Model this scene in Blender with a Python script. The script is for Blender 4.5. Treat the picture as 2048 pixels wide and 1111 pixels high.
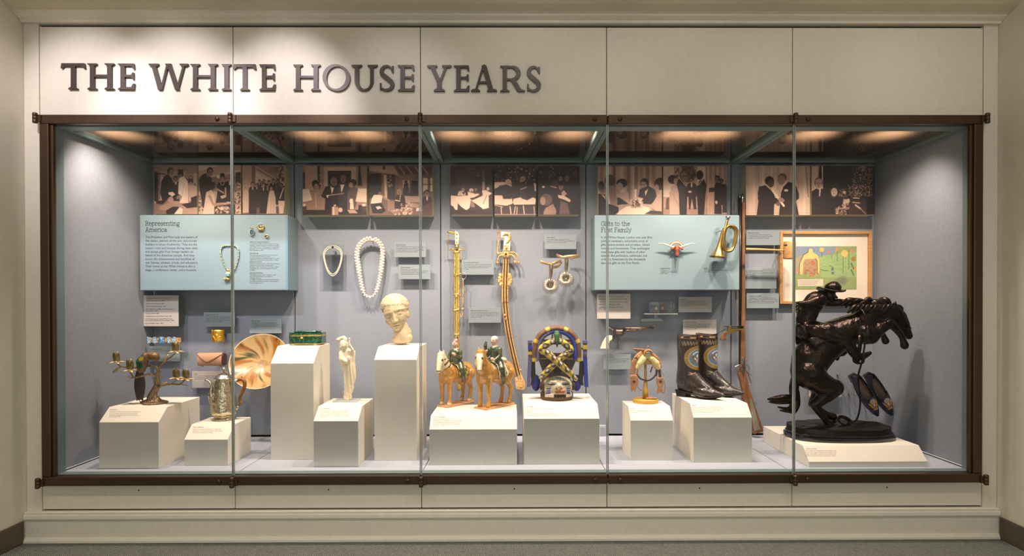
import bpy, math, random
import numpy as np
from mathutils import Vector, Matrix, Euler, noise as mnoise
random.seed(7)
R = math.radians
PI = math.pi
for o in list(bpy.data.objects):
    bpy.data.objects.remove(o)
SCN = bpy.context.scene
COL = SCN.collection

# ------------------------------------------------------------------ camera
CX, CD, CZ = 0.03287, 2.87, 1.12851
YAW, PIT, ROL, FPX = -0.00694, -0.00665, -0.00176, 1206.314
SX, SY = 6.936, 55.80
_c, _s = math.cos(YAW), math.sin(YAW)
_c2, _s2 = math.cos(PIT), math.sin(PIT)
_r0 = Vector((_c, _s, 0)); FWD = Vector((-_s*_c2, _c*_c2, _s2)); _u0 = Vector((_s*_s2, -_c*_s2, _c2))
_c3, _s3 = math.cos(ROL), math.sin(ROL)
RGT = _r0*_c3 + _u0*_s3
UPV = _u0*_c3 - _r0*_s3
CAM = Vector((CX, -CD, CZ))
cam_d = bpy.data.cameras.new('camera')
cam_d.sensor_width = 36.0
cam_d.lens = FPX/2048*36.0
cam_d.shift_x = -SX/2048
cam_d.shift_y = SY/2048
cam_d.clip_start = 0.05
cam = bpy.data.objects.new('camera', cam_d)
COL.objects.link(cam)
m = Matrix((RGT, UPV, -FWD)).transposed().to_4x4()
m.translation = CAM
cam.matrix_world = m
SCN.camera = cam

# ------------------------------------------------------------------ view, world, large lights
SCN.view_settings.view_transform = 'Standard'
SCN.view_settings.look = 'None'
SCN.view_settings.gamma = 1.0
SCN.view_settings.use_curve_mapping = False
SCN.view_settings.exposure = 0.0
SCN.cycles.max_bounces = 10
SCN.cycles.transparent_max_bounces = 24
SCN.cycles.caustics_reflective = False
SCN.cycles.caustics_refractive = False
wd = bpy.data.worlds.new('world'); SCN.world = wd
wd.use_nodes = True
wd.node_tree.nodes['Background'].inputs[0].default_value = (1.0, 0.98, 0.93, 1)
wd.node_tree.nodes['Background'].inputs[1].default_value = 1.24

def lamp(name, typ, loc, target, power, color, size=0.1, angle=None, blend=0.5, shape=None, size_y=None):
    d = bpy.data.lights.new(name, typ)
    d.energy = power; d.color = color
    if typ == 'AREA':
        d.size = size
        if size_y: d.shape = 'RECTANGLE'; d.size_y = size_y
    else:
        d.shadow_soft_size = size
    if typ == 'SPOT':
        d.spot_size = R(angle); d.spot_blend = blend
    o = bpy.data.objects.new(name, d); COL.objects.link(o)
    o.location = loc
    o.rotation_euler = (Vector(target)-Vector(loc)).to_track_quat('-Z', 'Y').to_euler()
    return o
# added unseen ceiling spots; their cones fill the lower panels and spare the header
for i, x in enumerate((-1.8, -.9, 0.0, .9, 1.8)):
    lamp('room_fill_light', 'SPOT', (x, -1.35, 2.66), (x, -1.30, 0), 32, (1.0, .95, .84), .06, 122, .6)
# track spots that wash the header lettering
for (x, tx, tz, e, an) in ((-1.98, -1.98, 1.98, 46, 50), (-1.55, -1.55, 1.98, 52, 50), (-1.02, -1.04, 2.02, 48, 44), (-.50, -.50, 1.98, 10, 50)):
    lamp('header_spot_light', 'SPOT', (x, -.95, 2.63), (tx, 0, tz), e, (1.0, .91, .97), .03, an, .85)
for x in (.15, .85, 1.55, 2.1):  # added soft spots that only brighten the rest of the header
    lamp('header_fill_light', 'SPOT', (x, -.95, 2.63), (x, 0, 2.0), 7, (1.0, .92, .84), .05, 75, 1.0)
lamp('header_spot_light', 'SPOT', (-1.5, -1.3, 2.62), (-2.26, -.3, 1.95), 6, (1.0, .9, .95), .03, 50, .9)
# spots in the attic of the case, shining down through its glass ceiling
CASE_SPOTS = []
for (px, w) in ((250, 1.0), (395, 1), (640, .9), (735, 1.0), (925, 1), (1020, 1.0), (1150, .9), (1370, 1), (1440, 1.0), (1640, 1), (1790, 1.0)):
    CASE_SPOTS.append(((px-1031)/FPX*3.05+CX, w))
for i, (x, w) in enumerate(CASE_SPOTS):
    lamp('case_spot_light', 'SPOT', (x, .15, 2.115), (x+.02, .50, 0.9), 60*w, (1.0, .81, .67), .03, 100, .8)

# ------------------------------------------------------------------ pixel helpers (a pixel gives a direction; the plane it meets gives the distance)
def ray(px, py):
    return (RGT*((px-1024-SX)/FPX) - UPV*((py-555.5-SY)/FPX) + FWD)
def P(px, py, Y):
    r = ray(px, py); return CAM + r*((Y+CD)/r.y)
def PZ(px, py, Z):
    r = ray(px, py); return CAM + r*((Z-CZ)/r.z)
def PX(px, py, X):
    r = ray(px, py); return CAM + r*((X-CX)/r.x)
def SC(Y): return (Y+CD)/FPX

# ------------------------------------------------------------------ mesh builder
class MB:
    def __init__(s): s.v = []; s.f = []; s.c = []; s.fs = []; s.cur = None; s.sm = False
    def add(s, vs, fs, col=None):
        b = len(s.v)
        s.v += [tuple(map(float, x)) for x in vs]
        s.f += [tuple(i+b for i in f) for f in fs]
        s.fs += [s.sm]*len(fs)
        c = col or s.cur or (1, 1, 1)
        s.c += [c]*len(vs) if not isinstance(c, list) else c
        return s
    def box(s, x0, x1, y0, y1, z0, z1, col=None):
        return s.add([(x0,y0,z0),(x1,y0,z0),(x1,y1,z0),(x0,y1,z0),(x0,y0,z1),(x1,y0,z1),(x1,y1,z1),(x0,y1,z1)],
            [(0,3,2,1),(4,5,6,7),(0,1,5,4),(1,2,6,5),(2,3,7,6),(3,0,4,7)], col)
    def prism_x(s, prof, x0, x1, col=None):      # prof: (y,z) list extruded along x
        n = len(prof)
        vs = [(x0, y, z) for y, z in prof]+[(x1, y, z) for y, z in prof]
        fs = [(i, (i+1) % n, n+(i+1) % n, n+i) for i in range(n)]+[tuple(range(n))[::-1], tuple(range(n, 2*n))]
        return s.add(vs, fs, col)
    def prism_y(s, prof, y0, y1, col=None):      # prof: (x,z) list extruded along y
        n = len(prof)
        vs = [(x, y0, z) for x, z in prof]+[(x, y1, z) for x, z in prof]
        fs = [(i, (i+1) % n, n+(i+1) % n, n+i)[::-1] for i in range(n)]+[tuple(range(n)), tuple(range(n, 2*n))[::-1]]
        return s.add(vs, fs, col)
    def prism_z(s, prof, z0, z1, col=None):
        n = len(prof)
        vs = [(x, y, z0) for x, y in prof]+[(x, y, z1) for x, y in prof]
        fs = [(i, (i+1) % n, n+(i+1) % n, n+i) for i in range(n)]+[tuple(range(n))[::-1], tuple(range(n, 2*n))]
        return s.add(vs, fs, col)
    def tube(s, pts, rad, n=10, cap=True, col=None, flat=None, closed=False):
        """swept tube; rad scalar or list (or (a,b) pairs with flat=normal hint)"""
        pts = [Vector(p) for p in pts]; k = len(pts)
        if not isinstance(rad, (list, tuple)): rad = [rad]*k
        vs = []; fs = []
        up = Vector(flat) if flat else None
        prev = None
        for i, p in enumerate(pts):
            if closed: t = pts[(i+1) % k]-pts[i-1]
            else: t = (pts[min(i+1, k-1)]-pts[max(i-1, 0)])
            if t.length < 1e-9: t = Vector((0, 0, 1))
            t.normalize()
            if up is not None: a = up - t*up.dot(t)
            elif prev is None:
                a = Vector((0, 0, 1)) if abs(t.z) < .9 else Vector((1, 0, 0)); a = a - t*a.dot(t)
            else: a = prev - t*prev.dot(t)
            if a.length < 1e-6: a = t.orthogonal()
            a.normalize(); prev = a; b = t.cross(a)
            r = rad[i]; ra, rb = r if isinstance(r, (tuple, list)) else (r, r)
            for j in range(n):
                q = 2*PI*j/n
                vs.append(p + a*(ra*math.cos(q)) + b*(rb*math.sin(q)))
        m_ = k if closed else k-1
        for i in range(m_):
            for j in range(n):
                i2 = (i+1) % k
                fs.append((i*n+j, i*n+(j+1) % n, i2*n+(j+1) % n, i2*n+j))
        if cap and not closed:
            fs.append(tuple(range(n))[::-1]); fs.append(tuple(range((k-1)*n, k*n)))
        o = s.sm; s.sm = True; s.add(vs, fs, col); s.sm = o
        return s
    def lathe(s, prof, c, n=24, col=None, axis='z', a0=0, a1=2*PI):
        """prof: (r,h) list"""
        c = Vector(c); vs = []; fs = []; k = len(prof)
        for r, h in prof:
            for j in range(n):
                q = a0+(a1-a0)*j/n
                a, b = r*math.cos(q), r*math.sin(q)
                d = {'z': (a, b, h), 'y': (a, h, b), 'x': (h, a, b)}[axis]
                vs.append(c+Vector(d))
        for i in range(k-1):
            for j in range(n):
                fs.append((i*n+j, i*n+(j+1) % n, (i+1)*n+(j+1) % n, (i+1)*n+j))
        if prof[0][0] > 1e-6: fs.append(tuple(range(n))[::-1])
        if prof[-1][0] > 1e-6: fs.append(tuple(range((k-1)*n, k*n)))
        if axis == 'y': fs = [f[::-1] for f in fs]
        o = s.sm; s.sm = True; s.add(vs, fs, col); s.sm = o
        return s
    def ell(s, c, r, rot=None, n=14, m=9, col=None):
        c = Vector(c); M = Euler(rot).to_matrix() if rot else None
        if not isinstance(r, (tuple, list)): r = (r, r, r)
        vs = []; fs = []
        for i in range(m+1):
            t = PI*i/m
            for j in range(n):
                q = 2*PI*j/n
                v = Vector((r[0]*math.sin(t)*math.cos(q), r[1]*math.sin(t)*math.sin(q), r[2]*math.cos(t)))
                if M: v = M @ v
                vs.append(c+v)
        for i in range(m):
            for j in range(n):
                fs.append((i*n+j, (i+1)*n+j, (i+1)*n+(j+1) % n, i*n+(j+1) % n))
        o = s.sm; s.sm = True; s.add(vs, fs, col); s.sm = o
        return s
    def grid(s, fn, nu, nv, col=None, smooth=True, closeu=False):
        vs = []; fs = []; cs = []
        for j in range(nv+1):
            for i in range(nu+(0 if closeu else 1)):
                vs.append(fn(i/nu, j/nv))
                if col: cs.append(col(i/nu, j/nv))
        w = nu if closeu else nu+1
        for j in range(nv):
            for i in range(nu):
                i2 = (i+1) % w if closeu else i+1
                fs.append((j*w+i, j*w+i2, (j+1)*w+i2, (j+1)*w+i))
        o = s.sm; s.sm = smooth; s.add(vs, fs, cs if col else None); s.sm = o
        return s
    def xf(s, M, start=0):
        for i in range(start, len(s.v)): s.v[i] = tuple(M @ Vector(s.v[i]))
        return s
    def build(s, name, mat, parent=None, local=False, smooth=None, bevel=0, vcol=False, seg=2):
        me = bpy.data.meshes.new(name)
        off = Vector((0, 0, 0))
        if parent is not None and not local:
            p = parent
            while p is not None: off += p.location; p = p.parent
        vs = [(x-off.x, y-off.y, z-off.z) for x, y, z in s.v]
        me.from_pydata(vs, [], s.f)
        fl = s.fs if smooth is None else [smooth]*len(s.f)
        me.polygons.foreach_set('use_smooth', fl)
        if vcol:
            a = me.color_attributes.new('Col', 'FLOAT_COLOR', 'POINT')
            buf = np.ones((len(vs), 4), np.float32); buf[:, :3] = np.array(s.c, np.float32)
            a.data.foreach_set('color', buf.ravel())
        me.update()
        o = bpy.data.objects.new(name, me); COL.objects.link(o)
        if mat: me.materials.append(mat)
        if parent is not None: o.parent = parent
        if bevel:
            b = o.modifiers.new('bevel', 'BEVEL'); b.width = bevel; b.segments = seg; b.limit_method = 'ANGLE'; b.angle_limit = R(40)
        return o

def tag(o, label, cat, group=None):
    o['label'] = label; o['category'] = cat
    if group: o['group'] = group
    return o
def struct(o):
    o['kind'] = 'structure'; return o
def thing(name, label, cat, loc=(0, 0, 0), group=None, rot=None):
    o = bpy.data.objects.new(name, None); COL.objects.link(o)
    o.empty_display_size = .02
    o.location = loc
    if rot: o.rotation_euler = rot
    return tag(o, label, cat, group)
def sgroup(name, loc=(0, 0, 0)):
    o = bpy.data.objects.new(name, None); COL.objects.link(o); o.location = loc; o['kind'] = 'structure'; return o

# ------------------------------------------------------------------ materials
def srgb(r, g=None, b=None):
    if g is None: r, g, b = r
    f = lambda c: (c/255/12.92) if c/255 <= .04045 else ((c/255+.055)/1.055)**2.4
    return (f(r), f(g), f(b))
def mat(name, col, rough=.6, metal=0.0, var=0.0, vscale=8.0, bump=0.0, bscale=200.0, vcol=False, coat=0.0, col2=None, spec=.5, sheen=0, sub=0, detail=4.0, stretch=None):
    m_ = bpy.data.materials.new(name); m_.use_nodes = True
    nt = m_.node_tree; N = nt.nodes; L = nt.links
    b = N['Principled BSDF']
    b.inputs['Roughness'].default_value = rough
    b.inputs['Metallic'].default_value = metal
    b.inputs['Specular IOR Level'].default_value = spec
    if coat: b.inputs['Coat Weight'].default_value = coat; b.inputs['Coat Roughness'].default_value = .08
    if sheen: b.inputs['Sheen Weight'].default_value = sheen
    tc = N.new('ShaderNodeTexCoord')
    src = tc.outputs['Object']
    if stretch:
        mp = N.new('ShaderNodeMapping'); mp.inputs['Scale'].default_value = stretch
        L.new(src, mp.inputs[0]); src = mp.outputs[0]
    if vcol:
        a = N.new('ShaderNodeVertexColor'); a.layer_name = 'Col'; base = a.outputs[0]
    else:
        base = None
    if var or col2:
        nz = N.new('ShaderNodeTexNoise'); nz.inputs['Scale'].default_value = vscale; nz.inputs['Detail'].default_value = detail
        L.new(src, nz.inputs[0])
        rp = N.new('ShaderNodeValToRGB'); rp.color_ramp.elements[0].position = .3; rp.color_ramp.elements[1].position = .7
        L.new(nz.outputs['Fac'], rp.inputs[0])
        c1 = col; c2 = col2 if col2 else tuple(min(1, c*(1+var)) for c in col)
        if col2 is None: c1 = tuple(c*(1-var) for c in col)
        if base is not None: c1 = (1-var,)*3; c2 = (1, 1, 1)
        rp.color_ramp.elements[0].color = (*c1, 1); rp.color_ramp.elements[1].color = (*c2, 1)
        if base is not None:
            mx = N.new('ShaderNodeMix'); mx.data_type = 'RGBA'; mx.blend_type = 'MULTIPLY'; mx.inputs[0].default_value = 1
            L.new(base, mx.inputs[6]); L.new(rp.outputs[0], mx.inputs[7]); L.new(mx.outputs[2], b.inputs['Base Color'])
        else: L.new(rp.outputs[0], b.inputs['Base Color'])
    elif base is not None: L.new(base, b.inputs['Base Color'])
    else: b.inputs['Base Color'].default_value = (*col, 1)
    if bump:
        nb = N.new('ShaderNodeTexNoise'); nb.inputs['Scale'].default_value = bscale; nb.inputs['Detail'].default_value = 3
        L.new(src, nb.inputs[0])
        bp = N.new('ShaderNodeBump'); bp.inputs['Strength'].default_value = bump; bp.inputs['Distance'].default_value = .002
        L.new(nb.outputs['Fac'], bp.inputs['Height']); L.new(bp.outputs[0], b.inputs['Normal'])
    return m_
def glassmat(name, tint=(1, 1, 1), ior=1.5, rough=0.0, trans=1.0, haze=0.0, glow=0.0):
    m_ = bpy.data.materials.new(name); m_.use_nodes = True
    nt = m_.node_tree; N = nt.nodes; L = nt.links
    N.remove(N['Principled BSDF']); out = N['Material Output']
    t = N.new('ShaderNodeBsdfTransparent'); t.inputs[0].default_value = (*tint, 1)
    g = N.new('ShaderNodeBsdfGlossy'); g.inputs['Roughness'].default_value = rough; g.inputs[0].default_value = (1, 1, 1, 1)
    fr = N.new('ShaderNodeFresnel'); fr.inputs[0].default_value = ior
    mx = N.new('ShaderNodeMixShader')
    L.new(fr.outputs[0], mx.inputs[0]); L.new(t.outputs[0], mx.inputs[1]); L.new(g.outputs[0], mx.inputs[2])
    last = mx
    if haze:
        d = N.new('ShaderNodeBsdfDiffuse'); d.inputs[0].default_value = (.8, .85, .85, 1)
        m2 = N.new('ShaderNodeMixShader'); m2.inputs[0].default_value = haze
        L.new(mx.outputs[0], m2.inputs[1]); L.new(d.outputs[0], m2.inputs[2]); last = m2
    if glow:
        d = N.new('ShaderNodeBsdfTranslucent'); d.inputs[0].default_value = (1.0, .66, .40, 1)
        m2 = N.new('ShaderNodeMixShader'); m2.inputs[0].default_value = glow
        L.new(mx.outputs[0], m2.inputs[1]); L.new(d.outputs[0], m2.inputs[2]); last = m2
    L.new(last.outputs[0], out.inputs[0])
    return m_
def emit(name, col, st):
    m_ = bpy.data.materials.new(name); m_.use_nodes = True
    nt = m_.node_tree; N = nt.nodes; b = N['Principled BSDF']
    b.inputs['Base Color'].default_value = (*col, 1)
    b.inputs['Emission Color'].default_value = (*col, 1); b.inputs['Emission Strength'].default_value = st
    return m_
M = {}
M['paint'] = mat('cream_paint', srgb(226, 219, 204), .55, var=.03, vscale=30, bump=.08, bscale=400)
M['wallpaint'] = mat('wall_paint', srgb(222, 215, 197), .75, var=.03, vscale=12, bump=.12, bscale=300)
M['ceilpaint'] = mat('ceiling_paint', srgb(204, 194, 168), .8, var=.03, vscale=6, bump=.08, bscale=300)
M['brown'] = mat('bronze_brown_metal', srgb(84, 66, 50), .38, .65, var=.06, vscale=40)
M['vinyl'] = mat('brown_vinyl', srgb(88, 76, 64), .5, var=.05)
M['teal'] = mat('teal_grey_metal', srgb(116, 137, 137), .45, .25, var=.03, vscale=20)
M['black'] = mat('black_gap', srgb(18, 18, 20), .9)
M['dark'] = mat('dark_attic', srgb(58, 46, 38), .8, var=.1)
M['glass'] = glassmat('door_glass', (.985, .995, .99), 1.28)
M['cglass'] = glassmat('ceiling_glass', (.95, .95, .93), 2.9, .012, glow=.012)
M['edge'] = mat('glass_edge', srgb(168, 176, 172), .25, .3)
M['acrylic'] = glassmat('clear_acrylic', (.95, .97, .97), 1.5)
M['ink'] = mat('dark_print_ink', srgb(52, 44, 40), .8)
M['inkbrown'] = mat('brown_print_ink', srgb(120, 72, 52), .8)
M['plinth'] = mat('cream_plinth_paint', srgb(240, 235, 222), .6, var=.015, vscale=10, bump=.05, bscale=350)

def fabric(name, c1, c2):
    m_ = mat(name, c1, .9, sheen=.2)
    nt = m_.node_tree; N = nt.nodes; L = nt.links; b = N['Principled BSDF']
    tc = [n for n in N if n.type == 'TEX_COORD'][0]
    w1 = N.new('ShaderNodeTexNoise'); w1.inputs['Scale'].default_value = 60; w1.inputs['Detail'].default_value = 2
    mp = N.new('ShaderNodeMapping'); mp.inputs['Scale'].default_value = (6, 1, 1); L.new(tc.outputs['Object'], mp.inputs[0]); L.new(mp.outputs[0], w1.inputs[0])
    w2 = N.new('ShaderNodeTexNoise'); w2.inputs['Scale'].default_value = 60; w2.inputs['Detail'].default_value = 2
    mp2 = N.new('ShaderNodeMapping'); mp2.inputs['Scale'].default_value = (1, 1, 6); L.new(tc.outputs['Object'], mp2.inputs[0]); L.new(mp2.outputs[0], w2.inputs[0])
    ad = N.new('ShaderNodeMath'); ad.operation = 'ADD'; L.new(w1.outputs['Fac'], ad.inputs[0]); L.new(w2.outputs['Fac'], ad.inputs[1])
    hf = N.new('ShaderNodeMath'); hf.operation = 'MULTIPLY'; hf.inputs[1].default_value = .5; L.new(ad.outputs[0], hf.inputs[0])
    rp = N.new('ShaderNodeValToRGB'); rp.color_ramp.elements[0].position = .35; rp.color_ramp.elements[1].position = .65
    rp.color_ramp.elements[0].color = (*c1, 1); rp.color_ramp.elements[1].color = (*c2, 1)
    L.new(hf.outputs[0], rp.inputs[0]); L.new(rp.outputs[0], b.inputs['Base Color'])
    bp = N.new('ShaderNodeBump'); bp.inputs['Strength'].default_value = .25; bp.inputs['Distance'].default_value = .001
    L.new(hf.outputs[0], bp.inputs['Height']); L.new(bp.outputs[0], b.inputs['Normal'])
    return m_
M['fabric'] = fabric('blue_grey_fabric', srgb(133, 141, 153), srgb(145, 151, 163))
M['panelblue'] = mat('pale_blue_panel', srgb(130, 153, 163), .6, var=.015, vscale=8)
M['panelside'] = mat('grey_blue_panel_side', srgb(130, 152, 160), .6)
M['stripe'] = mat('mid_blue_edge_band', srgb(110, 142, 166), .6)

def carpet():
    m_ = mat('grey_green_carpet', srgb(92, 94, 84), .95)
    nt = m_.node_tree; N = nt.nodes; L = nt.links; b = N['Principled BSDF']
    tc = [n for n in N if n.type == 'TEX_COORD'][0]
    mp = N.new('ShaderNodeMapping'); mp.inputs['Rotation'].default_value = (0, 0, R(45)); L.new(tc.outputs['Object'], mp.inputs[0])
    br = N.new('ShaderNodeTexBrick'); br.inputs['Scale'].default_value = 42; br.inputs['Mortar Size'].default_value = .05
    br.inputs['Color1'].default_value = (*srgb(146, 148, 142), 1); br.inputs['Color2'].default_value = (*srgb(118, 121, 115), 1); br.inputs['Mortar'].default_value = (*srgb(72, 76, 72), 1)
    L.new(mp.outputs[0], br.inputs[0])
    nz = N.new('ShaderNodeTexNoise'); nz.inputs['Scale'].default_value = 260; nz.inputs['Detail'].default_value = 2; L.new(tc.outputs['Object'], nz.inputs[0])
    mx = N.new('ShaderNodeMix'); mx.data_type = 'RGBA'; mx.blend_type = 'OVERLAY'; mx.inputs[0].default_value = .8
    L.new(br.outputs[0], mx.inputs[6]); L.new(nz.outputs['Fac'], mx.inputs[7]); L.new(mx.outputs[2], b.inputs['Base Color'])
    bp = N.new('ShaderNodeBump'); bp.inputs['Strength'].default_value = .6; bp.inputs['Distance'].default_value = .004
    L.new(nz.outputs['Fac'], bp.inputs['Height']); L.new(bp.outputs[0], b.inputs['Normal'])
    return m_
M['carpet'] = carpet()
# ------------------------------------------------------------------ the niche: floor, walls, mouldings
SEAM = [-2.1925, -1.2812, -0.3957, 0.4878, 1.3740, 2.2867]
ZT, ZB, FT, FB = 2.4294, 0.150, 2.0068, 0.2688
XL, XR, ZF, ZC = -2.135, 2.245, 0.3134, 1.9641       # inside of the case
YB = 0.80
NL, NR = P(50, 500, 0).x, P(1995, 500, 0).x          # niche side walls
RM = -5.2                                            # how far the room goes on behind the visitor
struct(MB().box(NL-.1, NR+.1, RM, .05, -.05, 0).build('floor', M['carpet']))
struct(MB().box(NL-.1, NL, RM, .05, 0, 2.9).build('wall_left', M['wallpaint']))
struct(MB().box(NR, NR+.1, RM, .05, 0, 2.9).build('wall_right', M['wallpaint']))
for nm, x0, x1 in (('baseboard_left', NL, NL+.012), ('baseboard_right', NR-.012, NR)):
    struct(MB().box(x0, x1, RM, -.03, 0, .105).build(nm, M['vinyl'], bevel=.004))
# ceiling with its cove
cov = [(-.080, 2.472), (-.115, 2.487), (-.15, 2.515), (-.22, 2.555), (-.34, 2.60), (-.52, 2.64), (-.8, 2.67), (-1.2, 2.68), (RM, 2.68)]
pr = cov+[(RM, 2.78), (.05, 2.78), (.05, 2.472)]
o = MB().prism_x(pr, NL, NR).build('ceiling', M['ceilpaint'], smooth=False)
struct(o)
# crown moulding
cr = [(.02, ZT+.012), (-.022, ZT+.012), (-.026, ZT+.022), (-.045, ZT+.030), (-.052, ZT+.034), (-.056, ZT+.040), (-.075, ZT+.042), (-.088, 2.476), (-.088, 2.482), (.02, 2.482)]
struct(MB().prism_x(cr, NL+.002, NR-.002).build('trim_1', M['paint']))
# base moulding
bm = [(.02, .142), (-.016, .142), (-.020, .138), (-.020, .131), (-.026, .126), (-.028, .112), (-.024, .104), (-.020, .101), (-.020, .0235), (-.030, .021), (-.037, .012), (-.038, .002), (.02, .002)]
struct(MB().prism_x(bm, NL+.002, NR-.002).build('trim_2', M['paint']))
# front wall: backing, pilasters, five header panels and five lower panels with open joints
wf = sgroup('wall_front')
MB().box(NL, NR, .018, .03, FT, 2.48).build('backing', M['black'], wf)
MB().box(NL, NR, .018, .03, 0.001, FB).build('backing', M['black'], wf)
MB().box(NL+.001, SEAM[0]-.002, 0, .03, .14, ZT+.012).build('pilaster', M['paint'], wf)
MB().box(SEAM[5]+.002, NR-.001, 0, .03, .14, ZT+.012).build('pilaster', M['paint'], wf)
for i in range(5):
    x0, x1 = SEAM[i]+.0018, SEAM[i+1]-.0018
    MB().box(x0, x1, 0, .017, FT-.03, ZT).build('header_panel', M['paint'], wf, bevel=.0012)
    lp = MB().box(x0, x1, 0, .017, ZB, FB+.01).build('lower_panel', M['paint'], wf, bevel=.0012)
    xs = (SEAM[i]+SEAM[i+1])/2
    MB().lathe([(0, -.0012), (.0035, -.0008), (.0035, .002)], (xs, 0, .238), 10, axis='y').build('screw', M['black'], lp)
# ------------------------------------------------------------------ inside of the case
IY0 = .030
wb = sgroup('wall_back')
MB().box(XL-.05, XR+.05, YB+.012, YB+.03, ZF-.03, ZC+.05).build('backing', M['black'], wb)
for i in range(5):
    x0 = XL if i == 0 else SEAM[i]+.003
    x1 = XR if i == 4 else SEAM[i+1]-.003
    MB().box(x0, x1, YB, YB+.011, ZF+.010, ZC+.02).build('fabric_panel', M['fabric'], wb, bevel=.002)
for nm, x0, x1 in (('wall_case_left', XL-.02, XL), ('wall_case_right', XR, XR+.02)):
    struct(MB().box(x0, x1, IY0+.03, YB+.012, ZF+.008, ZC+.05).build(nm, M['fabric']))
fl = sgroup('floor_case')
MB().box(XL-.05, XR+.05, IY0, YB+.03, ZF-.03, ZF-.012).build('backing', M['black'], fl)
M['deck'] = fabric('blue_grey_deck_fabric', srgb(170, 178, 194), srgb(180, 187, 202))
for i in range(5):
    x0 = XL+.004 if i == 0 else SEAM[i]+.002
    x1 = XR-.004 if i == 4 else SEAM[i+1]-.002
    MB().box(x0, x1, IY0+.02, YB-.004, ZF-.012, ZF).build('deck_panel', M['deck'], fl)
# inner teal frame around the mouth of the case, ceiling rails and cross beams
fr = sgroup('trim_3')
MB().box(XL-.05, XR+.05, .005, IY0+.02, ZF-.03, ZF+.002).build('sill_rail', M['teal'], fr, bevel=.003)
MB().box(XL-.05, XR+.05, .005, IY0+.045, ZC-.005, ZC+.05).build('head_rail', M['teal'], fr, bevel=.003)
MB().box(XL-.02, XL+.012, .005, IY0+.03, ZF, ZC+.02).build('jamb_rail', M['teal'], fr, bevel=.003)
MB().box(XR-.012, XR+.02, .005, IY0+.03, ZF, ZC+.02).build('jamb_rail', M['teal'], fr, bevel=.003)
cl = sgroup('ceiling_case')
MB().box(XL, XR, YB-.055, YB, ZC-.003, ZC+.03).build('rear_rail', M['teal'], cl, bevel=.003)
MB().box(XL, XL+.03, IY0+.04, YB-.05, ZC-.003, ZC+.03).build('side_rail', M['teal'], cl, bevel=.003)
MB().box(XR-.03, XR, IY0+.04, YB-.05, ZC-.003, ZC+.03).build('side_rail', M['teal'], cl, bevel=.003)
for i in range(1, 5):
    x = SEAM[i]
    MB().box(x-.028, x-.0015, IY0+.04, YB-.05, ZC-.003, ZC+.03).build('cross_beam', M['teal'], cl, bevel=.003)
    MB().box(x+.0015, x+.028, IY0+.04, YB-.05, ZC-.003, ZC+.03).build('cross_beam', M['teal'], cl, bevel=.003)
for i in range(5):
    x0 = (XL+.03 if i == 0 else SEAM[i]+.028); x1 = (XR-.03 if i == 4 else SEAM[i+1]-.028)
    MB().add([(x0, IY0+.045, ZC+.012), (x0, YB-.055, ZC+.012), (x1, YB-.055, ZC+.012), (x1, IY0+.045, ZC+.012)], [(0, 1, 2, 3)]).build('ceiling_pane', M['cglass'], cl)
# dark attic over the glass ceiling with its lamps
at = sgroup('ceiling_attic')
MB().box(XL-.05, XR+.05, IY0+.01, YB+.03, 2.34, 2.36).build('attic_top', M['dark'], at)
MB().box(XL-.05, XR+.05, YB+.012, YB+.03, ZC+.051, 2.34).build('attic_back', M['dark'], at)
MB().box(XL-.05, XR+.05, IY0+.001, IY0+.018, ZC+.051, 2.34).build('attic_front', M['dark'], at)
MB().box(XL-.05, XL-.03, IY0+.02, YB+.01, ZC+.051, 2.34).build('attic_side', M['dark'], at)
MB().box(XR+.03, XR+.05, IY0+.02, YB+.01, ZC+.051, 2.34).build('attic_side', M['dark'], at)
M['bulb'] = emit('warm_lamp_face', (1.0, .62, .32), 14)
M['can'] = mat('lamp_can', srgb(60, 56, 52), .5, .5)
LAMP_OVER = ['the visitor in a white robe', 'the jewels photo', 'the photo of table lamps', 'the seated talk photo', 'the stage dancers photo', 'the garden loungers photo', 'the crowd dancing photo', 'the candlelit dinner photo', 'the standing group photo', 'the scroll photo', 'the lit tree photo']
for i, (x, w) in enumerate(CASE_SPOTS):
    t = thing('spot_lamp', 'round spot lamp over the glass ceiling, above ' + LAMP_OVER[i], 'lamp', (x, .16, 2.34), 'spot lamps above the glass ceiling')
    MB().lathe([(.02, 2.34), (.02, 2.24), (.05, 2.22), (.05, 2.146), (.047, 2.146), (.044, 2.174)], (x, .16, 0), 20).build('housing', M['can'], t)
    MB().lathe([(0, 2.156), (.02, 2.155), (.044, 2.16)], (x, .16, 0), 20).build('lamp_face', M['bulb'], t)
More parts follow.
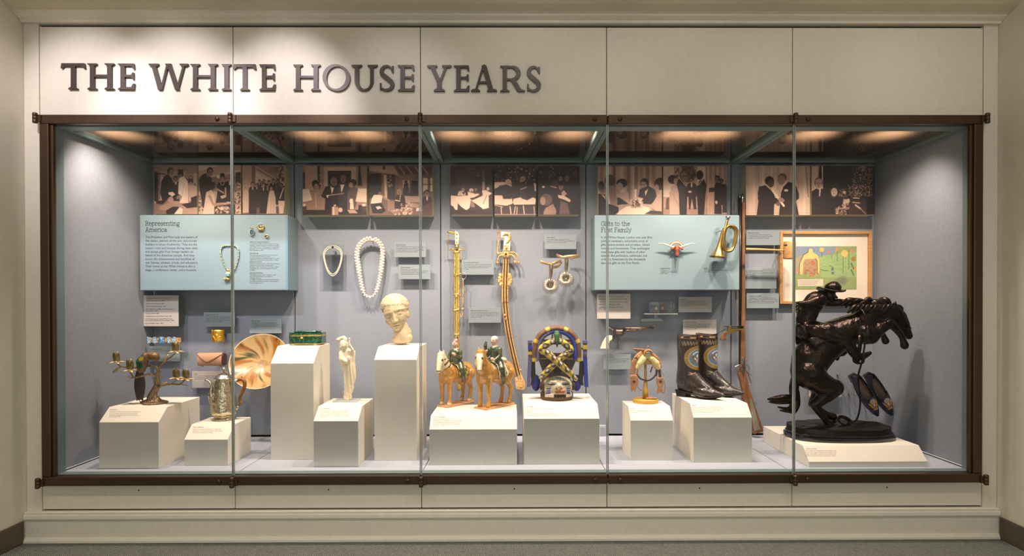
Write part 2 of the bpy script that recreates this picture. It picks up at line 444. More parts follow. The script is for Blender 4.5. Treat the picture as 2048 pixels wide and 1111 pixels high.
# ------------------------------------------------------------------ five glass doors
DY0, DY1 = -.034, -.004
names = ['glass door with a bronze stile, before the bird candelabrum and coffeepot',
         'frameless glass door before the green box, ivory figure and marble head',
         'frameless glass door before the two swords and the carved mask',
         'frameless glass door before the saddle, boots and revolver',
         'glass door with a bronze stile, before the bronze rider']
def hinge(d, x, zc, s):
    m_ = MB()
    m_.lathe([(.0, -.024), (.009, -.024), (.011, -.021), (.011, -.008), (.0095, -.007), (.0095, -.006), (.011, -.005), (.011, .006), (.0095, .007), (.0095, .008), (.011, .009), (.011, .021), (.009, .024), (0, .027)], (x, DY0-.008, zc), 16)
    m_.box(x, x+s*.024, DY0-.006, DY0+.002, zc-.016, zc+.016)
    h = m_.build('hinge', M['brown'], d)
for i in range(5):
    x0, x1 = SEAM[i]+.0015, SEAM[i+1]-.0015
    if i == 0: x0 = P(80.5, 600, DY0).x
    if i == 4: x1 = P(1966, 600, DY0).x
    d = thing('glass_door', names[i], 'door', ((x0+x1)/2, DY0, FB), 'glass doors of the display case')
    MB().box(x0, x1, DY0, DY1, FT-.043, FT).build('top_rail', M['brown'], d, bevel=.004)
    MB().box(x0, x1, DY0, DY1, FB, FB+.043).build('bottom_rail', M['brown'], d, bevel=.004)
    gx0, gx1 = x0, x1
    if i == 0:
        MB().box(x0, x0+.042, DY0, DY1, FB+.043, FT-.043).build('stile', M['brown'], d, bevel=.004); gx0 = x0+.042
        MB().box(x0+.042, x0+.056, DY0+.010, DY1, FB+.043, FT-.043).build('stile_bead', M['brown'], d, bevel=.003)
    if i == 4:
        MB().box(x1-.042, x1, DY0, DY1, FB+.043, FT-.043).build('stile', M['brown'], d, bevel=.004); gx1 = x1-.042
        MB().box(x1-.056, x1-.042, DY0+.010, DY1, FB+.043, FT-.043).build('stile_bead', M['brown'], d, bevel=.003)
    yg = -.016
    MB().add([(gx0, yg, FB+.043), (gx1, yg, FB+.043), (gx1, yg, FT-.043), (gx0, yg, FT-.043)], [(0, 1, 2, 3)]).build('pane', M['glass'], d)
    if i > 0: MB().box(x0, x0+.004, yg-.005, yg+.005, FB+.043, FT-.043).build('glass_edge', M['edge'], d)
    if i < 4: MB().box(x1-.004, x1, yg-.005, yg+.005, FB+.043, FT-.043).build('glass_edge', M['edge'], d)
    hl = i < 3
    hx = (SEAM[i]+.004 if i else x0-.012) if hl else (SEAM[i+1]-.004 if i < 4 else x1+.012)
    sgn = 1 if hl else -1
    hinge(d, hx, FT-.019, sgn); hinge(d, hx, FB+.016, sgn)
    lx = (x1-.058) if hl else (x0+.056)
    for zc in (FT-.020, FB+.020):
        k = MB().lathe([(0, -.009), (.008, -.009), (.010, -.006), (.010, .001)], (lx, DY0, zc), 18, axis='y').build('lock', M['brown'], d)
        MB().box(lx-.0015, lx+.0015, DY0-.0096, DY0-.0085, zc-.005, zc+.005).build('keyhole', M['black'], k)
# ------------------------------------------------------------------ flat print painter: tones or colours computed per vertex of a fine grid
class Paint:
    def __init__(s, x0, y0, x1, y1, step, base, ch=1):
        s.nx = max(8, int((x1-x0)/step)); s.ny = max(8, int((y1-y0)/step))
        s.box = (x0, y0, x1, y1)
        xs = np.linspace(x0, x1, s.nx+1); ys = np.linspace(y0, y1, s.ny+1)
        s.X, s.Y = np.meshgrid(xs, ys)
        s.ch = ch
        s.a = np.zeros(s.X.shape+(ch,)) + np.array(base if ch > 1 else [base])
        s.soft = step*1.6
        s.rng = np.random.RandomState(3)
    def _bb(s, x0, y0, x1, y1):
        bx0, by0, bx1, by1 = s.box
        i0 = int(np.clip((x0-bx0)/(bx1-bx0)*s.nx-2, 0, s.nx+1)); i1 = int(np.clip((x1-bx0)/(bx1-bx0)*s.nx+3, 0, s.nx+1))
        j0 = int(np.clip((y0-by0)/(by1-by0)*s.ny-2, 0, s.ny+1)); j1 = int(np.clip((y1-by0)/(by1-by0)*s.ny+3, 0, s.ny+1))
        return slice(j0, j1), slice(i0, i1)
    def _mix(s, sl, al, col):
        c = np.array(col if s.ch > 1 else [col], float)
        s.a[sl] = s.a[sl]*(1-al[..., None]) + c*al[..., None]
    def e(s, cx, cy, rx, ry, col, rot=0, op=1, soft=None):
        r = max(rx, ry)*1.2+s.soft*2+(soft or 0); sl = s._bb(cx-r, cy-r, cx+r, cy+r)
        x = s.X[sl]-cx; y = s.Y[sl]-cy
        if rot: c, q = math.cos(R(rot)), math.sin(R(rot)); x, y = c*x+q*y, -q*x+c*y
        d = (np.sqrt((x/rx)**2+(y/ry)**2)-1)*min(rx, ry)
        s._mix(sl, np.clip(.5-d/(soft or s.soft), 0, 1)*op, col); return s
    def p(s, col, pts, op=1, soft=None):
        pts = np.array(pts, float); f = soft or s.soft
        sl = s._bb(pts[:, 0].min()-f, pts[:, 1].min()-f, pts[:, 0].max()+f, pts[:, 1].max()+f)
        x = s.X[sl]; y = s.Y[sl]
        if x.size == 0: return s
        ins = np.zeros(x.shape, bool); dm = np.full(x.shape, 1e9); n = len(pts)
        for i in range(n):
            (ax, ay), (bx, by) = pts[i], pts[(i+1) % n]
            if ay != by:
                cnd = ((ay > y) != (by > y)) & (x < (bx-ax)*(y-ay)/(by-ay)+ax); ins ^= cnd
            L2 = (bx-ax)**2+(by-ay)**2+1e-9
            t = np.clip(((x-ax)*(bx-ax)+(y-ay)*(by-ay))/L2, 0, 1)
            dm = np.minimum(dm, np.hypot(x-ax-t*(bx-ax), y-ay-t*(by-ay)))
        d = np.where(ins, -dm, dm)
        s._mix(sl, np.clip(.5-d/f, 0, 1)*op, col); return s
    def l(s, col, w, pts, op=1):
        pts = np.array(pts, float)
        sl = s._bb(pts[:, 0].min()-w, pts[:, 1].min()-w, pts[:, 0].max()+w, pts[:, 1].max()+w)
        x = s.X[sl]; y = s.Y[sl]
        if x.size == 0: return s
        dm = np.full(x.shape, 1e9)
        for i in range(len(pts)-1):
            (ax, ay), (bx, by) = pts[i], pts[i+1]
            L2 = (bx-ax)**2+(by-ay)**2+1e-9
            t = np.clip(((x-ax)*(bx-ax)+(y-ay)*(by-ay))/L2, 0, 1)
            dm = np.minimum(dm, np.hypot(x-ax-t*(bx-ax), y-ay-t*(by-ay)))
        s._mix(sl, np.clip(.5-(dm-w/2)/s.soft, 0, 1)*op, col); return s
    def r(s, col, x0, y0, x1, y1, op=1): return s.p(col, [(x0, y0), (x1, y0), (x1, y1), (x0, y1)], op)
    def grain(s, amp, scale=1):
        g = s.rng.randn(*s.X.shape)[..., None]
        s.a = s.a*(1+amp*g); return s
    def folds(s, amp, per, x0=None, x1=None, y0=None, y1=None):
        bx0, by0, bx1, by1 = s.box
        sl = s._bb(x0 if x0 is not None else bx0, y0 if y0 is not None else by0, x1 if x1 is not None else bx1, y1 if y1 is not None else by1)
        x = s.X[sl]; y = s.Y[sl]
        s.a[sl] += (amp*(np.sin(x/per*6.28+.6*np.sin(y/90))+.5*np.sin(x/per*14.1+1)))[..., None]; return s
    def specks(s, n, x0, y0, x1, y1, r0, r1, col, jit=.2, op=.8):
        for _ in range(n):
            t = s.rng.uniform(0, 1, 5)
            c = col + jit*(t[4]-.5) if s.ch == 1 else [q*(1+jit*(t[4]-.5)) for q in col]
            s.e(x0+(x1-x0)*t[0], y0+(y1-y0)*t[1], r0+(r1-r0)*t[2], r0+(r1-r0)*t[3], c, op=op)
        return s
    # people of a sepia photograph, heads and formal clothes
    def head(s, x, y, r, skin=.6, hair=.12, face=0, bald=0, up=1.0, crown=0):
        s.e(x, y-r*.15, r*.98, r*1.22*up, hair)
        s.e(x+face*r*.28, y+r*.28, r*.78, r*(1.0 if not bald else 1.1), skin)
        if bald: s.e(x+face*r*.15, y-r*.35, r*.82, r*.75, skin*.98)
        if r > 16:
            fx = x+face*r*.42
            for q in (-.32, .32):
                s.e(fx+q*r, y+r*.12, r*.13, r*.07, skin*.35); s.l(skin*.45, r*.08, [(fx+q*r-r*.17, y-.06*r), (fx+q*r+r*.17, y-.06*r)])
            s.l(skin*.6, r*.08, [(fx+face*r*.1, y+r*.15), (fx+face*r*.2, y+r*.5)])
            s.l(skin*.4, r*.09, [(fx-r*.2, y+r*.78), (fx+r*.2, y+r*.76)])
            s.e(x-face*r*.6, y+r*.3, r*.22, r*.4, skin*.7, op=.5, soft=r*.3)
        return s
    def suit(s, x, y, w, h, tone=.1, shirt=.85, lean=0, tie=True, face=0):
        s.p(tone, [(x-w*.18, y), (x+w*.18, y), (x+w*.42, y+w*.14), (x+w*.52, y+w*.45), (x+w*.5+lean, y+h), (x-w*.5+lean, y+h), (x-w*.52, y+w*.45), (x-w*.42, y+w*.14)])
        if shirt:
            sx_ = x+face*w*.12
            s.p(shirt, [(sx_-w*.11, y-w*.03), (sx_+w*.11, y-w*.03), (sx_+w*.05, y+w*.42), (sx_-w*.02, y+w*.5), (sx_-w*.06, y+w*.4)])
            if tie: s.p(tone*.6, [(sx_-w*.08, y+w*.02), (sx_+w*.08, y+w*.09), (sx_+w*.08, y+w*.02), (sx_-w*.08, y+w*.09)])
        s.l(tone+.09, w*.02, [(x-w*.3, y+w*.5), (x-w*.28, y+h*.9)]); s.l(tone+.08, w*.02, [(x+w*.32, y+w*.5), (x+w*.3, y+h*.85)])
        return s
    def mesh(s, name, fn, mat_, parent, ramp=None):
        """fn maps arrays (u,v in 0..1, v down) to world x,y,z arrays"""
        u = np.linspace(0, 1, s.nx+1); v = np.linspace(0, 1, s.ny+1)
        U, V = np.meshgrid(u, v)
        x, y, z = fn(U, V)
        off = Vector((0, 0, 0)); p = parent
        while p is not None: off += p.location; p = p.parent
        co = np.stack([x-off.x, y-off.y, z-off.z], -1).reshape(-1, 3).astype(np.float32)
        w = s.nx+1
        j, i = np.meshgrid(np.arange(s.ny), np.arange(s.nx), indexing='ij')
        q = np.stack([j*w+i, (j+1)*w+i, (j+1)*w+i+1, j*w+i+1], -1).reshape(-1, 4).astype(np.int32)
        me = bpy.data.meshes.new(name)
        me.vertices.add(len(co)); me.vertices.foreach_set('co', co.ravel())
        me.loops.add(q.size); me.loops.foreach_set('vertex_index', q.ravel())
        me.polygons.add(len(q)); me.polygons.foreach_set('loop_start', np.arange(0, q.size, 4, dtype=np.int32))
        me.update(calc_edges=True)
        a = np.clip(s.a, 0, 1)
        if s.ch == 1:
            t = a[..., 0]; k = np.array([0, .25, .55, 1.0]); cols = np.array([(20, 12, 15), (62, 44, 43), (158, 124, 107), (242, 214, 190)])/255. if ramp is None else np.array(ramp)/255.
            a = np.stack([np.interp(t, k, cols[:, c]) for c in range(3)], -1)
        lin = np.where(a <= .04045, a/12.92, ((a+.055)/1.055)**2.4)
        buf = np.ones((len(co), 4), np.float32); buf[:, :3] = lin.reshape(-1, 3)
        at_ = me.color_attributes.new('Col', 'FLOAT_COLOR', 'POINT'); at_.data.foreach_set('color', buf.ravel())
        o = bpy.data.objects.new(name, me); COL.objects.link(o); me.materials.append(mat_)
        if parent: o.parent = parent
        return o
M['print'] = mat('matte_print', (1, 1, 1), .55, vcol=True)

# ------------------------------------------------------------------ lettering
def textmesh(body, size, bold=0.0, width=None, spacing=1.0, lead=1.0):
    """returns (verts 2d, faces) of set type, first baseline at y=0"""
    cu = bpy.data.curves.new('type', 'FONT'); cu.body = body; cu.size = size
    cu.space_line = lead; cu.space_character = spacing; cu.offset = bold*size; cu.resolution_u = 2
    ob = bpy.data.objects.new('type', cu); COL.objects.link(ob)
    me = bpy.data.meshes.new_from_object(ob)
    vs = [(v.co.x, v.co.y) for v in me.vertices]; fs = [tuple(p.vertices) for p in me.polygons]
    bpy.data.objects.remove(ob); bpy.data.meshes.remove(me); bpy.data.curves.remove(cu)
    if width and vs:
        w = max(v[0] for v in vs); k = width/w; vs = [(x*k, y) for x, y in vs]
    return vs, fs
def settype(name, lines, px, py, dy, cap, mat_, parent, plane, width=None, bold=0.0):
    """lines set in photo pixels: left px, first baseline py, leading dy, capital height cap; plane maps (px,py)->world"""
    sets = [textmesh(l_, 1.0, bold) for l_ in lines]
    w = max([max([v[0] for v in vs], default=0) for vs, fs in sets])
    if not w: return
    width = min(width, 1.42*max(map(len, lines))) if width and cap < 2.2 else width
    kx = (width/w) if width else cap/.70
    mb = MB()
    for ln, (vs, fs) in enumerate(sets):
        mb.add([plane(px+x*kx, py+ln*dy-y*cap/.70) for x, y in vs], fs)
    return mb.build(name, mat_, parent)
# Roman capitals of the header sign, drawn as strokes with bracketed serifs, 52 units high
def arcp(cx, cy, rx, ry, a0, a1, n=14):
    return [(cx+rx*math.cos(R(a0+(a1-a0)*i/n)), cy+ry*math.sin(R(a0+(a1-a0)*i/n))) for i in range(n+1)]
def ribbon(pts, ws):
    k = len(pts); A = []; B = []
    for i, (x, y) in enumerate(pts):
        x0, y0 = pts[max(i-1, 0)]; x1, y1 = pts[min(i+1, k-1)]
        dx, dy = x1-x0, y1-y0; L_ = math.hypot(dx, dy) or 1
        w = ws[i] if isinstance(ws, (list, tuple)) else ws
        A.append((x-dy/L_*w/2, y+dx/L_*w/2)); B.append((x+dy/L_*w/2, y-dx/L_*w/2))
    return A+B[::-1]
def lerpw(n, *stops):
    return [float(np.interp(i/(n-1), np.linspace(0, 1, len(stops)), stops)) for i in range(n)]
H_ = 52.0
def stem(x0, x1, top=True, bot=True, e=5):
    P_ = [[(x0, 0), (x1, 0), (x1, H_), (x0, H_)]]
    if bot: P_.append([(x0-e, 0), (x1+e, 0), (x1+e, 1.9), (x1, 4.6), (x0, 4.6), (x0-e, 1.9)])
    if top: P_.append([(x0-e, H_), (x0-e, H_-1.9), (x0, H_-4.6), (x1, H_-4.6), (x1+e, H_-1.9), (x1+e, H_)])
    return P_
def slant(xt, xb, w, yt=H_, yb=0): return [[(xt-w/2, yt), (xb-w/2, yb), (xb+w/2, yb), (xt+w/2, yt)]]
def serif_top(xa, xb): return [[(xa, H_), (xa, H_-2.4), (xa+4, H_-5), (xb-4, H_-5), (xb, H_-2.4), (xb, H_)]]
def serif_bot(xa, xb): return [[(xa, 0), (xb, 0), (xb, 2.4), (xb-4, 5), (xa+4, 5), (xa, 2.4)]]
def glyph(ch, w):
    if ch == 'I': return stem(w/2-4.3, w/2+4.3)
    if ch == 'T': return stem(w/2-4.3, w/2+4.3, top=False)+[[(1.5, H_), (0, H_-10), (3, H_-10), (7, H_-6), (w-7, H_-6), (w-3, H_-10), (w, H_-10), (w-1.5, H_)]]
    if ch == 'H': return stem(5.5, 14)+stem(w-14, w-5.5)+[[(12, 25), (w-12, 25), (w-12, 29.5), (12, 29.5)]]
    if ch == 'E': return stem(5.5, 14)+[[(12, H_), (12, H_-5), (w-6, H_-5), (w-3, H_-11), (w-.5, H_-11), (w-1.5, H_)],
            [(12, 25), (w-7, 25), (w-4.5, 20.5), (w-2, 20.5), (w-2, 34), (w-4.5, 34), (w-7, 29.5), (12, 29.5)],
            [(12, 0), (w-1, 0), (w, 12), (w-3, 12), (w-7, 5), (12, 5)]]
    if ch == 'W': return slant(9, 23, 8.8)+slant(38, 25, 4.2)+slant(40, 57, 8.8)+slant(w-8, w-22, 4.2)+serif_top(0, 20)+serif_top(w-17, w)+[[(33, H_), (38, H_-12), (45, H_)]]
    if ch == 'Y': return [[(w/2-4.4, 0), (w/2+4.4, 0), (w/2+4.4, 22), (w/2+2, 26), (w/2-2, 26), (w/2-4.4, 22)]]+slant(9, w/2-1, 9, H_, 19)+slant(w-10, w/2+2, 4.6, H_, 20)+serif_top(0, 20)+serif_top(w-19, w)+serif_bot(w/2-11, w/2+11)
    if ch == 'A': return slant(w/2-1, 9, 4.2)+slant(w/2, w-11, 9.4)+[[(12, 16), (w-15, 16), (w-17, 20.5), (14, 20.5)]]+serif_bot(0, 18)+serif_bot(w-20, w)+[[(w/2-4, H_), (w/2+4, H_), (w/2+1, H_+2)]]
    if ch == 'O':
        n = 25; a = arcp(w/2, 26, w/2-5, 24.5, 70, 250, n-1); b = arcp(w/2, 26, w/2-5, 24.5, 250, 430, n-1)
        ws = [3.4+5.2*abs(math.sin(PI*i/(n-1)))**1.3 for i in range(n)]
        return [ribbon(a, ws), ribbon(b, ws)]
    if ch == 'U':
        n = 25
        pts = [(10.5, H_), (10.5, 34)]+arcp(w/2-.5, 20, w/2-11, 18.2, 180, 360, n-1)+[(w-11.5, 34), (w-11.5, H_)]
        ws = [8.8, 8.8]+lerpw(n, 8.8, 7, 4, 4.2, 7)+[7, 7]
        return [ribbon(pts, ws)]+serif_top(0, 21)+serif_top(w-20, w)
    if ch == 'R':
        n = 19; bowl = [(12, 49.5)]+arcp(23, 37, 14, 12.5, 90, -90, n-1)+[(12, 24.5)]
        return stem(5.5, 14)+[ribbon(bowl, [4.5]+lerpw(n, 4, 7.6, 9.2, 7.6, 4)+[4.5]), [(20, 25), (30, 26), (w-8, 5), (w, 2.4), (w, 0), (w-14, 0)]]
    if ch == 'S':
        pts = [(w-5.5, 41)]+arcp(w*.5, 39.3, w*.34, 10.6, 25, 210, 10)+[(w*.32, 30.5), (w*.55, 25), (w*.72, 20.5)]+arcp(w*.46, 12.6, w*.40, 10.6, 30, -160, 10)+[(3.5, 12)]
        k = len(pts); ws = lerpw(k, 2.6, 4, 6, 8.4, 9.2, 8.4, 6, 4, 2.6)
        return [ribbon(pts, ws), [(w-5.5, 50), (w-2, 50), (w-2, 37), (w-5, 37)], [(1.5, 16), (4.5, 16), (4.5, 2), (1.5, 2)]]
SIGN = [('THE', [('T', 121, 170), ('H', 174, 228), ('E', 235, 269)]), ('WHITE', [('W', 297, 376), ('H', 380, 435), ('I', 443, 462), ('T', 466.5, 512), ('E', 518, 551)]),
        ('HOUSE', [('H', 586, 641), ('O', 644, 701), ('U', 703, 755), ('S', 758, 789), ('E', 795, 829)]), ('YEARS', [('Y', 854, 903), ('E', 907, 939), ('A', 942, 994), ('R', 1000, 1050), ('S', 1053, 1082)])]
M['letter'] = mat('bronze_letter_metal', srgb(74, 62, 56), .4, .25, var=.05, vscale=30)
for word, ls in SIGN:
    for ch, xa, xb in ls:
        yb_ = 178.2+5.2*(xa-121)/960
        mb = MB()
        for k, pg in enumerate(glyph(ch, xb-xa)):
            q = [P(xa+x, yb_-y, -.012) for x, y in pg]
            q = [(v.x, v.z) for v in q]
            ar = sum(q[i][0]*q[(i+1) % len(q)][1]-q[(i+1) % len(q)][0]*q[i][1] for i in range(len(q)))
            if ar < 0: q = q[::-1]
            mb.prism_y(q, -.012-.00015*k, -.001)
        o = mb.build('sign_letter', M['letter'])
        tag(o, 'raised bronze serif letter %s of the word %s on the header' % (ch, word), 'letter', 'raised header letters')

# slab-serif lower case for the panel titles: strokes in units (x-height 5, capitals 7.2)
def slabglyph(c):
    A = lambda cx, cy, rx, ry, a0, a1: arcp(cx, cy, rx, ry, a0, a1, 8)
    o = A(2.6, 2.5, 2.1, 2.5, 0, 360)
    d = {
     'R': (6.0, [[(1.2,0),(1.2,7.2)],[(.2,0),(2.3,0)],[(.2,7.2),(3.2,7.2)]+A(3.2,5.5,1.7,1.7,90,-90)+[(1.2,3.8)],[(3,3.8),(4.6,0),(5.6,0)]]),
     'A': (6.6, [[(1.2,0),(3.2,7.2),(5.3,0)],[(1.9,2.4),(4.6,2.4)],[(.2,0),(2.2,0)],[(4.3,0),(6.3,0)],[(2.2,7.2),(3.2,7.2)]]),
     'G': (6.8, [A(3.4,3.6,2.9,3.6,45,330),[(6,0.2),(6,3.2),(4.2,3.2)],[(5.6,7),(5.6,5)]]),
     'F': (5.6, [[(1.2,0),(1.2,7.2)],[(.2,0),(2.5,0)],[(.2,7.2),(5.1,7.2),(5.1,5.5)],[(1.2,3.8),(4,3.8)]]),
     'e': (5.2, [[(.5,2.7),(4.7,2.7)]+A(2.6,2.6,2.1,2.4,0,180)+A(2.6,2.5,2.1,2.5,180,320)]),
     'p': (5.7, [[(1.2,5),(1.2,-2.2)],[(.2,5),(1.2,5)],[(.2,-2.2),(2.3,-2.2)],A(3.1,2.5,2.0,2.5,0,360)]),
     'r': (4.2, [[(1.2,0),(1.2,5),(.2,5)],[(.2,0),(2.4,0)],[(1.2,3.4),(2.2,4.7),(3.8,4.9),(3.8,4.0)]]),
     's': (4.6, [[(3.8,3.6),(3.7,4.6),(2.3,5),(.9,4.4),(.9,3.3),(2.2,2.6),(3.7,2.0),(3.9,.9),(2.6,0),(1,.2),(.6,1.4)]]),
     'n': (5.9, [[(1.2,0),(1.2,5),(.2,5)],[(.2,0),(2.2,0)],[(1.2,3.6),(2.2,4.8),(3.4,5),(4.5,4.2),(4.6,0)],[(3.7,0),(5.6,0)]]),
     'h': (5.9, [[(1.2,0),(1.2,7.4),(.2,7.4)],[(.2,0),(2.2,0)],[(1.2,3.6),(2.2,4.8),(3.4,5),(4.5,4.2),(4.6,0)],[(3.7,0),(5.6,0)]]),
     'm': (8.8, [[(1.2,0),(1.2,5),(.2,5)],[(.2,0),(2.2,0)],[(1.2,3.6),(2,4.8),(3.1,5),(4,4.2),(4.1,0)],[(3.2,0),(5,0)],[(4.1,3.6),(5,4.8),(6.3,5),(7.3,4.2),(7.4,0)],[(6.5,0),(8.4,0)]]),
     't': (3.8, [[(1.4,6.6),(1.4,1),(2.2,0),(3.5,.4)],[(.2,5),(3.3,5)]]),
     'i': (2.6, [[(1.2,0),(1.2,5),(.2,5)],[(.2,0),(2.2,0)],[(1.1,6.5),(1.3,7.1)]]),
     'l': (2.6, [[(1.2,0),(1.2,7.4),(.2,7.4)],[(.2,0),(2.2,0)]]),
     'f': (3.8, [[(1.4,0),(1.4,6),(2.2,7.2),(3.6,7.2)],[(.2,5),(3.2,5)],[(.4,0),(2.6,0)]]),
     'g': (5.5, [A(2.5,3,1.9,2.0,0,360),[(3.8,4.6),(5.2,5)],[(1.6,1.2),(1.0,.4),(3.8,0),(4.6,-1.2),(3.4,-2.3),(1.4,-2.2),(.6,-1.2),(1.4,-.1)]]),
     'c': (4.9, [A(2.6,2.5,2.1,2.5,40,325),[(4.3,4.9),(4.3,3.6)]]),
     'o': (5.3, [o]),
     'a': (5.3, [[(.8,4.2),(2.2,5),(3.5,4.6),(3.8,3.6),(3.8,.6),(5,.1)],A(2.2,1.4,1.7,1.4,60,330),[(2.6,2.9),(3.8,3)]]),
     'y': (5.6, [[(.9,5),(2.9,0)],[(4.9,5),(2.6,-1.6),(1.4,-2.3),(.4,-2)],[(.1,5),(1.9,5)],[(3.9,5),(5.5,5)]]),
     ' ': (3.0, [])}
    return d[c]
def slabtext(s, px, py, cap, width, mat_, parent, plane):
    tot = sum(slabglyph(c)[0] for c in s); k = cap/7.2; kx = width/tot
    mb = MB(); x = 0
    for c in s:
        w, st = slabglyph(c)
        for pl in st:
            for i in range(len(pl)-1):
                (ax, ay), (bx, by) = pl[i], pl[i+1]
                L_ = math.hypot(bx-ax, by-ay) or 1; ux, uy = (bx-ax)/L_, (by-ay)/L_; h = .36
                ax -= ux*.2; ay -= uy*.2; bx += ux*.2; by += uy*.2
                q = [(ax-uy*h, ay+ux*h), (ax+uy*h, ay-ux*h), (bx+uy*h, by-ux*h), (bx-uy*h, by+ux*h)]
                mb.add([plane(px+(x+u)*kx, py-v*k) for u, v in q], [(0, 1, 2, 3)])
        x += w
    return mb.build('title_lettering', mat_, parent)

# ------------------------------------------------------------------ photo blocks, seen from their own pictures
K = 280/2048.
def pic(bx, by, x0, y0, x1, y1, bg):
    return Paint(x0, y0, x1, y1, 4.9, bg)
PH = []
# 1 visitor in a long white robe
p = pic(300, 325, 62, 40, 692, 752, .58); p.folds(.02, 160)
p.r(.5, 62, 40, 692, 130); p.p(.2, [(62, 130), (210, 160), (230, 180), (62, 170)]); p.r(.08, 62, 160, 118, 560); p.r(.42, 118, 170, 150, 540); p.r(.66, 150, 170, 190, 540)
p.e(600, 230, 34, 42, .38); p.e(600, 230, 22, 30, .62); p.r(.4, 540, 140, 690, 150); p.r(.7, 640, 150, 692, 470)
p.r(.16, 560, 235, 632, 300); p.e(600, 300, 22, 26, .55); p.p(.75, [(560, 340), (650, 320), (685, 420), (660, 560), (570, 560)]); p.e(660, 320, 16, 20, .45)
p.head(375, 240, 36, .5, .1); p.p(.1, [(330, 290), (420, 280), (430, 560), (330, 560)]); p.p(.85, [(360, 285), (392, 285), (380, 345)])
p.head(300, 135, 48, .52, .14, 1); p.p(.09, [(260, 165), (320, 230), (345, 300), (420, 360), (410, 480), (330, 450), (250, 560), (180, 560), (148, 450), (165, 280), (210, 200)])
p.p(.85, [(255, 160), (300, 225), (285, 205)]); p.p(.9, [(270, 435), (330, 425), (370, 465), (330, 490), (270, 465)])
p.head(448, 175, 42, .45, .1, -1); p.r(.08, 413, 100, 487, 165)
p.p(.93, [(430, 225), (490, 200), (540, 240), (556, 300), (558, 590), (430, 590), (470, 490), (412, 455), (415, 330)]); p.l(.7, 6, [(505, 300), (470, 470)]); p.l(.72, 5, [(530, 350), (525, 580)])
p.p(.1, [(510, 205), (560, 250), (545, 260)])
p.p(.5, [(380, 500), (440, 460), (430, 520), (390, 540)]); p.p(.45, [(62, 600), (250, 540), (300, 580), (300, 752), (62, 752)])
p.p(.13, [(80, 560), (250, 545), (180, 610), (90, 600)]); p.e(300, 545, 45, 42, .6); p.p(.55, [(130, 640), (330, 570), (440, 640), (330, 700), (140, 690)])
p.p(.12, [(230, 700), (340, 640), (440, 650), (350, 752), (240, 752)]); p.p(.85, [(350, 752), (430, 650), (480, 680), (470, 752)]); p.p(.14, [(460, 610), (600, 580), (600, 510), (690, 480), (690, 650), (540, 665)]); p.p(.6, [(480, 680), (690, 690), (690, 752), (480, 752)])
PH.append((300, 325, p, 'sepia photo block of a visitor in a white robe and fez'))
# 2 jewels on a table
p = pic(300, 325, 709, 40, 1332, 752, .66); p.p(.78, [(709, 40), (1000, 40), (860, 90), (709, 130)]); p.r(.5, 709, 200, 1332, 420); p.p(.8, [(900, 190), (1332, 100), (1332, 120), (900, 215)]); p.e(1000, 208, 24, 22, .95); p.r(.3, 1255, 150, 1332, 300)
p.p(.2, [(1265, 145), (1332, 140), (1310, 200)]); p.specks(60, 709, 480, 800, 700, 8, 22, .5, .8); p.specks(60, 1240, 300, 1332, 740, 8, 20, .45, .8)
p.head(878, 130, 48, .5, .2, .5); p.p(.1, [(820, 150), (900, 230), (905, 300), (880, 420), (820, 440), (800, 660), (770, 660), (730, 420), (712, 250), (760, 180)])
p.p(.8, [(815, 140), (850, 190), (880, 290), (862, 230)]); p.head(1165, 225, 40, .55, .5, -1, 1); p.suit(1165, 270, 130, 300, .1)
p.head(1060, 225, 36, .62, .08); p.e(1060, 180, 34, 28, .08); p.p(.08, [(1000, 290), (1110, 280), (1130, 370), (1120, 580), (960, 590), (985, 440), (975, 340)])
p.l(.85, 8, [(1028, 285), (1045, 325), (1075, 325), (1090, 280)]); p.l(.6, 26, [(985, 390), (1075, 440)]); p.l(.6, 28, [(1105, 375), (1105, 480)]); p.p(.72, [(1025, 490), (1090, 470), (1120, 500), (1050, 530)])
p.head(925, 350, 48, .5, .16, 1); p.e(905, 345, 44, 50, .16); p.p(.78, [(820, 430), (890, 400), (940, 470), (945, 560), (930, 752), (770, 752), (800, 560)]); p.l(.55, 36, [(870, 490), (925, 610), (1060, 620)])
p.p(.2, [(940, 640), (1190, 600), (1240, 620), (1240, 752), (940, 752)]); p.specks(50, 960, 650, 1170, 740, 6, 22, .55, .7); p.r(.07, 1170, 610, 1245, 752)
PH.append((300, 325, p, 'sepia photo block of four people looking over jewels on a table'))
# 3 formal party on a staircase
p = pic(300, 325, 1352, 42, 1970, 752, .66); p.folds(.03, 40, x1=1540); p.r(.45, 1490, 42, 1540, 400); p.p(.5, [(1545, 42), (1970, 42), (1970, 300)]); p.l(.3, 10, [(1560, 90), (1900, 290)]); p.p(.78, [(1545, 130), (1760, 250), (1545, 300)])
p.r(.35, 1352, 640, 1970, 752); p.r(.42, 1750, 60, 1880, 150)
for i, (x, y) in enumerate(((1600, 270), (1670, 270), (1740, 280), (1800, 265), (1850, 290), (1640, 300), (1560, 330), (1720, 345))):
    p.suit(x, y+24, 80, 300, .12); p.head(x, y, 20, .6, .12)
p.l(.3, 40, [(1930, 60), (1900, 260), (1850, 380)]); p.specks(30, 1850, 60, 1960, 330, 8, 22, .4, .8)
p.head(1395, 360, 26, .7, .72); p.p(.72, [(1365, 400), (1430, 400), (1445, 480), (1440, 730), (1352, 735), (1360, 480)])
p.suit(1500, 350, 110, 400, .09); p.head(1500, 315, 28, .62, .2); p.suit(1660, 360, 110, 380, .09); p.head(1660, 325, 26, .62, .2)
p.head(1775, 375, 24, .66, .12); p.p(.78, [(1750, 410), (1810, 405), (1838, 520), (1845, 745), (1700, 745), (1735, 480)]); p.l(.6, 6, [(1775, 480), (1765, 740)]); p.l(.62, 5, [(1800, 520), (1810, 740)])
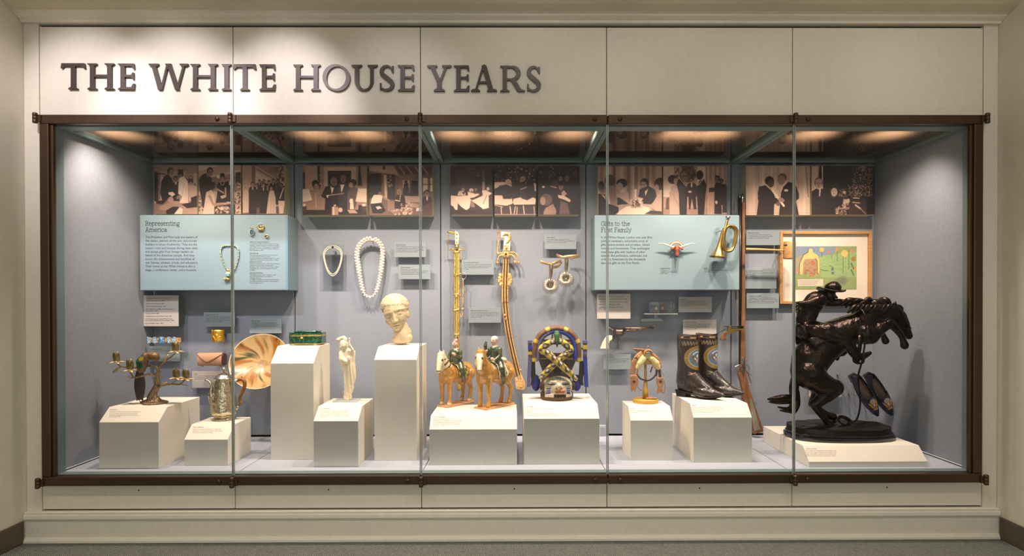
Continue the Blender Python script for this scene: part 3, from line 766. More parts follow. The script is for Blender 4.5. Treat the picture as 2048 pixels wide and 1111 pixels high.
p.p(.1, [(1890, 340), (1970, 340), (1970, 560), (1880, 560)]); p.head(1925, 330, 26, .5, .12); p.l(.9, 14, [(1955, 370), (1900, 520)]); p.p(.82, [(1875, 555), (1970, 560), (1950, 745), (1890, 745)])
PH.append((300, 325, p, 'sepia photo block of a formal party standing below a staircase'))
# 4 four people behind two table lamps
p = pic(600, 325, 36, 46, 976, 766, .5); p.r(.62, 80, 46, 250, 400); p.r(.14, 40, 140, 68, 380); p.r(.7, 352, 62, 822, 130); p.r(.66, 352, 130, 408, 400); p.r(.66, 752, 130, 815, 400); p.r(.06, 408, 120, 748, 420); p.r(.3, 425, 150, 740, 158)
p.p(.07, [(262, 46), (284, 46), (300, 330), (285, 400), (255, 230)]); p.specks(12, 258, 180, 300, 370, 5, 12, .8, .2); p.p(.08, [(860, 46), (880, 46), (910, 340), (845, 340)]); p.r(.1, 36, 690, 976, 766)
p.head(225, 325, 46, .5, .05, .4, up=1.2); p.e(225, 305, 52, 52, .05); p.e(236, 340, 30, 36, .5); p.p(.5, [(190, 390), (260, 380), (300, 440), (320, 560), (350, 690), (185, 690), (200, 560), (165, 460)]); p.l(.7, 10, [(225, 440), (235, 660)])
p.head(495, 280, 50, .45, .5, .4, 1); p.head(632, 235, 46, .42, .35, 0, 1)
p.p(.05, [(370, 350), (450, 330), (560, 345), (590, 470), (580, 690), (360, 690), (370, 530), (310, 490)]); p.p(.9, [(445, 340), (500, 355), (465, 462)]); p.p(.06, [(570, 320), (690, 300), (720, 690), (570, 690)]); p.p(.92, [(592, 315), (655, 315), (605, 440)])
p.r(.06, 460, 345, 500, 362); p.r(.06, 600, 305, 650, 320); p.l(.55, 16, [(405, 480), (640, 450)]); p.p(.9, [(380, 480), (420, 470), (405, 520)])
p.e(775, 295, 58, 52, .05); p.e(745, 325, 32, 40, .55); p.p(.32, [(720, 390), (800, 340), (860, 400), (850, 520), (800, 690), (690, 690), (690, 480)]); p.p(.85, [(735, 530), (770, 525), (790, 680), (730, 680)]); p.e(748, 560, 26, 32, .9)
p.p(.86, [(36, 390), (130, 385), (178, 545), (36, 575)]); p.p(.88, [(850, 378), (976, 378), (976, 580), (812, 570)]); p.e(60, 660, 34, 60, .25); p.e(60, 620, 26, 20, .8); p.e(935, 660, 36, 60, .2); p.e(935, 620, 30, 20, .85); p.p(.06, [(860, 620), (900, 620), (900, 766), (840, 766)])
p.r(.55, 462, 645, 560, 766); p.r(.85, 480, 640, 500, 766); p.e(510, 625, 18, 14, .8); p.e(590, 690, 32, 34, .72); p.p(.6, [(690, 690), (800, 690), (850, 740), (720, 740)])
PH.append((600, 325, p, 'sepia photo block of four people between two table lamps'))
# 5 seated talk round a low table
p = pic(600, 325, 1012, 46, 1938, 766, .4); p.p(.62, [(1012, 46), (1370, 46), (1450, 190), (1012, 120)]); p.r(.25, 1210, 50, 1250, 100); p.p(.3, [(1370, 46), (1938, 46), (1938, 170), (1450, 170)])
for x in (1450, 1560, 1680, 1790): p.l(.5, 26, [(x, 50), (x+80, 165)])
p.r(.1, 1012, 160, 1190, 520); p.p(.78, [(1225, 180), (1265, 180), (1275, 540), (1240, 540)]); p.r(.2, 1280, 170, 1390, 540); p.specks(14, 1290, 190, 1340, 400, 8, 20, .6, .5); p.r(.45, 1450, 190, 1750, 480); p.r(.88, 1800, 225, 1868, 420); p.r(.88, 1910, 225, 1938, 420); p.r(.4, 1800, 312, 1938, 325)
p.r(.72, 1505, 255, 1600, 370); p.head(1550, 285, 22, .3, .1); p.p(.1, [(1520, 310), (1585, 300), (1600, 480), (1500, 480)])
p.head(1705, 235, 30, .45, .3); p.p(.12, [(1640, 260), (1720, 270), (1730, 480), (1600, 490), (1620, 330)]); p.p(.66, [(1530, 490), (1760, 490), (1760, 580), (1540, 580)])
p.head(1160, 455, 40, .5, .15, 1); p.p(.93, [(1080, 470), (1170, 470), (1240, 500), (1200, 520), (1190, 580), (1030, 610), (1050, 520)]); p.l(.55, 24, [(1210, 500), (1300, 550)]); p.p(.07, [(1030, 600), (1190, 590), (1250, 700), (1200, 740), (1060, 740)]); p.p(.85, [(1105, 645), (1165, 635), (1200, 665), (1130, 685)])
p.p(.5, [(1280, 560), (1390, 560), (1380, 710), (1280, 710)]); p.head(1450, 430, 34, .6, .6, 0, 1); p.suit(1460, 470, 150, 200, .14); p.l(.9, 16, [(1395, 550), (1460, 560)]); p.l(.06, 12, [(1453, 470), (1455, 520)])
p.head(1855, 445, 38, .5, .16); p.suit(1860, 490, 140, 180, .2); p.p(.3, [(1780, 640), (1938, 560), (1938, 766), (1780, 766)]); p.e(1680, 625, 60, 30, .6); p.specks(90, 1480, 590, 1640, 760, 8, 22, .62, .7); p.specks(30, 1340, 680, 1480, 766, 8, 18, .6, .6); p.p(.85, [(1700, 660), (1760, 655), (1790, 700), (1700, 710)])
PH.append((600, 325, p, 'sepia photo block of men seated in talk round a low table'))
# 6 dancers on a stage
p = pic(890, 325, 82, 46, 692, 760, .22); p.folds(.02, 80); p.p(.34, [(82, 46), (520, 46), (360, 380), (200, 380)], op=.6, soft=120); p.r(.62, 545, 280, 582, 520); p.r(.4, 545, 120, 582, 280); p.specks(8, 360, 55, 440, 115, 4, 8, .6); p.specks(9, 460, 140, 540, 215, 4, 9, .65)
p.p(.9, [(82, 480), (170, 485), (190, 560), (180, 690), (150, 690), (120, 640), (82, 620)]); p.p(.94, [(165, 490), (340, 480), (380, 540), (360, 660), (310, 695), (230, 640), (160, 560)]); p.p(.95, [(330, 420), (380, 440), (500, 455), (500, 470), (420, 510), (340, 520)]); p.e(385, 405, 32, 30, .9); p.e(390, 425, 16, 18, .5)
p.e(265, 395, 22, 28, .55); p.p(.85, [(200, 420), (250, 410), (300, 440), (300, 480), (180, 480)]); p.p(.15, [(240, 430), (290, 430), (280, 470)]); p.e(452, 392, 20, 24, .5); p.p(.3, [(415, 410), (460, 410), (480, 450), (430, 460)])
p.head(630, 375, 24, .55, .12); p.e(630, 380, 22, 24, .85); p.p(.92, [(540, 410), (600, 400), (690, 450), (640, 480), (640, 660), (560, 680), (480, 620), (370, 550), (420, 540), (560, 480)]); p.l(.6, 14, [(610, 480), (560, 600)]); p.p(.5, [(370, 560), (410, 565), (440, 650), (380, 650)]); p.r(.14, 82, 690, 692, 760)
PH.append((890, 325, p, 'sepia photo block of dancers in white gowns on a stage'))
# 7 two men on garden loungers
p = pic(890, 325, 722, 46, 1332, 765, .14); p.specks(160, 722, 46, 1332, 330, 5, 16, .3, .5); p.specks(20, 780, 50, 1300, 250, 5, 12, .75, .2)
p.p(.84, [(722, 285), (870, 280), (885, 320), (800, 350), (722, 380)]); p.p(.85, [(722, 475), (850, 480), (980, 520), (990, 600), (900, 630), (722, 610)]); p.p(.86, [(1000, 530), (1100, 505), (1200, 550), (1280, 500), (1330, 530), (1320, 610), (1010, 615), (990, 580)]); p.p(.82, [(1295, 300), (1332, 300), (1332, 420), (1310, 410)])
p.head(925, 305, 48, .75, .85, 1, 1); p.p(.1, [(800, 335), (900, 320), (1040, 390), (980, 440), (970, 530), (850, 530), (830, 440), (722, 420)]); p.head(1145, 245, 46, .62, .25, -1, 1); p.p(.09, [(1080, 300), (1190, 260), (1300, 310), (1320, 490), (1200, 550), (1110, 510), (1050, 470), (1040, 340)]); p.p(.92, [(1160, 320), (1200, 265), (1185, 300)]); p.l(.6, 20, [(1110, 390), (1190, 360)]); p.p(.2, [(1080, 420), (1160, 410), (1200, 540), (1130, 530)])
p.r(.22, 722, 640, 1332, 765); p.l(.8, 12, [(820, 640), (825, 750)]); p.l(.8, 14, [(950, 640), (965, 750)]); p.l(.7, 14, [(1030, 640), (1010, 750)]); p.l(.85, 12, [(1145, 630), (1160, 750)]); p.l(.8, 10, [(1055, 650), (1050, 755)]); p.l(.7, 10, [(1300, 640), (1310, 755)]); p.l(.75, 8, [(722, 620), (850, 650)]); p.r(.5, 722, 750, 1332, 765)
PH.append((890, 325, p, 'sepia photo block of two men talking on garden loungers'))
# 8 couples dancing in a crowd
p = pic(890, 325, 1372, 46, 1970, 760, .07); p.specks(80, 1372, 46, 1970, 200, 8, 30, .16, .25); p.specks(14, 1380, 60, 1700, 240, 6, 16, .45, .3)
p.head(1905, 150, 40, .35, .1); p.p(.06, [(1860, 200), (1970, 190), (1970, 660), (1820, 660)]); p.head(1690, 225, 36, .5, .1); p.head(1795, 220, 44, .4, .2, -1); p.p(.07, [(1750, 300), (1850, 270), (1900, 400), (1850, 640), (1770, 560)]); p.head(1605, 285, 50, .28, .16, .6); p.p(.06, [(1420, 400), (1550, 345), (1660, 370), (1720, 470), (1680, 660), (1400, 660), (1390, 470)])
p.l(.85, 12, [(1550, 345), (1630, 370)]); p.head(1700, 345, 44, .5, .1, -.3); p.e(1700, 300, 48, 36, .1); p.p(.7, [(1700, 440), (1740, 400), (1785, 460), (1720, 500)]); p.p(.85, [(1650, 470), (1740, 480), (1840, 545), (1825, 580), (1740, 540), (1660, 515)]); p.p(.35, [(1690, 560), (1790, 590), (1830, 755), (1670, 755)])
p.e(1480, 540, 88, 88, .36); p.e(1430, 560, 40, 60, .55); p.p(.5, [(1420, 760), (1470, 660), (1580, 600), (1630, 700), (1620, 760)]); p.e(1440, 355, 24, 18, .8); p.r(.06, 1372, 660, 1440, 760)
PH.append((890, 325, p, 'dark sepia photo block of couples dancing in a crowd'))
# 9 candlelit dinner
p = pic(1185, 325, 84, 52, 1014, 760, .64); p.folds(.09, 190)
for x, w in ((300, 40), (500, 50), (610, 50), (770, 60)): p.r(.36, x, 52, x+w, 560, .7)
p.e(255, 260, 80, 85, .3); p.p(.48, [(230, 330), (340, 360), (350, 640), (260, 640)]); p.e(135, 360, 52, 80, .45); p.e(125, 330, 48, 60, .2); p.p(.07, [(84, 450), (180, 470), (230, 600), (380, 650), (380, 720), (330, 760), (84, 760)]); p.p(.9, [(120, 455), (180, 490), (195, 540)])
p.e(430, 300, 78, 66, .07); p.e(400, 350, 46, 60, .62); p.p(.62, [(350, 470), (440, 430), (520, 440), (545, 590), (480, 600), (400, 500)]); p.p(.08, [(360, 510), (420, 510), (540, 600), (360, 620)]); p.l(.66, 34, [(380, 480), (540, 590)])
p.head(760, 320, 66, .6, .18, -1); p.p(.06, [(690, 390), (820, 340), (920, 400), (950, 560), (890, 610), (720, 600), (670, 500)]); p.p(.92, [(765, 420), (815, 380), (775, 490)]); p.e(990, 310, 85, 90, .16); p.e(940, 370, 32, 55, .55); p.p(.68, [(900, 560), (950, 470), (1014, 440), (1014, 700), (920, 690), (830, 640)]); p.l(.66, 30, [(780, 620), (900, 660)])
p.p(.9, [(380, 720), (480, 640), (700, 620), (830, 660), (840, 720), (760, 760), (360, 760)]); p.r(.95, 615, 420, 645, 540); p.e(630, 408, 20, 24, .97); p.specks(70, 565, 520, 725, 645, 10, 26, .75, .6); p.specks(30, 580, 560, 700, 650, 8, 16, .3, .4); p.p(.6, [(380, 650), (470, 610), (480, 650), (390, 700)])
p.p(.16, [(150, 680), (280, 700), (330, 760), (150, 760)]); p.p(.22, [(760, 750), (850, 700), (1014, 710), (1014, 760)])
PH.append((1185, 325, p, 'sepia photo block of a candlelit dinner round a flower centrepiece'))
# 10 standing group in evening dress
p = pic(1185, 325, 1036, 50, 1964, 760, .6); p.r(.8, 1036, 50, 1200, 430); p.e(1400, 160, 110, 130, .35); p.specks(60, 1300, 50, 1500, 260, 8, 26, .32, .3); p.r(.82, 1530, 50, 1650, 400); p.folds(.1, 70, x0=1660); p.p(.85, [(1036, 400), (1120, 400), (1130, 500), (1036, 500)]); p.r(.5, 1036, 660, 1964, 760); p.specks(16, 1200, 60, 1280, 200, 8, 20, .45, .9)
p.p(.3, [(1080, 530), (1120, 500), (1120, 680), (1070, 680)])
p.e(1175, 245, 72, 66, .2); p.e(1220, 270, 34, 46, .6); p.p(.66, [(1150, 340), (1230, 330), (1265, 440), (1275, 760), (1130, 760), (1135, 460)]); p.l(.6, 30, [(1180, 470), (1260, 640)])
p.head(1330, 195, 56, .48, .3, .8, 1); p.p(.07, [(1250, 250), (1300, 230), (1370, 330), (1385, 500), (1375, 760), (1275, 760), (1262, 440), (1232, 320)]); p.l(.9, 9, [(1280, 232), (1365, 340)])
p.suit(1450, 295, 140, 200, .12); p.head(1445, 255, 30, .55, .1); p.p(.12, [(1400, 440), (1510, 440), (1520, 680), (1480, 680), (1455, 520), (1430, 680), (1410, 680)]); p.e(1425, 425, 28, 16, .75)
p.head(1570, 185, 52, .22, .06, -.5); p.e(1570, 190, 46, 56, .1); p.p(.07, [(1560, 270), (1630, 235), (1665, 330), (1650, 520), (1630, 760), (1545, 760), (1530, 520), (1510, 390)]); p.l(.9, 10, [(1545, 330), (1620, 240)])
p.e(1740, 300, 38, 42, .62); p.p(.6, [(1700, 360), (1790, 350), (1810, 470), (1815, 760), (1680, 760), (1690, 560), (1670, 440)]); p.p(.08, [(1705, 370), (1780, 365), (1785, 425), (1705, 430)]); p.l(.5, 6, [(1730, 520), (1710, 750)]); p.l(.5, 6, [(1770, 540), (1780, 750)])
p.head(1825, 240, 40, .4, .07, -1); p.suit(1840, 290, 110, 460, .07, None); p.head(1885, 270, 30, .35, .07); p.suit(1910, 310, 110, 420, .09, None); p.p(.5, [(1885, 620), (1905, 620), (1900, 760), (1890, 760)]); p.e(1812, 580, 18, 26, .75)
PH.append((1185, 325, p, 'sepia photo block of a standing group in evening dress by curtains'))
# 11 a rolled scroll handed over
p = pic(1480, 325, 90, 46, 1022, 766, .8); p.folds(.05, 150); p.specks(90, 100, 500, 1000, 720, 4, 8, .85, .1, .5); p.r(.6, 90, 735, 1022, 740); p.l(.5, 6, [(275, 60), (280, 760)]); p.l(.5, 6, [(550, 60), (545, 400)]); p.l(.45, 12, [(960, 60), (1000, 500)]); p.l(.55, 8, [(800, 60), (860, 400)]); p.l(.55, 8, [(490, 60), (480, 300)])
p.e(430, 265, 66, 66, .1); p.e(452, 300, 48, 62, .3); p.p(.12, [(370, 330), (440, 390), (490, 440), (530, 560), (500, 620), (495, 766), (245, 766), (270, 560), (258, 440), (280, 350)]); p.p(.9, [(375, 320), (440, 385), (425, 375)]); p.l(.12, 80, [(300, 520), (530, 560)])
p.e(620, 220, 66, 66, .4); p.e(605, 260, 54, 68, .55); p.p(.11, [(640, 340), (710, 280), (810, 310), (860, 450), (865, 520), (820, 560), (860, 766), (570, 766), (590, 560), (600, 440)]); p.p(.92, [(630, 330), (690, 270), (650, 340)]); p.e(675, 405, 32, 18, .92); p.l(.95, 32, [(480, 410), (640, 630)]); p.e(605, 545, 48, 32, .55, 20); p.e(560, 600, 36, 30, .4)
PH.append((1480, 325, p, 'sepia photo block of two men passing a rolled scroll'))
# 12 pair beside a lit tree
p = pic(1480, 325, 1048, 46, 1972, 760, .05); p.r(.82, 1048, 46, 1216, 420); p.r(.55, 1140, 46, 1160, 240); p.p(.06, [(1165, 46), (1190, 46), (1200, 230), (1150, 230)])
p.specks(420, 1640, 50, 1930, 480, 3, 9, .62, .6, .8); p.specks(160, 1580, 330, 1900, 500, 3, 9, .62, .6, .8); p.specks(60, 1440, 380, 1560, 500, 4, 10, .5, .6); p.r(.05, 1940, 46, 1972, 760); p.p(.05, [(1216, 46), (1640, 46), (1640, 200), (1420, 290), (1216, 360)])
p.head(1150, 300, 62, .7, .28, 0, 1); p.suit(1160, 380, 240, 380, .08, .95, 0, False); p.p(.06, [(1135, 390), (1160, 390), (1155, 520), (1140, 500)]); p.e(1380, 405, 76, 86, .14); p.e(1378, 430, 46, 62, .78); p.e(1362, 415, 7, 4, .2); p.e(1394, 415, 7, 4, .2); p.l(.35, 7, [(1362, 455), (1392, 455)]); p.p(.07, [(1290, 500), (1370, 510), (1450, 490), (1510, 580), (1480, 760), (1270, 760)]); p.l(.6, 6, [(1340, 470), (1370, 510), (1410, 470)])
p.p(.22, [(1590, 560), (1850, 530), (1850, 760), (1590, 760)]); p.r(.12, 1600, 500, 1850, 550); p.l(.8, 16, [(1660, 515), (1740, 520)]); p.l(.75, 14, [(1650, 580), (1750, 590)]); p.l(.75, 26, [(1690, 620), (1760, 670)]); p.l(.5, 14, [(1760, 670), (1840, 750)]); p.specks(40, 1500, 540, 1590, 680, 8, 22, .7, .5); p.specks(60, 1400, 650, 1560, 760, 6, 18, .5, .7); p.e(1525, 435, 20, 22, .8)
PH.append((1480, 325, p, 'dark sepia photo block of a smiling pair beside a lit tree'))
M['blockside'] = mat('pale_yellow_block_side', srgb(206, 200, 168), .6)
YPH = YB-.09
for (bx, by, p, lab) in PH:
    p.grain(.03)
    x0, y0, x1, y1 = p.box
    a = P(bx+x0*K, by+y0*K, YPH); b = P(bx+x1*K, by+y1*K, YPH)
    zt = min(a.z, ZC-.012)
    t = thing('photo_block', lab, 'photograph', ((a.x+b.x)/2, YB, b.z), 'sepia photo blocks along the top of the back wall')
    MB().box(a.x, b.x, YPH+.0015, YB-.0005, b.z, zt).build('block', M['blockside'], t, bevel=.001)
    p.mesh('print', lambda U, V, a=a, b=b, zt=zt: (a.x+(b.x-a.x)*U, U*0+YPH, zt+(b.z-zt)*V), M['print'], t)

# ------------------------------------------------------------------ the two blue text panels
YPN = YB-.17
def bluepanel(x0, y0, x1, y1, label, band=None):
    a = P(x0, y0, YPN); b = P(x1, y1, YPN)
    t = thing('text_panel', label, 'panel', ((a.x+b.x)/2, YB, b.z), 'pale blue text panels on the back wall')
    MB().box(a.x, b.x, YPN, YB-.0005, b.z, a.z-.002).build('panel_body', M['panelblue'], t, bevel=.004)
    if band:
        c = P(band, y0, YPN)
        MB().box(c.x, b.x, YPN-.0006, YPN+.001, b.z+.002, a.z-.004).build('edge_band', M['stripe'], t)
    pl = lambda u, v: P(u, v, YPN-.0007)
    return t, pl
t, pl = bluepanel(279, 429, 576, 580, 'pale blue text panel headed Representing America', 571)
slabtext('Representing', 290.5, 450.5, 8.6, 69, M['ink'], t, pl); slabtext('America', 290.5, 463, 8.6, 44, M['ink'], t, pl)
settype('body_lettering', ['The President and First Lady are leaders of', 'the nation, patrons of the arts, and morale', 'builders in times of adversity. They are the', "nation's host and hostess during state visits", 'and accept gifts from foreign leaders on', 'behalf of the American people. And they', 'honor the achievements and sacrifices of', 'war heroes, athletes, artists, and educators.', 'Their home at the White House is also a', 'stage, a conference center, and a museum.'], 291, 475.8, 7.28, 4.4, M['ink'], t, pl, 105)
for ty, tl, bl in ((484.3, 'Gold and Turquoise Necklace', ['A pre-Columbian pendant hangs from this', 'necklace made of gold and turquoise beads', 'on a silver chain. It was a gift to Lynda Bird', 'Johnson from Mexican President Gustavo', 'Diaz Ordaz in 1966.']),
                   (506.8, 'Gold Earring', ['This earring was purchased in the second', 'or third century A.D. as usual', 'bears an image of a Persian emperor. It was', 'a gift from King Hussein of Jordan in 1964.']),
                   (524.0, 'Aquamarine Brooch', ['Clusters of diamonds in white gold settings', 'adorn the top of this twenty-carat', 'brooch, a gift from Artur da Costa e Silva,', 'President-elect of the Republic of Brazil', 'in 1967.']),
                   (546.2, 'Hammered Gold Ring', ['This fifth-century A.D. ring was a gift', 'from Prime Minister Levi Eshkol', 'and Mrs. Eshkol', 'in 1968. The figures of a bull and Fortuna,', 'the Roman goddess of fate, are carved in', 'the carnelian stone.'])):
    settype('caption_lettering', [tl], 499.5, ty, 3.2, 1.9, M['ink'], t, pl, 1.43*len(tl), .012)
    settype('caption_lettering', bl, 499.5, ty+3.7, 3.2, 1.8, M['ink'], t, pl, 59)
t, pl = bluepanel(1189, 429.5, 1479, 579.5, 'pale blue text panel headed Gifts to the First Family')
slabtext('Gifts to the', 1202, 451, 8.6, 58, M['ink'], t, pl); slabtext('First Family', 1202, 463.5, 8.6, 61, M['ink'], t, pl)
settype('body_lettering', ['In the White House, Lyndon and Lady Bird', 'Johnson received a remarkable array of', 'gifts\u2014some ancient and priceless, others', 'humble and homemade. They exchanged', 'many state gifts with leaders of other', 'nations. But politicians, celebrities, and', 'ordinary Americans by the thousands', 'also sent gifts to the First Family.'], 1202, 476.3, 7.28, 4.4, M['ink'], t, pl, 102)
settype('caption_lettering', ['Longhorn Plaque'], 1320, 537, 3.2, 1.9, M['ink'], t, pl, 22, .012)
settype('caption_lettering', ['This plaque of', 'Longhorn steer was used', 'Club, Texas.'], 1320.5, 540.6, 3.3, 1.8, M['ink'], t, pl, 46)
settype('caption_lettering', ['Bugle'], 1408, 537, 3.2, 1.9, M['ink'], t, pl, 8, .012)
settype('caption_lettering', ['This French-made Army bugle dates', 'from 1871.'], 1408.5, 540.6, 3.3, 1.8, M['ink'], t, pl, 47)

# ------------------------------------------------------------------ label cards standing off the back wall
M['cardw'] = mat('white_label_card', srgb(190, 184, 178), .7)
M['cardshade'] = mat('shaded_label_card', srgb(134, 146, 152), .7)  # same card as the white one, with shade put into its colour
M['spacer'] = mat('grey_card_spacer', srgb(120, 128, 132), .8)
YCD = YB-.045
def card(x0, y0, x1, y1, m_, label, title, lines, Y=YCD, tw=None, lw=None, tilt=0, ft=None, mask=None):
    a = P(x0, y0, Y); b = P(x1, y1, Y)
    t = thing('label_card', label, 'label', ((a.x+b.x)/2, YB, (a.z+b.z)/2), 'label cards on the back wall')
    MB().box(a.x, b.x, Y, Y+.006, b.z, a.z).build('card', M[m_], t, bevel=.001)
    dx = (b.x-a.x)*.08; dz = (a.z-b.z)*.10
    MB().box(a.x+dx, b.x-dx, Y+.0062, YB-.0003, b.z+dz, a.z-dz).build('spacer', M['spacer'], t)
    pl = lambda u, v: P(u, v, Y-.0004)
    yy = ft or y0+6.3
    if title: settype('title_lettering', [title], x0+4.4, yy, 3.2, 1.9, M['ink'], t, pl, tw or 1.36*len(title), .012)
    if lines: settype('caption_lettering', lines, x0+4.4, yy+3.7, 3.2, 1.8, M['ink'], t, pl, lw or (x1-x0-9))
    return t, pl
t, pl = card(287, 590, 357, 652, 'cardw', 'tall white label card under the Representing America panel', None, None, YB-.10)
settype('title_lettering', ['Photographs above, from left to right:'], 293, 596.5, 3.2, 2.0, M['ink'], t, pl, 49)
for i, (yy, tx) in enumerate(((602.2, 'Visitors from Morocco, 1967'), (607.5, 'Visitors from Israel, 1968'), (613, 'Visitors from Australia, 1966'), (618.6, 'Prime Minister and Mrs. Keith Holyoake of'), (622, 'New Zealand, 1968'), (627.2, 'At Camp David, 1968'), (632.7, 'A performance at the White House, 1967'), (638, 'In the flower garden at the White House'), (641.4, 'with Israeli President Zalman Shazar, 1966'), (646.8, 'At an inaugural ball, 1965'))):
    settype('caption_lettering', [tx], 292.5-i*.25, yy, 3.2, 2.0, M['ink'], t, pl, 1.38*len(tx), .012)
card(407, 624, 470, 653, 'cardshade', 'label card in a shaded tone above the gold cuff bracelet', 'Gold Bracelet Cuff', ['Cornerstone Michaela and Lower the Harrison', 'this gold bracelet cuff, a gift from Maceo', 'Salvagatero Lindley, Represented here of the', 'President of Mexico, in 1967.'])
card(499, 636, 563, 666, 'cardshade', 'label card in a shaded tone above the glazed bowl', 'Persian Bowl', ['This glazed bowl is thought to date from', 'the ninth or tenth century. It was a gift from', 'the Shah of Iran, Mohammad Reza Pahlavi,', 'in 1964.'])
card(292, 692, 360, 722, 'cardshade', 'label card under the blue tile bracelet', 'Gold-Plated Bracelet', ['Gold settings hold five lava tiles'], lw=46)
card(384, 742, 456, 775, 'cardw', 'label card under the woven clutch purse', 'Purse', ['This purse is made in the pattern of a', 'and mounted in gold. It was a gift', 'from Prime Minister'], lw=56)
card(788, 484, 852, 514, 'cardshade', 'label card beside the shell necklace, upper of the pair', 'Pearl Necklace', ['This double-strand pearl necklace was a gift', 'from Hayato Ikeda, Prime Minister of Japan,', 'and Mrs. Ikeda, in 1964. Mrs. Johnson wore', 'it to several White House events.'])
card(797, 529, 861, 558, 'cardshade', 'label card beside the shell necklace, lower of the pair', 'Shell Necklace', ['Called a lei, this necklace is made', 'of polished cowrie shells. It was a gift from', 'Speaker Amata Kabua, representative of', 'of the Marshall Islands, in 1968.'])
card(923, 519, 988, 549, 'cardshade', 'label card beside the straight gold sword', 'Saudi Ceremonial Sword', ['This sword has a gold and ivory hilt with a', 'decorated scabbard and gold straps. It was', 'a gift from King Faisal of Saudi Arabia', 'in 1966.'])
card(937, 615, 1002, 645, 'cardshade', 'label card between the two swords, below the other', 'Moroccan Ceremonial Sword', ['This steel-bladed sword has a gold and ivory', 'hilt with mounted emeralds, diamonds, and', 'rubies. It was a gift from King Hassan II of', 'Morocco in 1967.'])
card(1089, 469, 1153, 498, 'cardshade', 'label card above the silver spurs', 'Silver Spurs', ['These silver spurs were a gift from', 'Lee Kuan Yew, Prime Minister of Singapore,', 'and Mrs. Lee Kuan Yew in 1967.'])
t, pl = card(1194, 587, 1261, 637, 'cardw', 'tall white label card under the First Family panel', None, None, YB-.10)
settype('title_lettering', ['Photographs above, from left to right:'], 1198.5, 593.5, 3.2, 2.0, M['ink'], t, pl, 49)
for yy, tx in ((598.8, 'A State dinner at the White House, 1965'), (604, 'An event honoring the Arts Council, 1966'), (609.3, 'Musician Duke Ellington, 1966'), (614.7, 'Lighting of White House Christmas'), (618, 'tree, 1967')):
    settype('caption_lettering', [tx], 1198.5, yy, 3.2, 2.0, M['ink'], t, pl, 1.42*len(tx), .012)
card(1357, 593, 1424, 624, 'cardw', 'label card beside the clear dog paperweight', 'Beagles', ['This Lucite paperweight has the heads', 'of two beagles engraved on the bottom', 'to commemorate the Johnsons\u2019 beagles,', 'Him and Her.'], lw=52)
card(1366, 638.5, 1433, 671, 'cardw', 'label card directly above the cowboy boots', 'Small but lethal', ['Country Western heard the four-barrel', 'pistol, sometimes called a \u201cpepperbox.\u201d', 'It was manufactured by C. Sharps and', 'Company in 1868.'], lw=52)
card(1207, 708, 1262, 738, 'cardshade', 'label card below the ivory-gripped revolver', 'Colt Revolver', ['A replica of Colt\u2019s Patent Fire Arms Manufactu', 'Company presented this single action army', 'revolver to President Johnson in 1968.'], lw=48)
card(1492, 460, 1560, 490, 'cardshade', 'label card above the handle of the gavel', 'Monticello Gavel', ['This gavel was made of wood from', 'Thomas Jefferson\u2019s estate, Monticello,', 'outside Charlottesville, Virginia.'], lw=50)
card(1488, 536, 1553, 577, 'cardshade', 'large label card below the handle of the gavel', 'Dr. Seuss Comes to Austin', ['Theodor Geisel, better known as Dr. Seuss,', 'was named to', 'the President\u2019s', 'President\u2019s library'], lw=55)
card(1493, 586, 1558, 616, 'cardshade', 'label card beside the long rifle, lowest of three', 'Kentucky Long Rifle', ['The people of western Kentucky gave this', 'rifle to President Johnson in December 1964.', 'It is modeled after the famous Kentucky long', 'rifle of American pioneer Daniel Boone.'], lw=58)
card(1618, 764, 1683, 793, 'cardw', 'label card behind the bronze rider', None, None)
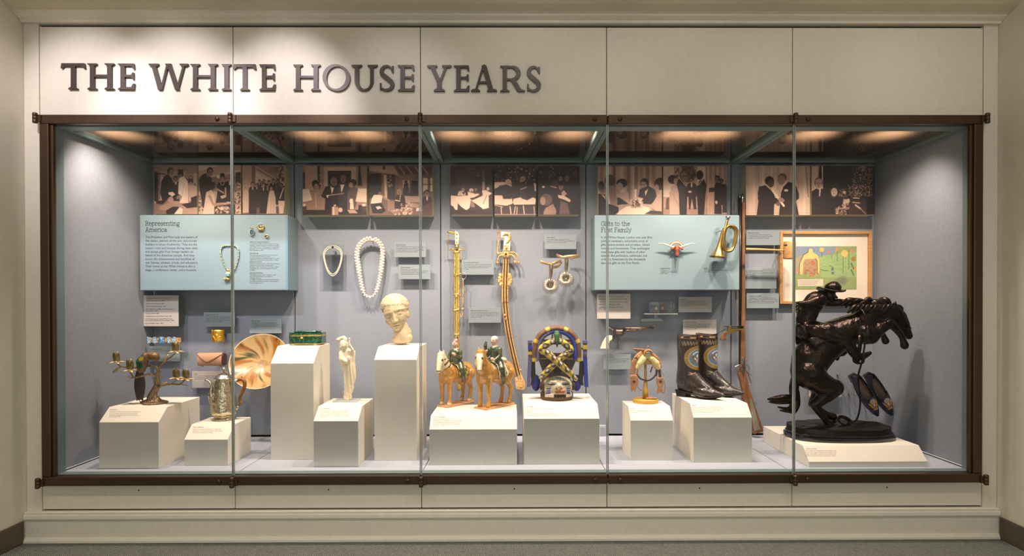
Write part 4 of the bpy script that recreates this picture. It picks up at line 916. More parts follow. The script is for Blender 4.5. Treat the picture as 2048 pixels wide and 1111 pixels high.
# ------------------------------------------------------------------ helpers for the exhibits
def Zr(x0, y0, s): return lambda u, v: (x0+u/s, y0+v/s)
def planeq(Z, Y): return lambda u, v, d=0.0: P(*Z(u, v), Y-d)
def catmull(pts, n=6):
    pts = [Vector(p) for p in pts]; out = []
    for i in range(len(pts)-1):
        a = pts[max(i-1, 0)]; b = pts[i]; c = pts[i+1]; d = pts[min(i+2, len(pts)-1)]
        for k in range(n):
            t = k/n
            out.append(.5*((2*b)+(c-a)*t+(2*a-5*b+4*c-d)*t*t+(3*b-a-3*c+d)*t**3))
    out.append(pts[-1]); return out
def lerpl(vals, n):
    k = len(vals)
    return [float(np.interp(i/(n-1), np.linspace(0, 1, k), vals)) for i in range(n)]
def blob(name, mb, mat_, parent, voxel, smooth=5, fac=.5, colfn=None, disp=None, local=False):
    """one continuous skin around overlapping limbs"""
    me = bpy.data.meshes.new('tmp'); me.from_pydata(mb.v, [], mb.f); me.update()
    ob = bpy.data.objects.new('tmp', me); COL.objects.link(ob)
    r = ob.modifiers.new('r', 'REMESH'); r.mode = 'VOXEL'; r.voxel_size = voxel
    if smooth:
        s = ob.modifiers.new('s', 'SMOOTH'); s.iterations = smooth; s.factor = fac
    dg = bpy.context.evaluated_depsgraph_get()
    me2 = bpy.data.meshes.new_from_object(ob.evaluated_get(dg), depsgraph=dg)
    bpy.data.objects.remove(ob); bpy.data.meshes.remove(me)
    n = len(me2.vertices); co = np.zeros(n*3, np.float32); me2.vertices.foreach_get('co', co); co = co.reshape(-1, 3)
    if disp is not None:
        nr = np.zeros(n*3, np.float32); me2.vertices.foreach_get('normal', nr); nr = nr.reshape(-1, 3)
        co = co + nr*np.array(disp(co, nr), np.float32)[:, None]
    if colfn is not None:
        c = np.array(colfn(co), np.float32)
        buf = np.ones((n, 4), np.float32); buf[:, :3] = c
        a = me2.color_attributes.new('Col', 'FLOAT_COLOR', 'POINT'); a.data.foreach_set('color', buf.ravel())
    if parent is not None and not local:
        off = Vector((0, 0, 0)); p = parent
        while p is not None: off += p.location; p = p.parent
        co = co - np.array(off, np.float32)
    me2.vertices.foreach_set('co', co.astype(np.float32).ravel())
    me2.polygons.foreach_set('use_smooth', [True]*len(me2.polygons)); me2.name = name
    me2.materials.clear(); me2.materials.append(mat_); me2.update()
    o = bpy.data.objects.new(name, me2); COL.objects.link(o)
    if parent is not None: o.parent = parent
    return o
def limb(mb, pts, rad, n=12):
    """sphere-swept limb with round ends"""
    pts = [Vector(p) for p in pts]
    mb.tube(pts, list(rad), n)
    for p, r in zip(pts, rad):
        rr = r if not isinstance(r, (tuple, list)) else min(r)
        mb.ell(p, rr*.995, n=n, m=8)
def L3(c): return np.array(srgb(*c))
def fbm(co, s, seed=0):
    """cheap smooth noise on arrays"""
    v = co*s+seed*7.3
    return (np.sin(v[:, 0]*1.7+1.3*np.sin(v[:, 2]*1.1+v[:, 1]))+np.sin(v[:, 1]*2.1+1.7*np.sin(v[:, 0]*.9))+np.sin(v[:, 2]*1.9+1.1*np.sin(v[:, 1]*1.3+v[:, 0]*.7)))/3
M['gold'] = mat('chased_gold', srgb(236, 196, 96), .32, .9, var=.18, vscale=60, bump=.9, bscale=200)
for k_ in ('gold',):
    [n for n in M[k_].node_tree.nodes if n.type == 'BUMP'][0].inputs['Distance'].default_value = .006
M['goldp'] = mat('polished_gold', srgb(240, 206, 118), .22, .95)
M['goldw'] = mat('warm_red_gold', srgb(236, 190, 130), .34, .9, var=.2, vscale=90, bump=.9, bscale=300)
[n for n in M['goldw'].node_tree.nodes if n.type == 'BUMP'][0].inputs['Distance'].default_value = .005
M['silver'] = mat('silver', srgb(206, 200, 190), .22, 1.0, var=.08, vscale=40)
M['steel'] = mat('dark_steel', srgb(70, 66, 66), .35, .9, var=.2, vscale=60)
M['ivory'] = mat('ivory', srgb(240, 226, 196), .4, var=.06, vscale=20)
M['brass'] = mat('brass', srgb(190, 158, 92), .28, 1.0, var=.12, vscale=25)
M['wood'] = mat('oiled_walnut', srgb(150, 104, 66), .45, col2=srgb(104, 66, 42), vscale=14, stretch=(6, 6, 1))
M['maple'] = mat('maple_wood', srgb(208, 160, 104), .5, col2=srgb(188, 138, 82), vscale=10, stretch=(1, 1, 8))
M['vc'] = mat('painted_surface', (1, 1, 1), .5, vcol=True)
M['pearl'] = mat('pearl', srgb(244, 228, 204), .28, coat=.4)
M['shell'] = mat('white_cowrie_shell', srgb(240, 222, 208), .3, var=.05, vscale=60)

# turquoise and gold necklace with pendant, on the first blue panel
Z = Zr(430, 440, 7.933); q = planeq(Z, YPN-.006)
t = thing('necklace', 'turquoise and gold bead necklace with a carved pendant', 'necklace', q(220, 900))
path = catmull([q(*p) for p in ((200, 790), (160, 735), (125, 660), (100, 590), (86, 520), (92, 470), (112, 425), (150, 406), (220, 404), (300, 402), (345, 425), (372, 480), (374, 560), (358, 640), (335, 720), (300, 795), (255, 822), (215, 800))], 3)
mb1 = MB(); mb2 = MB(); s_ = SC(YPN)/7.933
for i, p in enumerate(path):
    if i % 2 == 0: mb1.ell(p, (14*s_, 12*s_, 12*s_), n=8, m=6)
    else: mb2.ell(p, (11*s_, 10*s_, 13*s_), n=8, m=6)
M['turq'] = mat('turquoise', srgb(140, 184, 172), .4, var=.15, vscale=100)
mb1.build('turquoise_beads', M['turq'], t); mb2.build('gold_beads', M['goldp'], t)
mb = MB(); mb.ell(q(208, 860, .004), (42*s_, .010, 46*s_)); mb.ell(q(190, 850, .012), (12*s_, .004, 10*s_), n=8, m=6); mb.ell(q(222, 850, .012), (12*s_, .004, 10*s_), n=8, m=6); mb.ell(q(208, 878, .012), (16*s_, .004, 7*s_), n=8, m=6)
mb.build('pendant_head', mat('pale_jade', srgb(150, 196, 166), .4, var=.12, vscale=150), t)
MB().ell(q(208, 795, .003), (26*s_, .007, 22*s_)).build('pendant_bail', M['goldw'], t)
mb = MB(); a = q(148, 915); b = q(238, 938); mb.box(a.x, b.x, a.y-.008, a.y+.003, b.z, a.z)
for i in range(6): mb.tube([q(155+15*i, 936, .003), q(152+15*i, 972, .003)], 4*s_, 6)
mb.build('pendant_mount', M['goldw'], t)
# earring, brooch and ring on the same panel
t = thing('earring', 'small gold crescent earring pinned to the blue panel', 'earring', q(725, 110))
mb = MB(); mb.tube([q(725+45*math.cos(R(a)), 105-45*math.sin(R(a))) for a in range(130, 411, 14)], [(5+13*math.sin(PI*i/20))*s_ for i in range(21)], 8)
mb.ell(q(725, 105), (20*s_, .004, 20*s_)); mb.build('crescent', M['goldp'], t)
mb = MB()
for i in range(7): mb.tube([q(688+13*i, 145), q(686+13*i, 178)], 3*s_, 5)
mb.build('fringe', M['goldp'], t)
mb = MB()
for u, v in ((690, 62), (720, 48), (755, 55), (765, 80)): mb.ell(q(u, v), 8*s_, n=8, m=6)
mb.build('pearls', M['pearl'], t)
t = thing('brooch', 'small diamond and aquamarine brooch pinned to the blue panel', 'brooch', q(582, 190))
mb = MB(); mb.ell(q(582, 190), (34*s_, .006, 46*s_), n=8, m=4); mb.build('stone', mat('blue_green_stone', srgb(70, 104, 112), .08, .1, coat=1), t, smooth=False)
mb = MB(); rr = random.Random(2)
for i in range(16): a = 2*PI*i/16; mb.ell(q(582+36*math.cos(a), 190+48*math.sin(a), .004), 7*s_, n=6, m=4)
mb.build('diamonds', M['silver'], t, smooth=False)
mb = MB(); mb.tube([q(560, 130), q(578, 106), q(600, 135)], 7*s_, 6); mb.build('bail', M['goldp'], t)
t = thing('ring', 'small gold ring with a dark stone on the blue panel', 'ring', q(812, 250))
mb = MB(); mb.tube([q(818+24*math.cos(a), 250+17*math.sin(a), .004*math.sin(a)) for a in [2*PI*i/16 for i in range(16)]], 7*s_, 8, closed=True); mb.build('band', M['goldp'], t)
mb = MB().ell(q(803, 250, .004), (17*s_, .004, 14*s_), n=12, m=6); mb.build('stone', mat('carnelian', srgb(70, 28, 16), .2), t)
# pearl necklace on a clear sheet
Z = Zr(630, 465, 7.9375)
Yp = YB-.06; q = planeq(Z, Yp); s_ = SC(Yp)/7.9375
t = thing('acrylic_mount', 'clear acrylic sheet behind the pearl necklace', 'mount', q(285, 720))
a = q(112, 190); b = q(462, 725); MB().box(a.x, b.x, Yp+.006, Yp+.009, b.z, a.z).build('sheet', M['acrylic'], t)
MB().tube([(0.5*(a.x+b.x), Yp+.009, a.z-.04), (0.5*(a.x+b.x), YB-.0003, a.z-.04)], .006, 10).build('standoff', M['acrylic'], t)
t = thing('pearl_necklace', 'double-strand pearl necklace on a clear acrylic sheet', 'necklace', q(285, 690))
base = [(285, 212), (210, 230), (150, 285), (133, 360), (150, 460), (180, 560), (220, 640), (280, 682), (345, 640), (395, 540), (425, 430), (432, 340), (410, 270), (350, 225), (285, 212)]
def along(pts, step):
    L_ = [0]
    for i in range(len(pts)-1): L_.append(L_[-1]+(pts[i+1]-pts[i]).length)
    n = int(L_[-1]/step); out = []
    for k in range(n):
        d = k*step; i = max(j for j in range(len(L_)) if L_[j] <= d); i = min(i, len(pts)-2)
        f = (d-L_[i])/max(1e-9, L_[i+1]-L_[i]); out.append(pts[i].lerp(pts[i+1], f))
    return out
for k, sc in ((0, 1.0), (1, .885)):
    pts = catmull([q(283+(u-283)*sc, 440+(v-440)*(sc+.015)) for u, v in base], 8)
    mb = MB()
    for p in along(pts, 13.2*s_): mb.ell(p, 7.6*s_, n=8, m=6)
    mb.build('strand', M['pearl'], t)
MB().ell(q(280, 228, .003), (16*s_, .004, 22*s_), n=10, m=6).build('clasp', M['steel'], t)
# shell necklace
Yp = YB-.05; q = planeq(Z, Yp); s_ = SC(Yp)/7.9375
t = thing('shell_necklace', 'long braided white shell necklace hung on the back wall', 'necklace', q(880, 1020))
base = [(900, 98), (830, 105), (760, 145), (700, 215), (672, 310), (672, 420), (690, 530), (715, 690), (745, 850), (785, 975), (870, 1022), (935, 990), (985, 900), (1020, 770), (1048, 600), (1068, 440), (1075, 310), (1060, 220), (1015, 150), (950, 108), (900, 98)]
pts = catmull([q(*p) for p in base], 8); mb = MB()
ps = along(pts, 23*s_)
for i, p in enumerate(ps):
    a = ps[(i+1) % len(ps)]-ps[i-1]; a.normalize(); nrm = Vector((a.z, 0, -a.x)); big = 1.0 if p.z > q(0, 640).z else .82
    if p.z < q(0, 940).z: big = .62
    c = p+nrm*(15*s_*big*(1 if i % 2 else -1))+Vector((0, -.004 if i % 2 else 0, 0))
    mb.ell(c, (30*s_*big, .012*big, 24*s_*big), rot=(0, math.atan2(a.x, a.z)+(.6 if i % 2 else -.6), 0), n=10, m=7)
mb.build('shells', M['shell'], t)
MB().tube([q(905, 118), Vector(q(900, 160))+Vector((0, .05, 0))], 3*s_, 6).build('hanger_pin', M['steel'], t)

# straight gold sword
Z = Zr(880, 450, 6.172); Ys = YB-.055; q = planeq(Z, Ys); s_ = SC(Ys)/6.172
Z2 = Zr(880, 600, 5.556); q2 = planeq(Z2, Ys)
t = thing('ceremonial_sword', 'straight gold sword with an ivory pistol-grip hilt', 'sword', q2(215, 1020), 'ceremonial swords on the back wall')
def blade(mb, pts, half, thick, n=14):
    mb.tube(pts, [(thick, h) for h in half], n, flat=(0, -1, 0))
sp = catmull([q(209, 310), q(209, 500), q(207, 800), q(206, 1000), q2(187, 180), q2(187, 400), q2(192, 600), q2(202, 850), q2(218, 1000)], 5)
mb = MB(); blade(mb, sp, lerpl([40*s_, 39*s_, 38*s_, 38*s_, 37*s_, 36*s_, 35*s_, 33*s_, 26*s_], len(sp)), .010); mb.build('scabbard', M['gold'], t)
mb = MB(); blade(mb, [p+Vector((0, -.006, 0)) for p in sp], lerpl([20*s_]*8+[10*s_], len(sp)), .006); mb.build('raised_panel', M['goldp'], t)
for u, v in ((205, 335), (203, 620), (203, 855), (200, 1050)):
    c = q(u, v); MB().tube([c+Vector((0, 0, 14*s_)), c+Vector((0, 0, -14*s_))], [(.0125, 43*s_)]*2, 16, flat=(0, -1, 0)).build('scabbard_band', M['goldp'], t)
for u, v in ((203, 590), (203, 860)):
    MB().ell(q(u, v+25, .012), 24*s_, n=12, m=8).build('boss', M['goldp'], t); MB().ell(q(u+44, v+10, 0), 16*s_, n=10, m=6).build('lug', M['goldp'], t)
for c in (q2(187, 106), q2(187, 380), q2(196, 720)): MB().tube([c+Vector((0, 0, 9*s_)), c+Vector((0, 0, -9*s_))], [(.0122, 40*s_)]*2, 16, flat=(0, -1, 0)).build('scabbard_band', M['goldp'], t)
mb = MB(); mb.prism_y([(v.x, v.z) for v in (q(188, 238), q(230, 238), q(236, 130), q(226, 92), q(196, 74), q(180, 84), q(186, 120))], Ys-.010, Ys+.008); mb.build('ivory_grip', M['ivory'], t, bevel=.003)
mb = MB(); mb.tube(catmull([q(196, 96), q(150, 90), q(115, 84), q(96, 96)], 4), lerpl([22*s_, 20*s_, 18*s_, 9*s_], 13), 10); mb.tube([q(210, 238), q(210, 300)], [22*s_, 26*s_], 12)
mb.tube([q(122, 300), q(165, 296), q(209, 300), q(255, 304), q(294, 303)], [7*s_, 9*s_, 14*s_, 9*s_, 7*s_], 10); mb.ell(q(120, 300), 13*s_); mb.ell(q(296, 303), 13*s_)
for v in (112, 160, 207): mb.lathe([(0, -.003), (10*s_, -.002), (11*s_, .002)], q(207, v, .010), 12, axis='y')
mb.build('hilt_mounts', M['goldp'], t)
MB().ell(q(209, 302, .010), 13*s_, n=10, m=6).build('hilt_gem', M['steel'], t)
mb = MB(); mb.tube(catmull([q(104, 110), q(104, 200), q(106, 290)], 5), 4*s_, 6); mb.build('knuckle_chain', M['goldp'], t)
mb = MB(); mb.tube([q(290+32*math.cos(a), 628+38*math.sin(a)) for a in [2*PI*i/20 for i in range(20)]], 5*s_, 8, closed=True); mb.build('carrying_ring', M['silver'], t)
mb = MB(); mb.tube(catmull([q(285, 670), q(285, 800), q(283, 1000)], 6), 8*s_, 6); mb.ell(q(283, 1035), 18*s_); mb.tube(catmull([q2(250, 130), q2(250, 170), q2(235, 190), q2(228, 150)], 4), 6*s_, 6); mb.build('carrying_cord', M['goldw'], t)
# curved sword
t = thing('ceremonial_sword', 'curved red-gold sword with an ivory hilt and knuckle guard', 'sword', q2(895, 990), 'ceremonial swords on the back wall')
sp = catmull([q(815, 400), q(812, 520), q(805, 680), q(802, 830), q(805, 960), q2(722, 0), q2(738, 180), q2(768, 380), q2(812, 590), q2(855, 770), q2(885, 880)], 5)
mb = MB(); blade(mb, sp, lerpl([38*s_, 42*s_, 46*s_, 44*s_, 43*s_, 42*s_, 42*s_, 41*s_, 40*s_, 40*s_, 42*s_], len(sp)), .010); mb.build('scabbard', M['goldw'], t)
mb = MB()
for o_ in (-16, 16): blade(mb, [p+Vector((o_*s_, -.0075, 0)) for p in sp], [9*s_]*len(sp), .004, 8)
mb.build('dark_fluting', mat('dark_bronze_inlay', srgb(110, 84, 44), .35, .9), t)
mb = MB(); blade(mb, [p+Vector((0, -.009, 0)) for p in sp], [5*s_]*len(sp), .004, 8)
for u, v in ((720, 165), (733, 205)): mb.ell(q2(u, v, .012), 16*s_, n=10, m=6)
for u, v in ((735, 650), (730, 690), (745, 620), (750, 730), (865, 650), (872, 680), (855, 620), (850, 730), (740, 670), (868, 700)): mb.ell(q(u, v, .004), (26*s_, .008, 30*s_), n=10, m=7)
mb.build('raised_ornament', M['goldw'], t)
tipc = [(830, 860), (905, 815), (955, 950), (945, 975), (918, 1000), (850, 985), (838, 960)]
mb = MB().prism_y([(v.x, v.z) for v in [q2(*p) for p in tipc]][::-1], Ys-.011, Ys+.009); mb.ell(q2(900, 958, .012), 14*s_, n=10, m=6); mb.ell(q2(895, 775), 15*s_); mb.build('scabbard_chape', M['goldw'], t, bevel=.002)
gp = [(752, 82), (812, 86), (868, 92), (872, 200), (862, 320), (782, 320), (788, 200), (800, 165), (775, 150), (755, 160)]
mb = MB().prism_y([(v.x, v.z) for v in [q(*p) for p in gp]][::-1], Ys-.010, Ys+.008); mb.build('ivory_grip', M['ivory'], t, bevel=.003)
mb = MB(); mb.tube(catmull([q(775, 130, .011), q(800, 110, .012), q(845, 110, .012), q(862, 150, .012), q(845, 195, .012), q(815, 225, .011)], 4), lerpl([6*s_, 14*s_, 18*s_, 18*s_, 14*s_, 6*s_], 21), 8)
a = q(792, 250); b = q(850, 308); mb.box(a.x, b.x, Ys-.0125, Ys-.0095, b.z, a.z); mb.ell(q(820, 280, .013), 14*s_, n=10, m=6)
mb.tube(catmull([q(722, 90), q(718, 200), q(708, 338), q(740, 344), q(780, 346)], 5), 12*s_, 8); mb.ell(q(722, 84), 20*s_); mb.tube([q(815, 325), q(815, 410)], [(.014, 46*s_)]*2, 14, flat=(0, -1, 0)); mb.ell(q(830, 75), (12*s_, .006, 14*s_))
for ps_, e in (([(860, 338), (920, 342), (962, 385), (968, 440)], (968, 462)), ([(860, 366), (900, 378), (922, 420), (923, 440)], (923, 455)), ([(775, 366), (735, 380), (714, 420), (710, 445)], (708, 465))):
    mb.tube(catmull([q(u, v, .004) for u, v in ps_], 4), lerpl([14*s_, 12*s_, 10*s_, 9*s_], 13), 8); mb.ell(q(*e, .004), (17*s_, 17*s_, 24*s_))
mb.build('hilt_mounts', M['goldw'], t)
MB().ell(q(815, 355, .015), 14*s_, n=10, m=6).build('hilt_gem', M['steel'], t)
# silver spurs
Z = Zr(1070, 490, 8.55); Ys = YB-.10; q = planeq(Z, Ys); s_ = SC(Ys)/8.55
M['spurmetal'] = mat('tarnished_silver', srgb(196, 182, 158), .3, 1.0, var=.15, vscale=60)
M['spurband'] = mat('worn_brass_band', srgb(206, 174, 124), .4, .7, var=.1, vscale=60)
for lab, cx, cy, band in (('silver spur with a spiked rowel, its heel band bent open', 264, 700, [(95, 278, .05), (160, 300, .045), (245, 320, .03), (300, 315, .03), (380, 285, .01), (435, 268, -.03), (448, 280, -.045), (425, 330, -.04), (380, 365, -.02), (310, 375, .02)]),
                          ('silver spur with a spiked rowel, its heel band level', 530, 585, [(368, 165, -.02), (400, 180, .03), (470, 205, .05), (540, 195, .052), (640, 185, .05), (738, 178, .02), (745, 190, -.02), (680, 205, -.04), (600, 225, -.05)])):
    t = thing('spur', lab, 'spur', q(cx, cy+140), 'spurs on the back wall')
    mb = MB()
    for i in range(38):
        a = 2*PI*i/38
        mb.tube([q(cx+22*math.cos(a), cy+22*math.sin(a)), q(cx+140*math.cos(a), cy+138*math.sin(a))], [7*s_, 5*s_], 6)
    mb.lathe([(0, -.005), (30*s_, -.004), (30*s_, .004), (0, .005)], q(cx, cy), 16, axis='y'); mb.build('rowel', M['spurmetal'], t)
    dx = cx-264; dy = cy-700
    mb = MB(); mb.tube(catmull([q(cx+8, cy-390, .03), q(cx+10, cy-300, .03), q(cx+5, cy-180, .02), q(cx, cy-130, .012)], 4), lerpl([(34*s_), 36*s_, 30*s_, 18*s_], 13), 10)
    for k in (-14, 14): mb.tube([q(cx+k, cy-140, .012), q(cx+k, cy, .008)], [14*s_, 11*s_], 8)
    mb.build('shank', M['spurmetal'], t)
    mb = MB(); bp = catmull([q(u, v, d) for u, v, d in band], 4); mb.tube(bp, [(24*s_, 8*s_)]*len(bp), 10, flat=(0, 0, 1)); c = q(cx+12, cy-385, .046); mb.box(c.x-18*s_, c.x+18*s_, c.y-.006, c.y+.004, c.z-22*s_, c.z+24*s_); mb.build('heel_band', M['spurband'], t)
    MB().tube([q(cx+5, cy-250, .02), Vector((q(cx+5, cy-250).x, YB-.0003, q(0, cy-250).z))], 6*s_, 6).build('wall_pin', M['steel'], t)
# longhorn head
Z = Zr(1300, 425, 9.258); Yl = YPN-.028; q = planeq(Z, Yl); s_ = SC(Yl)/9.258
t = thing('longhorn_plaque', 'small brown longhorn head with white horns on the blue panel', 'plaque', q(500, 825))
mb = MB(); limb(mb, [q(500, 650), q(500, 690, .006), q(500, 740, .01), q(500, 785, .012)], [52*s_, 46*s_, 32*s_, 34*s_]); mb.ell(q(500, 640, .004), (58*s_, .012, 34*s_))
for sg in (-1, 1): limb(mb, [q(500+sg*55, 655), q(500+sg*95, 668), q(500+sg*112, 660)], [16*s_, 24*s_, 10*s_])
blob('head', mb, mat('chestnut_enamel', srgb(150, 72, 34), .35, var=.15, vscale=80, coat=.4), t, 5*s_, 3)
mb = MB()
for sg in (-1, 1): mb.ell(q(500+sg*36, 690, .016), 8*s_, n=8, m=6)
mb.ell(q(500, 805, .022), (34*s_, .008, 18*s_)); mb.build('muzzle_and_eyes', M['steel'], t)
for sg in (-1, 1):
    mb = MB(); pp = catmull([q(500+sg*45, 642), q(500+sg*110, 625), q(500+sg*180, 598, .004), q(500+sg*250, 574, .006), q(500+sg*345, 571, .006)], 5); mb.tube(pp, lerpl([18*s_, 17*s_, 15*s_, 11*s_, 3*s_], len(pp)), 10); mb.build('horn', M['ivory'], t)
mb = MB(); pp = [q(490+135*math.sin(a)*1.0, 700-150*math.cos(a)) for a in [R(x) for x in range(-62, 63, 8)]]; mb.tube(pp, [(26*s_, 8*s_)]*len(pp), 8, flat=(0, 0, 1)); mb.build('arched_banner', mat('brown_banner', srgb(140, 80, 44), .4), t)
mb = MB()
for i, a in enumerate(range(-54, 55, 12)):
    a = R(a); c = q(490+135*math.sin(a), 700-150*math.cos(a), .0035); mb.box(c.x-9*s_, c.x+9*s_, c.y-.002, c.y+.002, c.z-16*s_, c.z+16*s_)
mb.build('banner_marks', M['ivory'], t)
MB().tube([q(500, 650, -.004), Vector((q(500, 650).x, YPN-.0002, q(500, 650).z))], 10*s_, 8).build('mount_pin', M['steel'], t)
# bugle
Yl = YPN-.060; q = planeq(Z, Yl); s_ = SC(Yl)/9.258
t = thing('bugle', 'old brass bugle hung on the blue panel', 'bugle', q(1260, 830))
mb = MB(); mb.tube(catmull([q(1427, 140), q(1400, 260, .004), q(1375, 360, .008), q(1352, 500, .010), q(1348, 620, .008), q(1385, 695, .004), q(1450, 718), q(1520, 690, -.004), q(1560, 620, -.006), q(1600, 470, -.006), q(1615, 350, -.004), q(1580, 275), q(1510, 238, .002), q(1440, 255, .004), q(1395, 340, .002), q(1375, 500, -.004), q(1380, 620, -.008), q(1420, 680, -.01), q(1470, 690, -.012), q(1530, 650, -.012), q(1570, 480, -.012), q(1580, 360, -.01), q(1540, 290, -.008), q(1470, 270, -.006)], 5), 24*s_, 12)
mb.build('tubing', M['brass'], t)
ax = [q(1372, 290, .004), q(1340, 380), q(1310, 520), q(1285, 640), q(1268, 720), q(1260, 770), q(1256, 805), q(1255, 822)]
mb = MB(); mb.tube(ax, [22*s_, 32*s_, 40*s_, 55*s_, 82*s_, 108*s_, 132*s_, 146*s_], 24, cap=False); mb.build('bell', M['brass'], t)
mb = MB(); mb.tube([q(1255, 816)+Vector((146*s_*math.cos(a), 146*s_*math.sin(a), -.01*math.cos(a)*.6)) for a in [2*PI*i/28 for i in range(28)]], 7*s_, 8, closed=True); mb.build('bell_rim', M['brass'], t)
mb = MB(); mb.tube([q(1442, 70), q(1440, 92), q(1436, 118), q(1431, 145), q(1427, 180), q(1415, 230)], [44*s_, 44*s_, 34*s_, 24*s_, 18*s_, 22*s_], 16); mb.build('mouthpiece', M['silver'], t)
MB().tube([q(1330, 330), Vector((q(1280, 350).x, YPN-.0002, q(1280, 350).z))], 4*s_, 6).build('hanging_wire', M['steel'], t)
# framed drawing
Yf = YB-.035; Z = Zr(1550, 455, 6.943); q = planeq(Z, Yf)
a = P(1560.5, 462, Yf); b = P(1744, 607, Yf); fx0, fx1, fz0, fz1 = a.x, min(b.x, XR-.004), b.z, a.z; fw = 5.6*SC(Yf)
t = thing('framed_drawing', "maple framed children's crayon drawing of a yellow arch in a green field", 'picture', ((fx0+fx1)/2, YB, fz0))
for nm, bx in (('frame_side', (fx0, fx0+fw, fz0, fz1)), ('frame_side', (fx1-fw, fx1, fz0, fz1)), ('frame_rail', (fx0+fw, fx1-fw, fz1-fw, fz1)), ('frame_rail', (fx0+fw, fx1-fw, fz0, fz0+fw))):
    MB().box(bx[0], bx[1], Yf, YB-.0005, bx[2], bx[3]).build(nm, M['maple'], t, bevel=.002)
MB().box(fx0+fw, fx1-fw, YB-.016, YB-.006, fz0+fw, fz1-fw).build('mat_board', mat('cream_mat_board', srgb(236, 222, 204), .8), t)
pt_ = Paint(258, 258, 1133, 858, 4.6, (.60, .66, .42), 3)
pt_.p((.52, .60, .68), [(258, 258), (900, 258), (800, 380), (600, 400), (258, 440)]); pt_.p((.66, .60, .52), [(258, 420), (380, 380), (340, 640), (258, 650)]); pt_.p((.62, .74, .48), [(620, 390), (1133, 330), (1133, 690), (640, 690)])
rg = np.random.RandomState(5)
for i in range(420):
    x = rg.uniform(258, 1133); y = rg.uniform(258, 858); a = rg.uniform(-.5, .5) if y > 400 else rg.uniform(.6, 1.4); L_ = rg.uniform(15, 50)
    c = [(.50, .66, .40), (.62, .72, .46), (.44, .58, .38), (.72, .78, .56)][rg.randint(4)] if y > 400 or x > 800 else [(.42, .50, .60), (.58, .58, .64), (.62, .56, .60), (.5, .55, .6)][rg.randint(4)]
    pt_.l(c, 4, [(x, y), (x+L_*math.cos(a), y-L_*math.sin(a)*(1 if y < 400 else .5))], .7)
arch = [(340, 650), (345, 500), (400, 380), (460, 345), (468, 295), (500, 288), (520, 300), (525, 340), (590, 380), (620, 450), (615, 630), (585, 630), (580, 450), (560, 432), (420, 435), (392, 480), (385, 650)]
pt_.l((.2, .2, .18), 9, [(338, 650), (342, 500), (398, 378), (458, 340), (465, 292)]); pt_.p((.93, .80, .50), arch); pt_.l((.2, .2, .16), 8, [(560, 430), (582, 455), (588, 625)])
pt_.p((.70, .58, .44), [(392, 480), (420, 437), (558, 436), (578, 460), (582, 630), (388, 640)]); pt_.e(520, 490, 30, 34, (.80, .42, .30)); pt_.specks(40, 410, 480, 570, 640, 5, 16, (.72, .46, .36), .5); pt_.specks(20, 480, 600, 600, 680, 5, 16, (.75, .48, .36), .4)
for x, y, r_, c in ((648, 305, 32, (.90, .76, .40)), (860, 298, 28, (.84, .58, .36)), (965, 360, 48, (.92, .78, .44)), (745, 340, 20, (.80, .50, .46)), (1075, 330, 28, (.80, .58, .48)), (1090, 435, 34, (.66, .52, .24)), (295, 612, 26, (.82, .56, .56)), (1110, 570, 28, (.84, .62, .34))): pt_.e(x, y, r_, r_, c)
for x, y0_, y1_ in ((650, 340, 430), (865, 330, 480), (945, 400, 640), (1025, 300, 600), (790, 380, 440)):
    for k in range(int((y1_-y0_)/24)): pt_.l((.25, .25, .22), 6, [(x+rg.uniform(-4, 4), y0_+24*k), (x+rg.uniform(-4, 4), y0_+24*k+13)])
for k in range(8): pt_.e(1060+10*k % 40, 500+22*k, 8, 12, (.3, .32, .28))
pt_.l((.3, .34, .28), 8, [(632, 575), (660, 590), (700, 595), (735, 600)]); pt_.p((.4, .46, .4), [(778, 560), (812, 555), (820, 640), (785, 650)]); pt_.l((.25, .28, .25), 6, [(755, 520), (810, 555)]); pt_.l((.85, .85, .75), 8, [(785, 605), (815, 602)])
pt_.e(920, 740, 90, 60, (.45, .44, .42), -20, .6, 40)
pt_.p((.92, .86, .78), [(315, 715), (668, 712), (670, 808), (318, 810)])
for k in range(4): pt_.l((.5, .44, .4), 3, [(332, 733+18*k), (620-20*k, 733+18*k)], .8)
pt_.a = .90*pt_.a+.06*np.array((.95, .86, .72)); pt_.grain(.03)
pa = P(*Z(258, 258), YB-.0165); pb = P(*Z(1133, 858), YB-.0165)
pt_.mesh('crayon_drawing', lambda U, V: (pa.x+(pb.x-pa.x)*U, U*0+YB-.0166, pa.z+(pb.z-pa.z)*V), M['print'], t)
# gavel
Yg = YB-.16; q = planeq(Z, Yg); s_ = SC(Yg)/6.943
t = thing('gavel', 'large pale wooden gavel held before the framed drawing', 'gavel', q(200, 435))
mb = MB(); h0 = q(206, 196); h1 = q(196, 434); dv = (h1-h0)
mb.tube([h0, h0+dv*.03, h0+dv*.5, h0+dv*.97, h1], [80*s_, 83*s_, 82*s_, 80*s_, 77*s_], 28); mb.build('head', M['maple'], t)
Zg = Zr(1485, 455, 6.535); qg = planeq(Zg, Yg)
mb = MB(); mb.tube([qg(45, 280), qg(60, 281), qg(200, 284), qg(420, 291), qg(540, 296)], [14*s_, 18*s_, 17*s_, 12*s_, 14*s_], 14); mb.build('handle', M['maple'], t)
MB().ell(q(146, 240, .056), (26*s_, .004, 14*s_)).build('oval_plate', M['steel'], t)
MB().tube([q(200, 330, -.03), Vector((q(200, 330).x, YB-.0172, q(200, 330).z))], .005, 10).build('mount_pin', M['acrylic'], t)
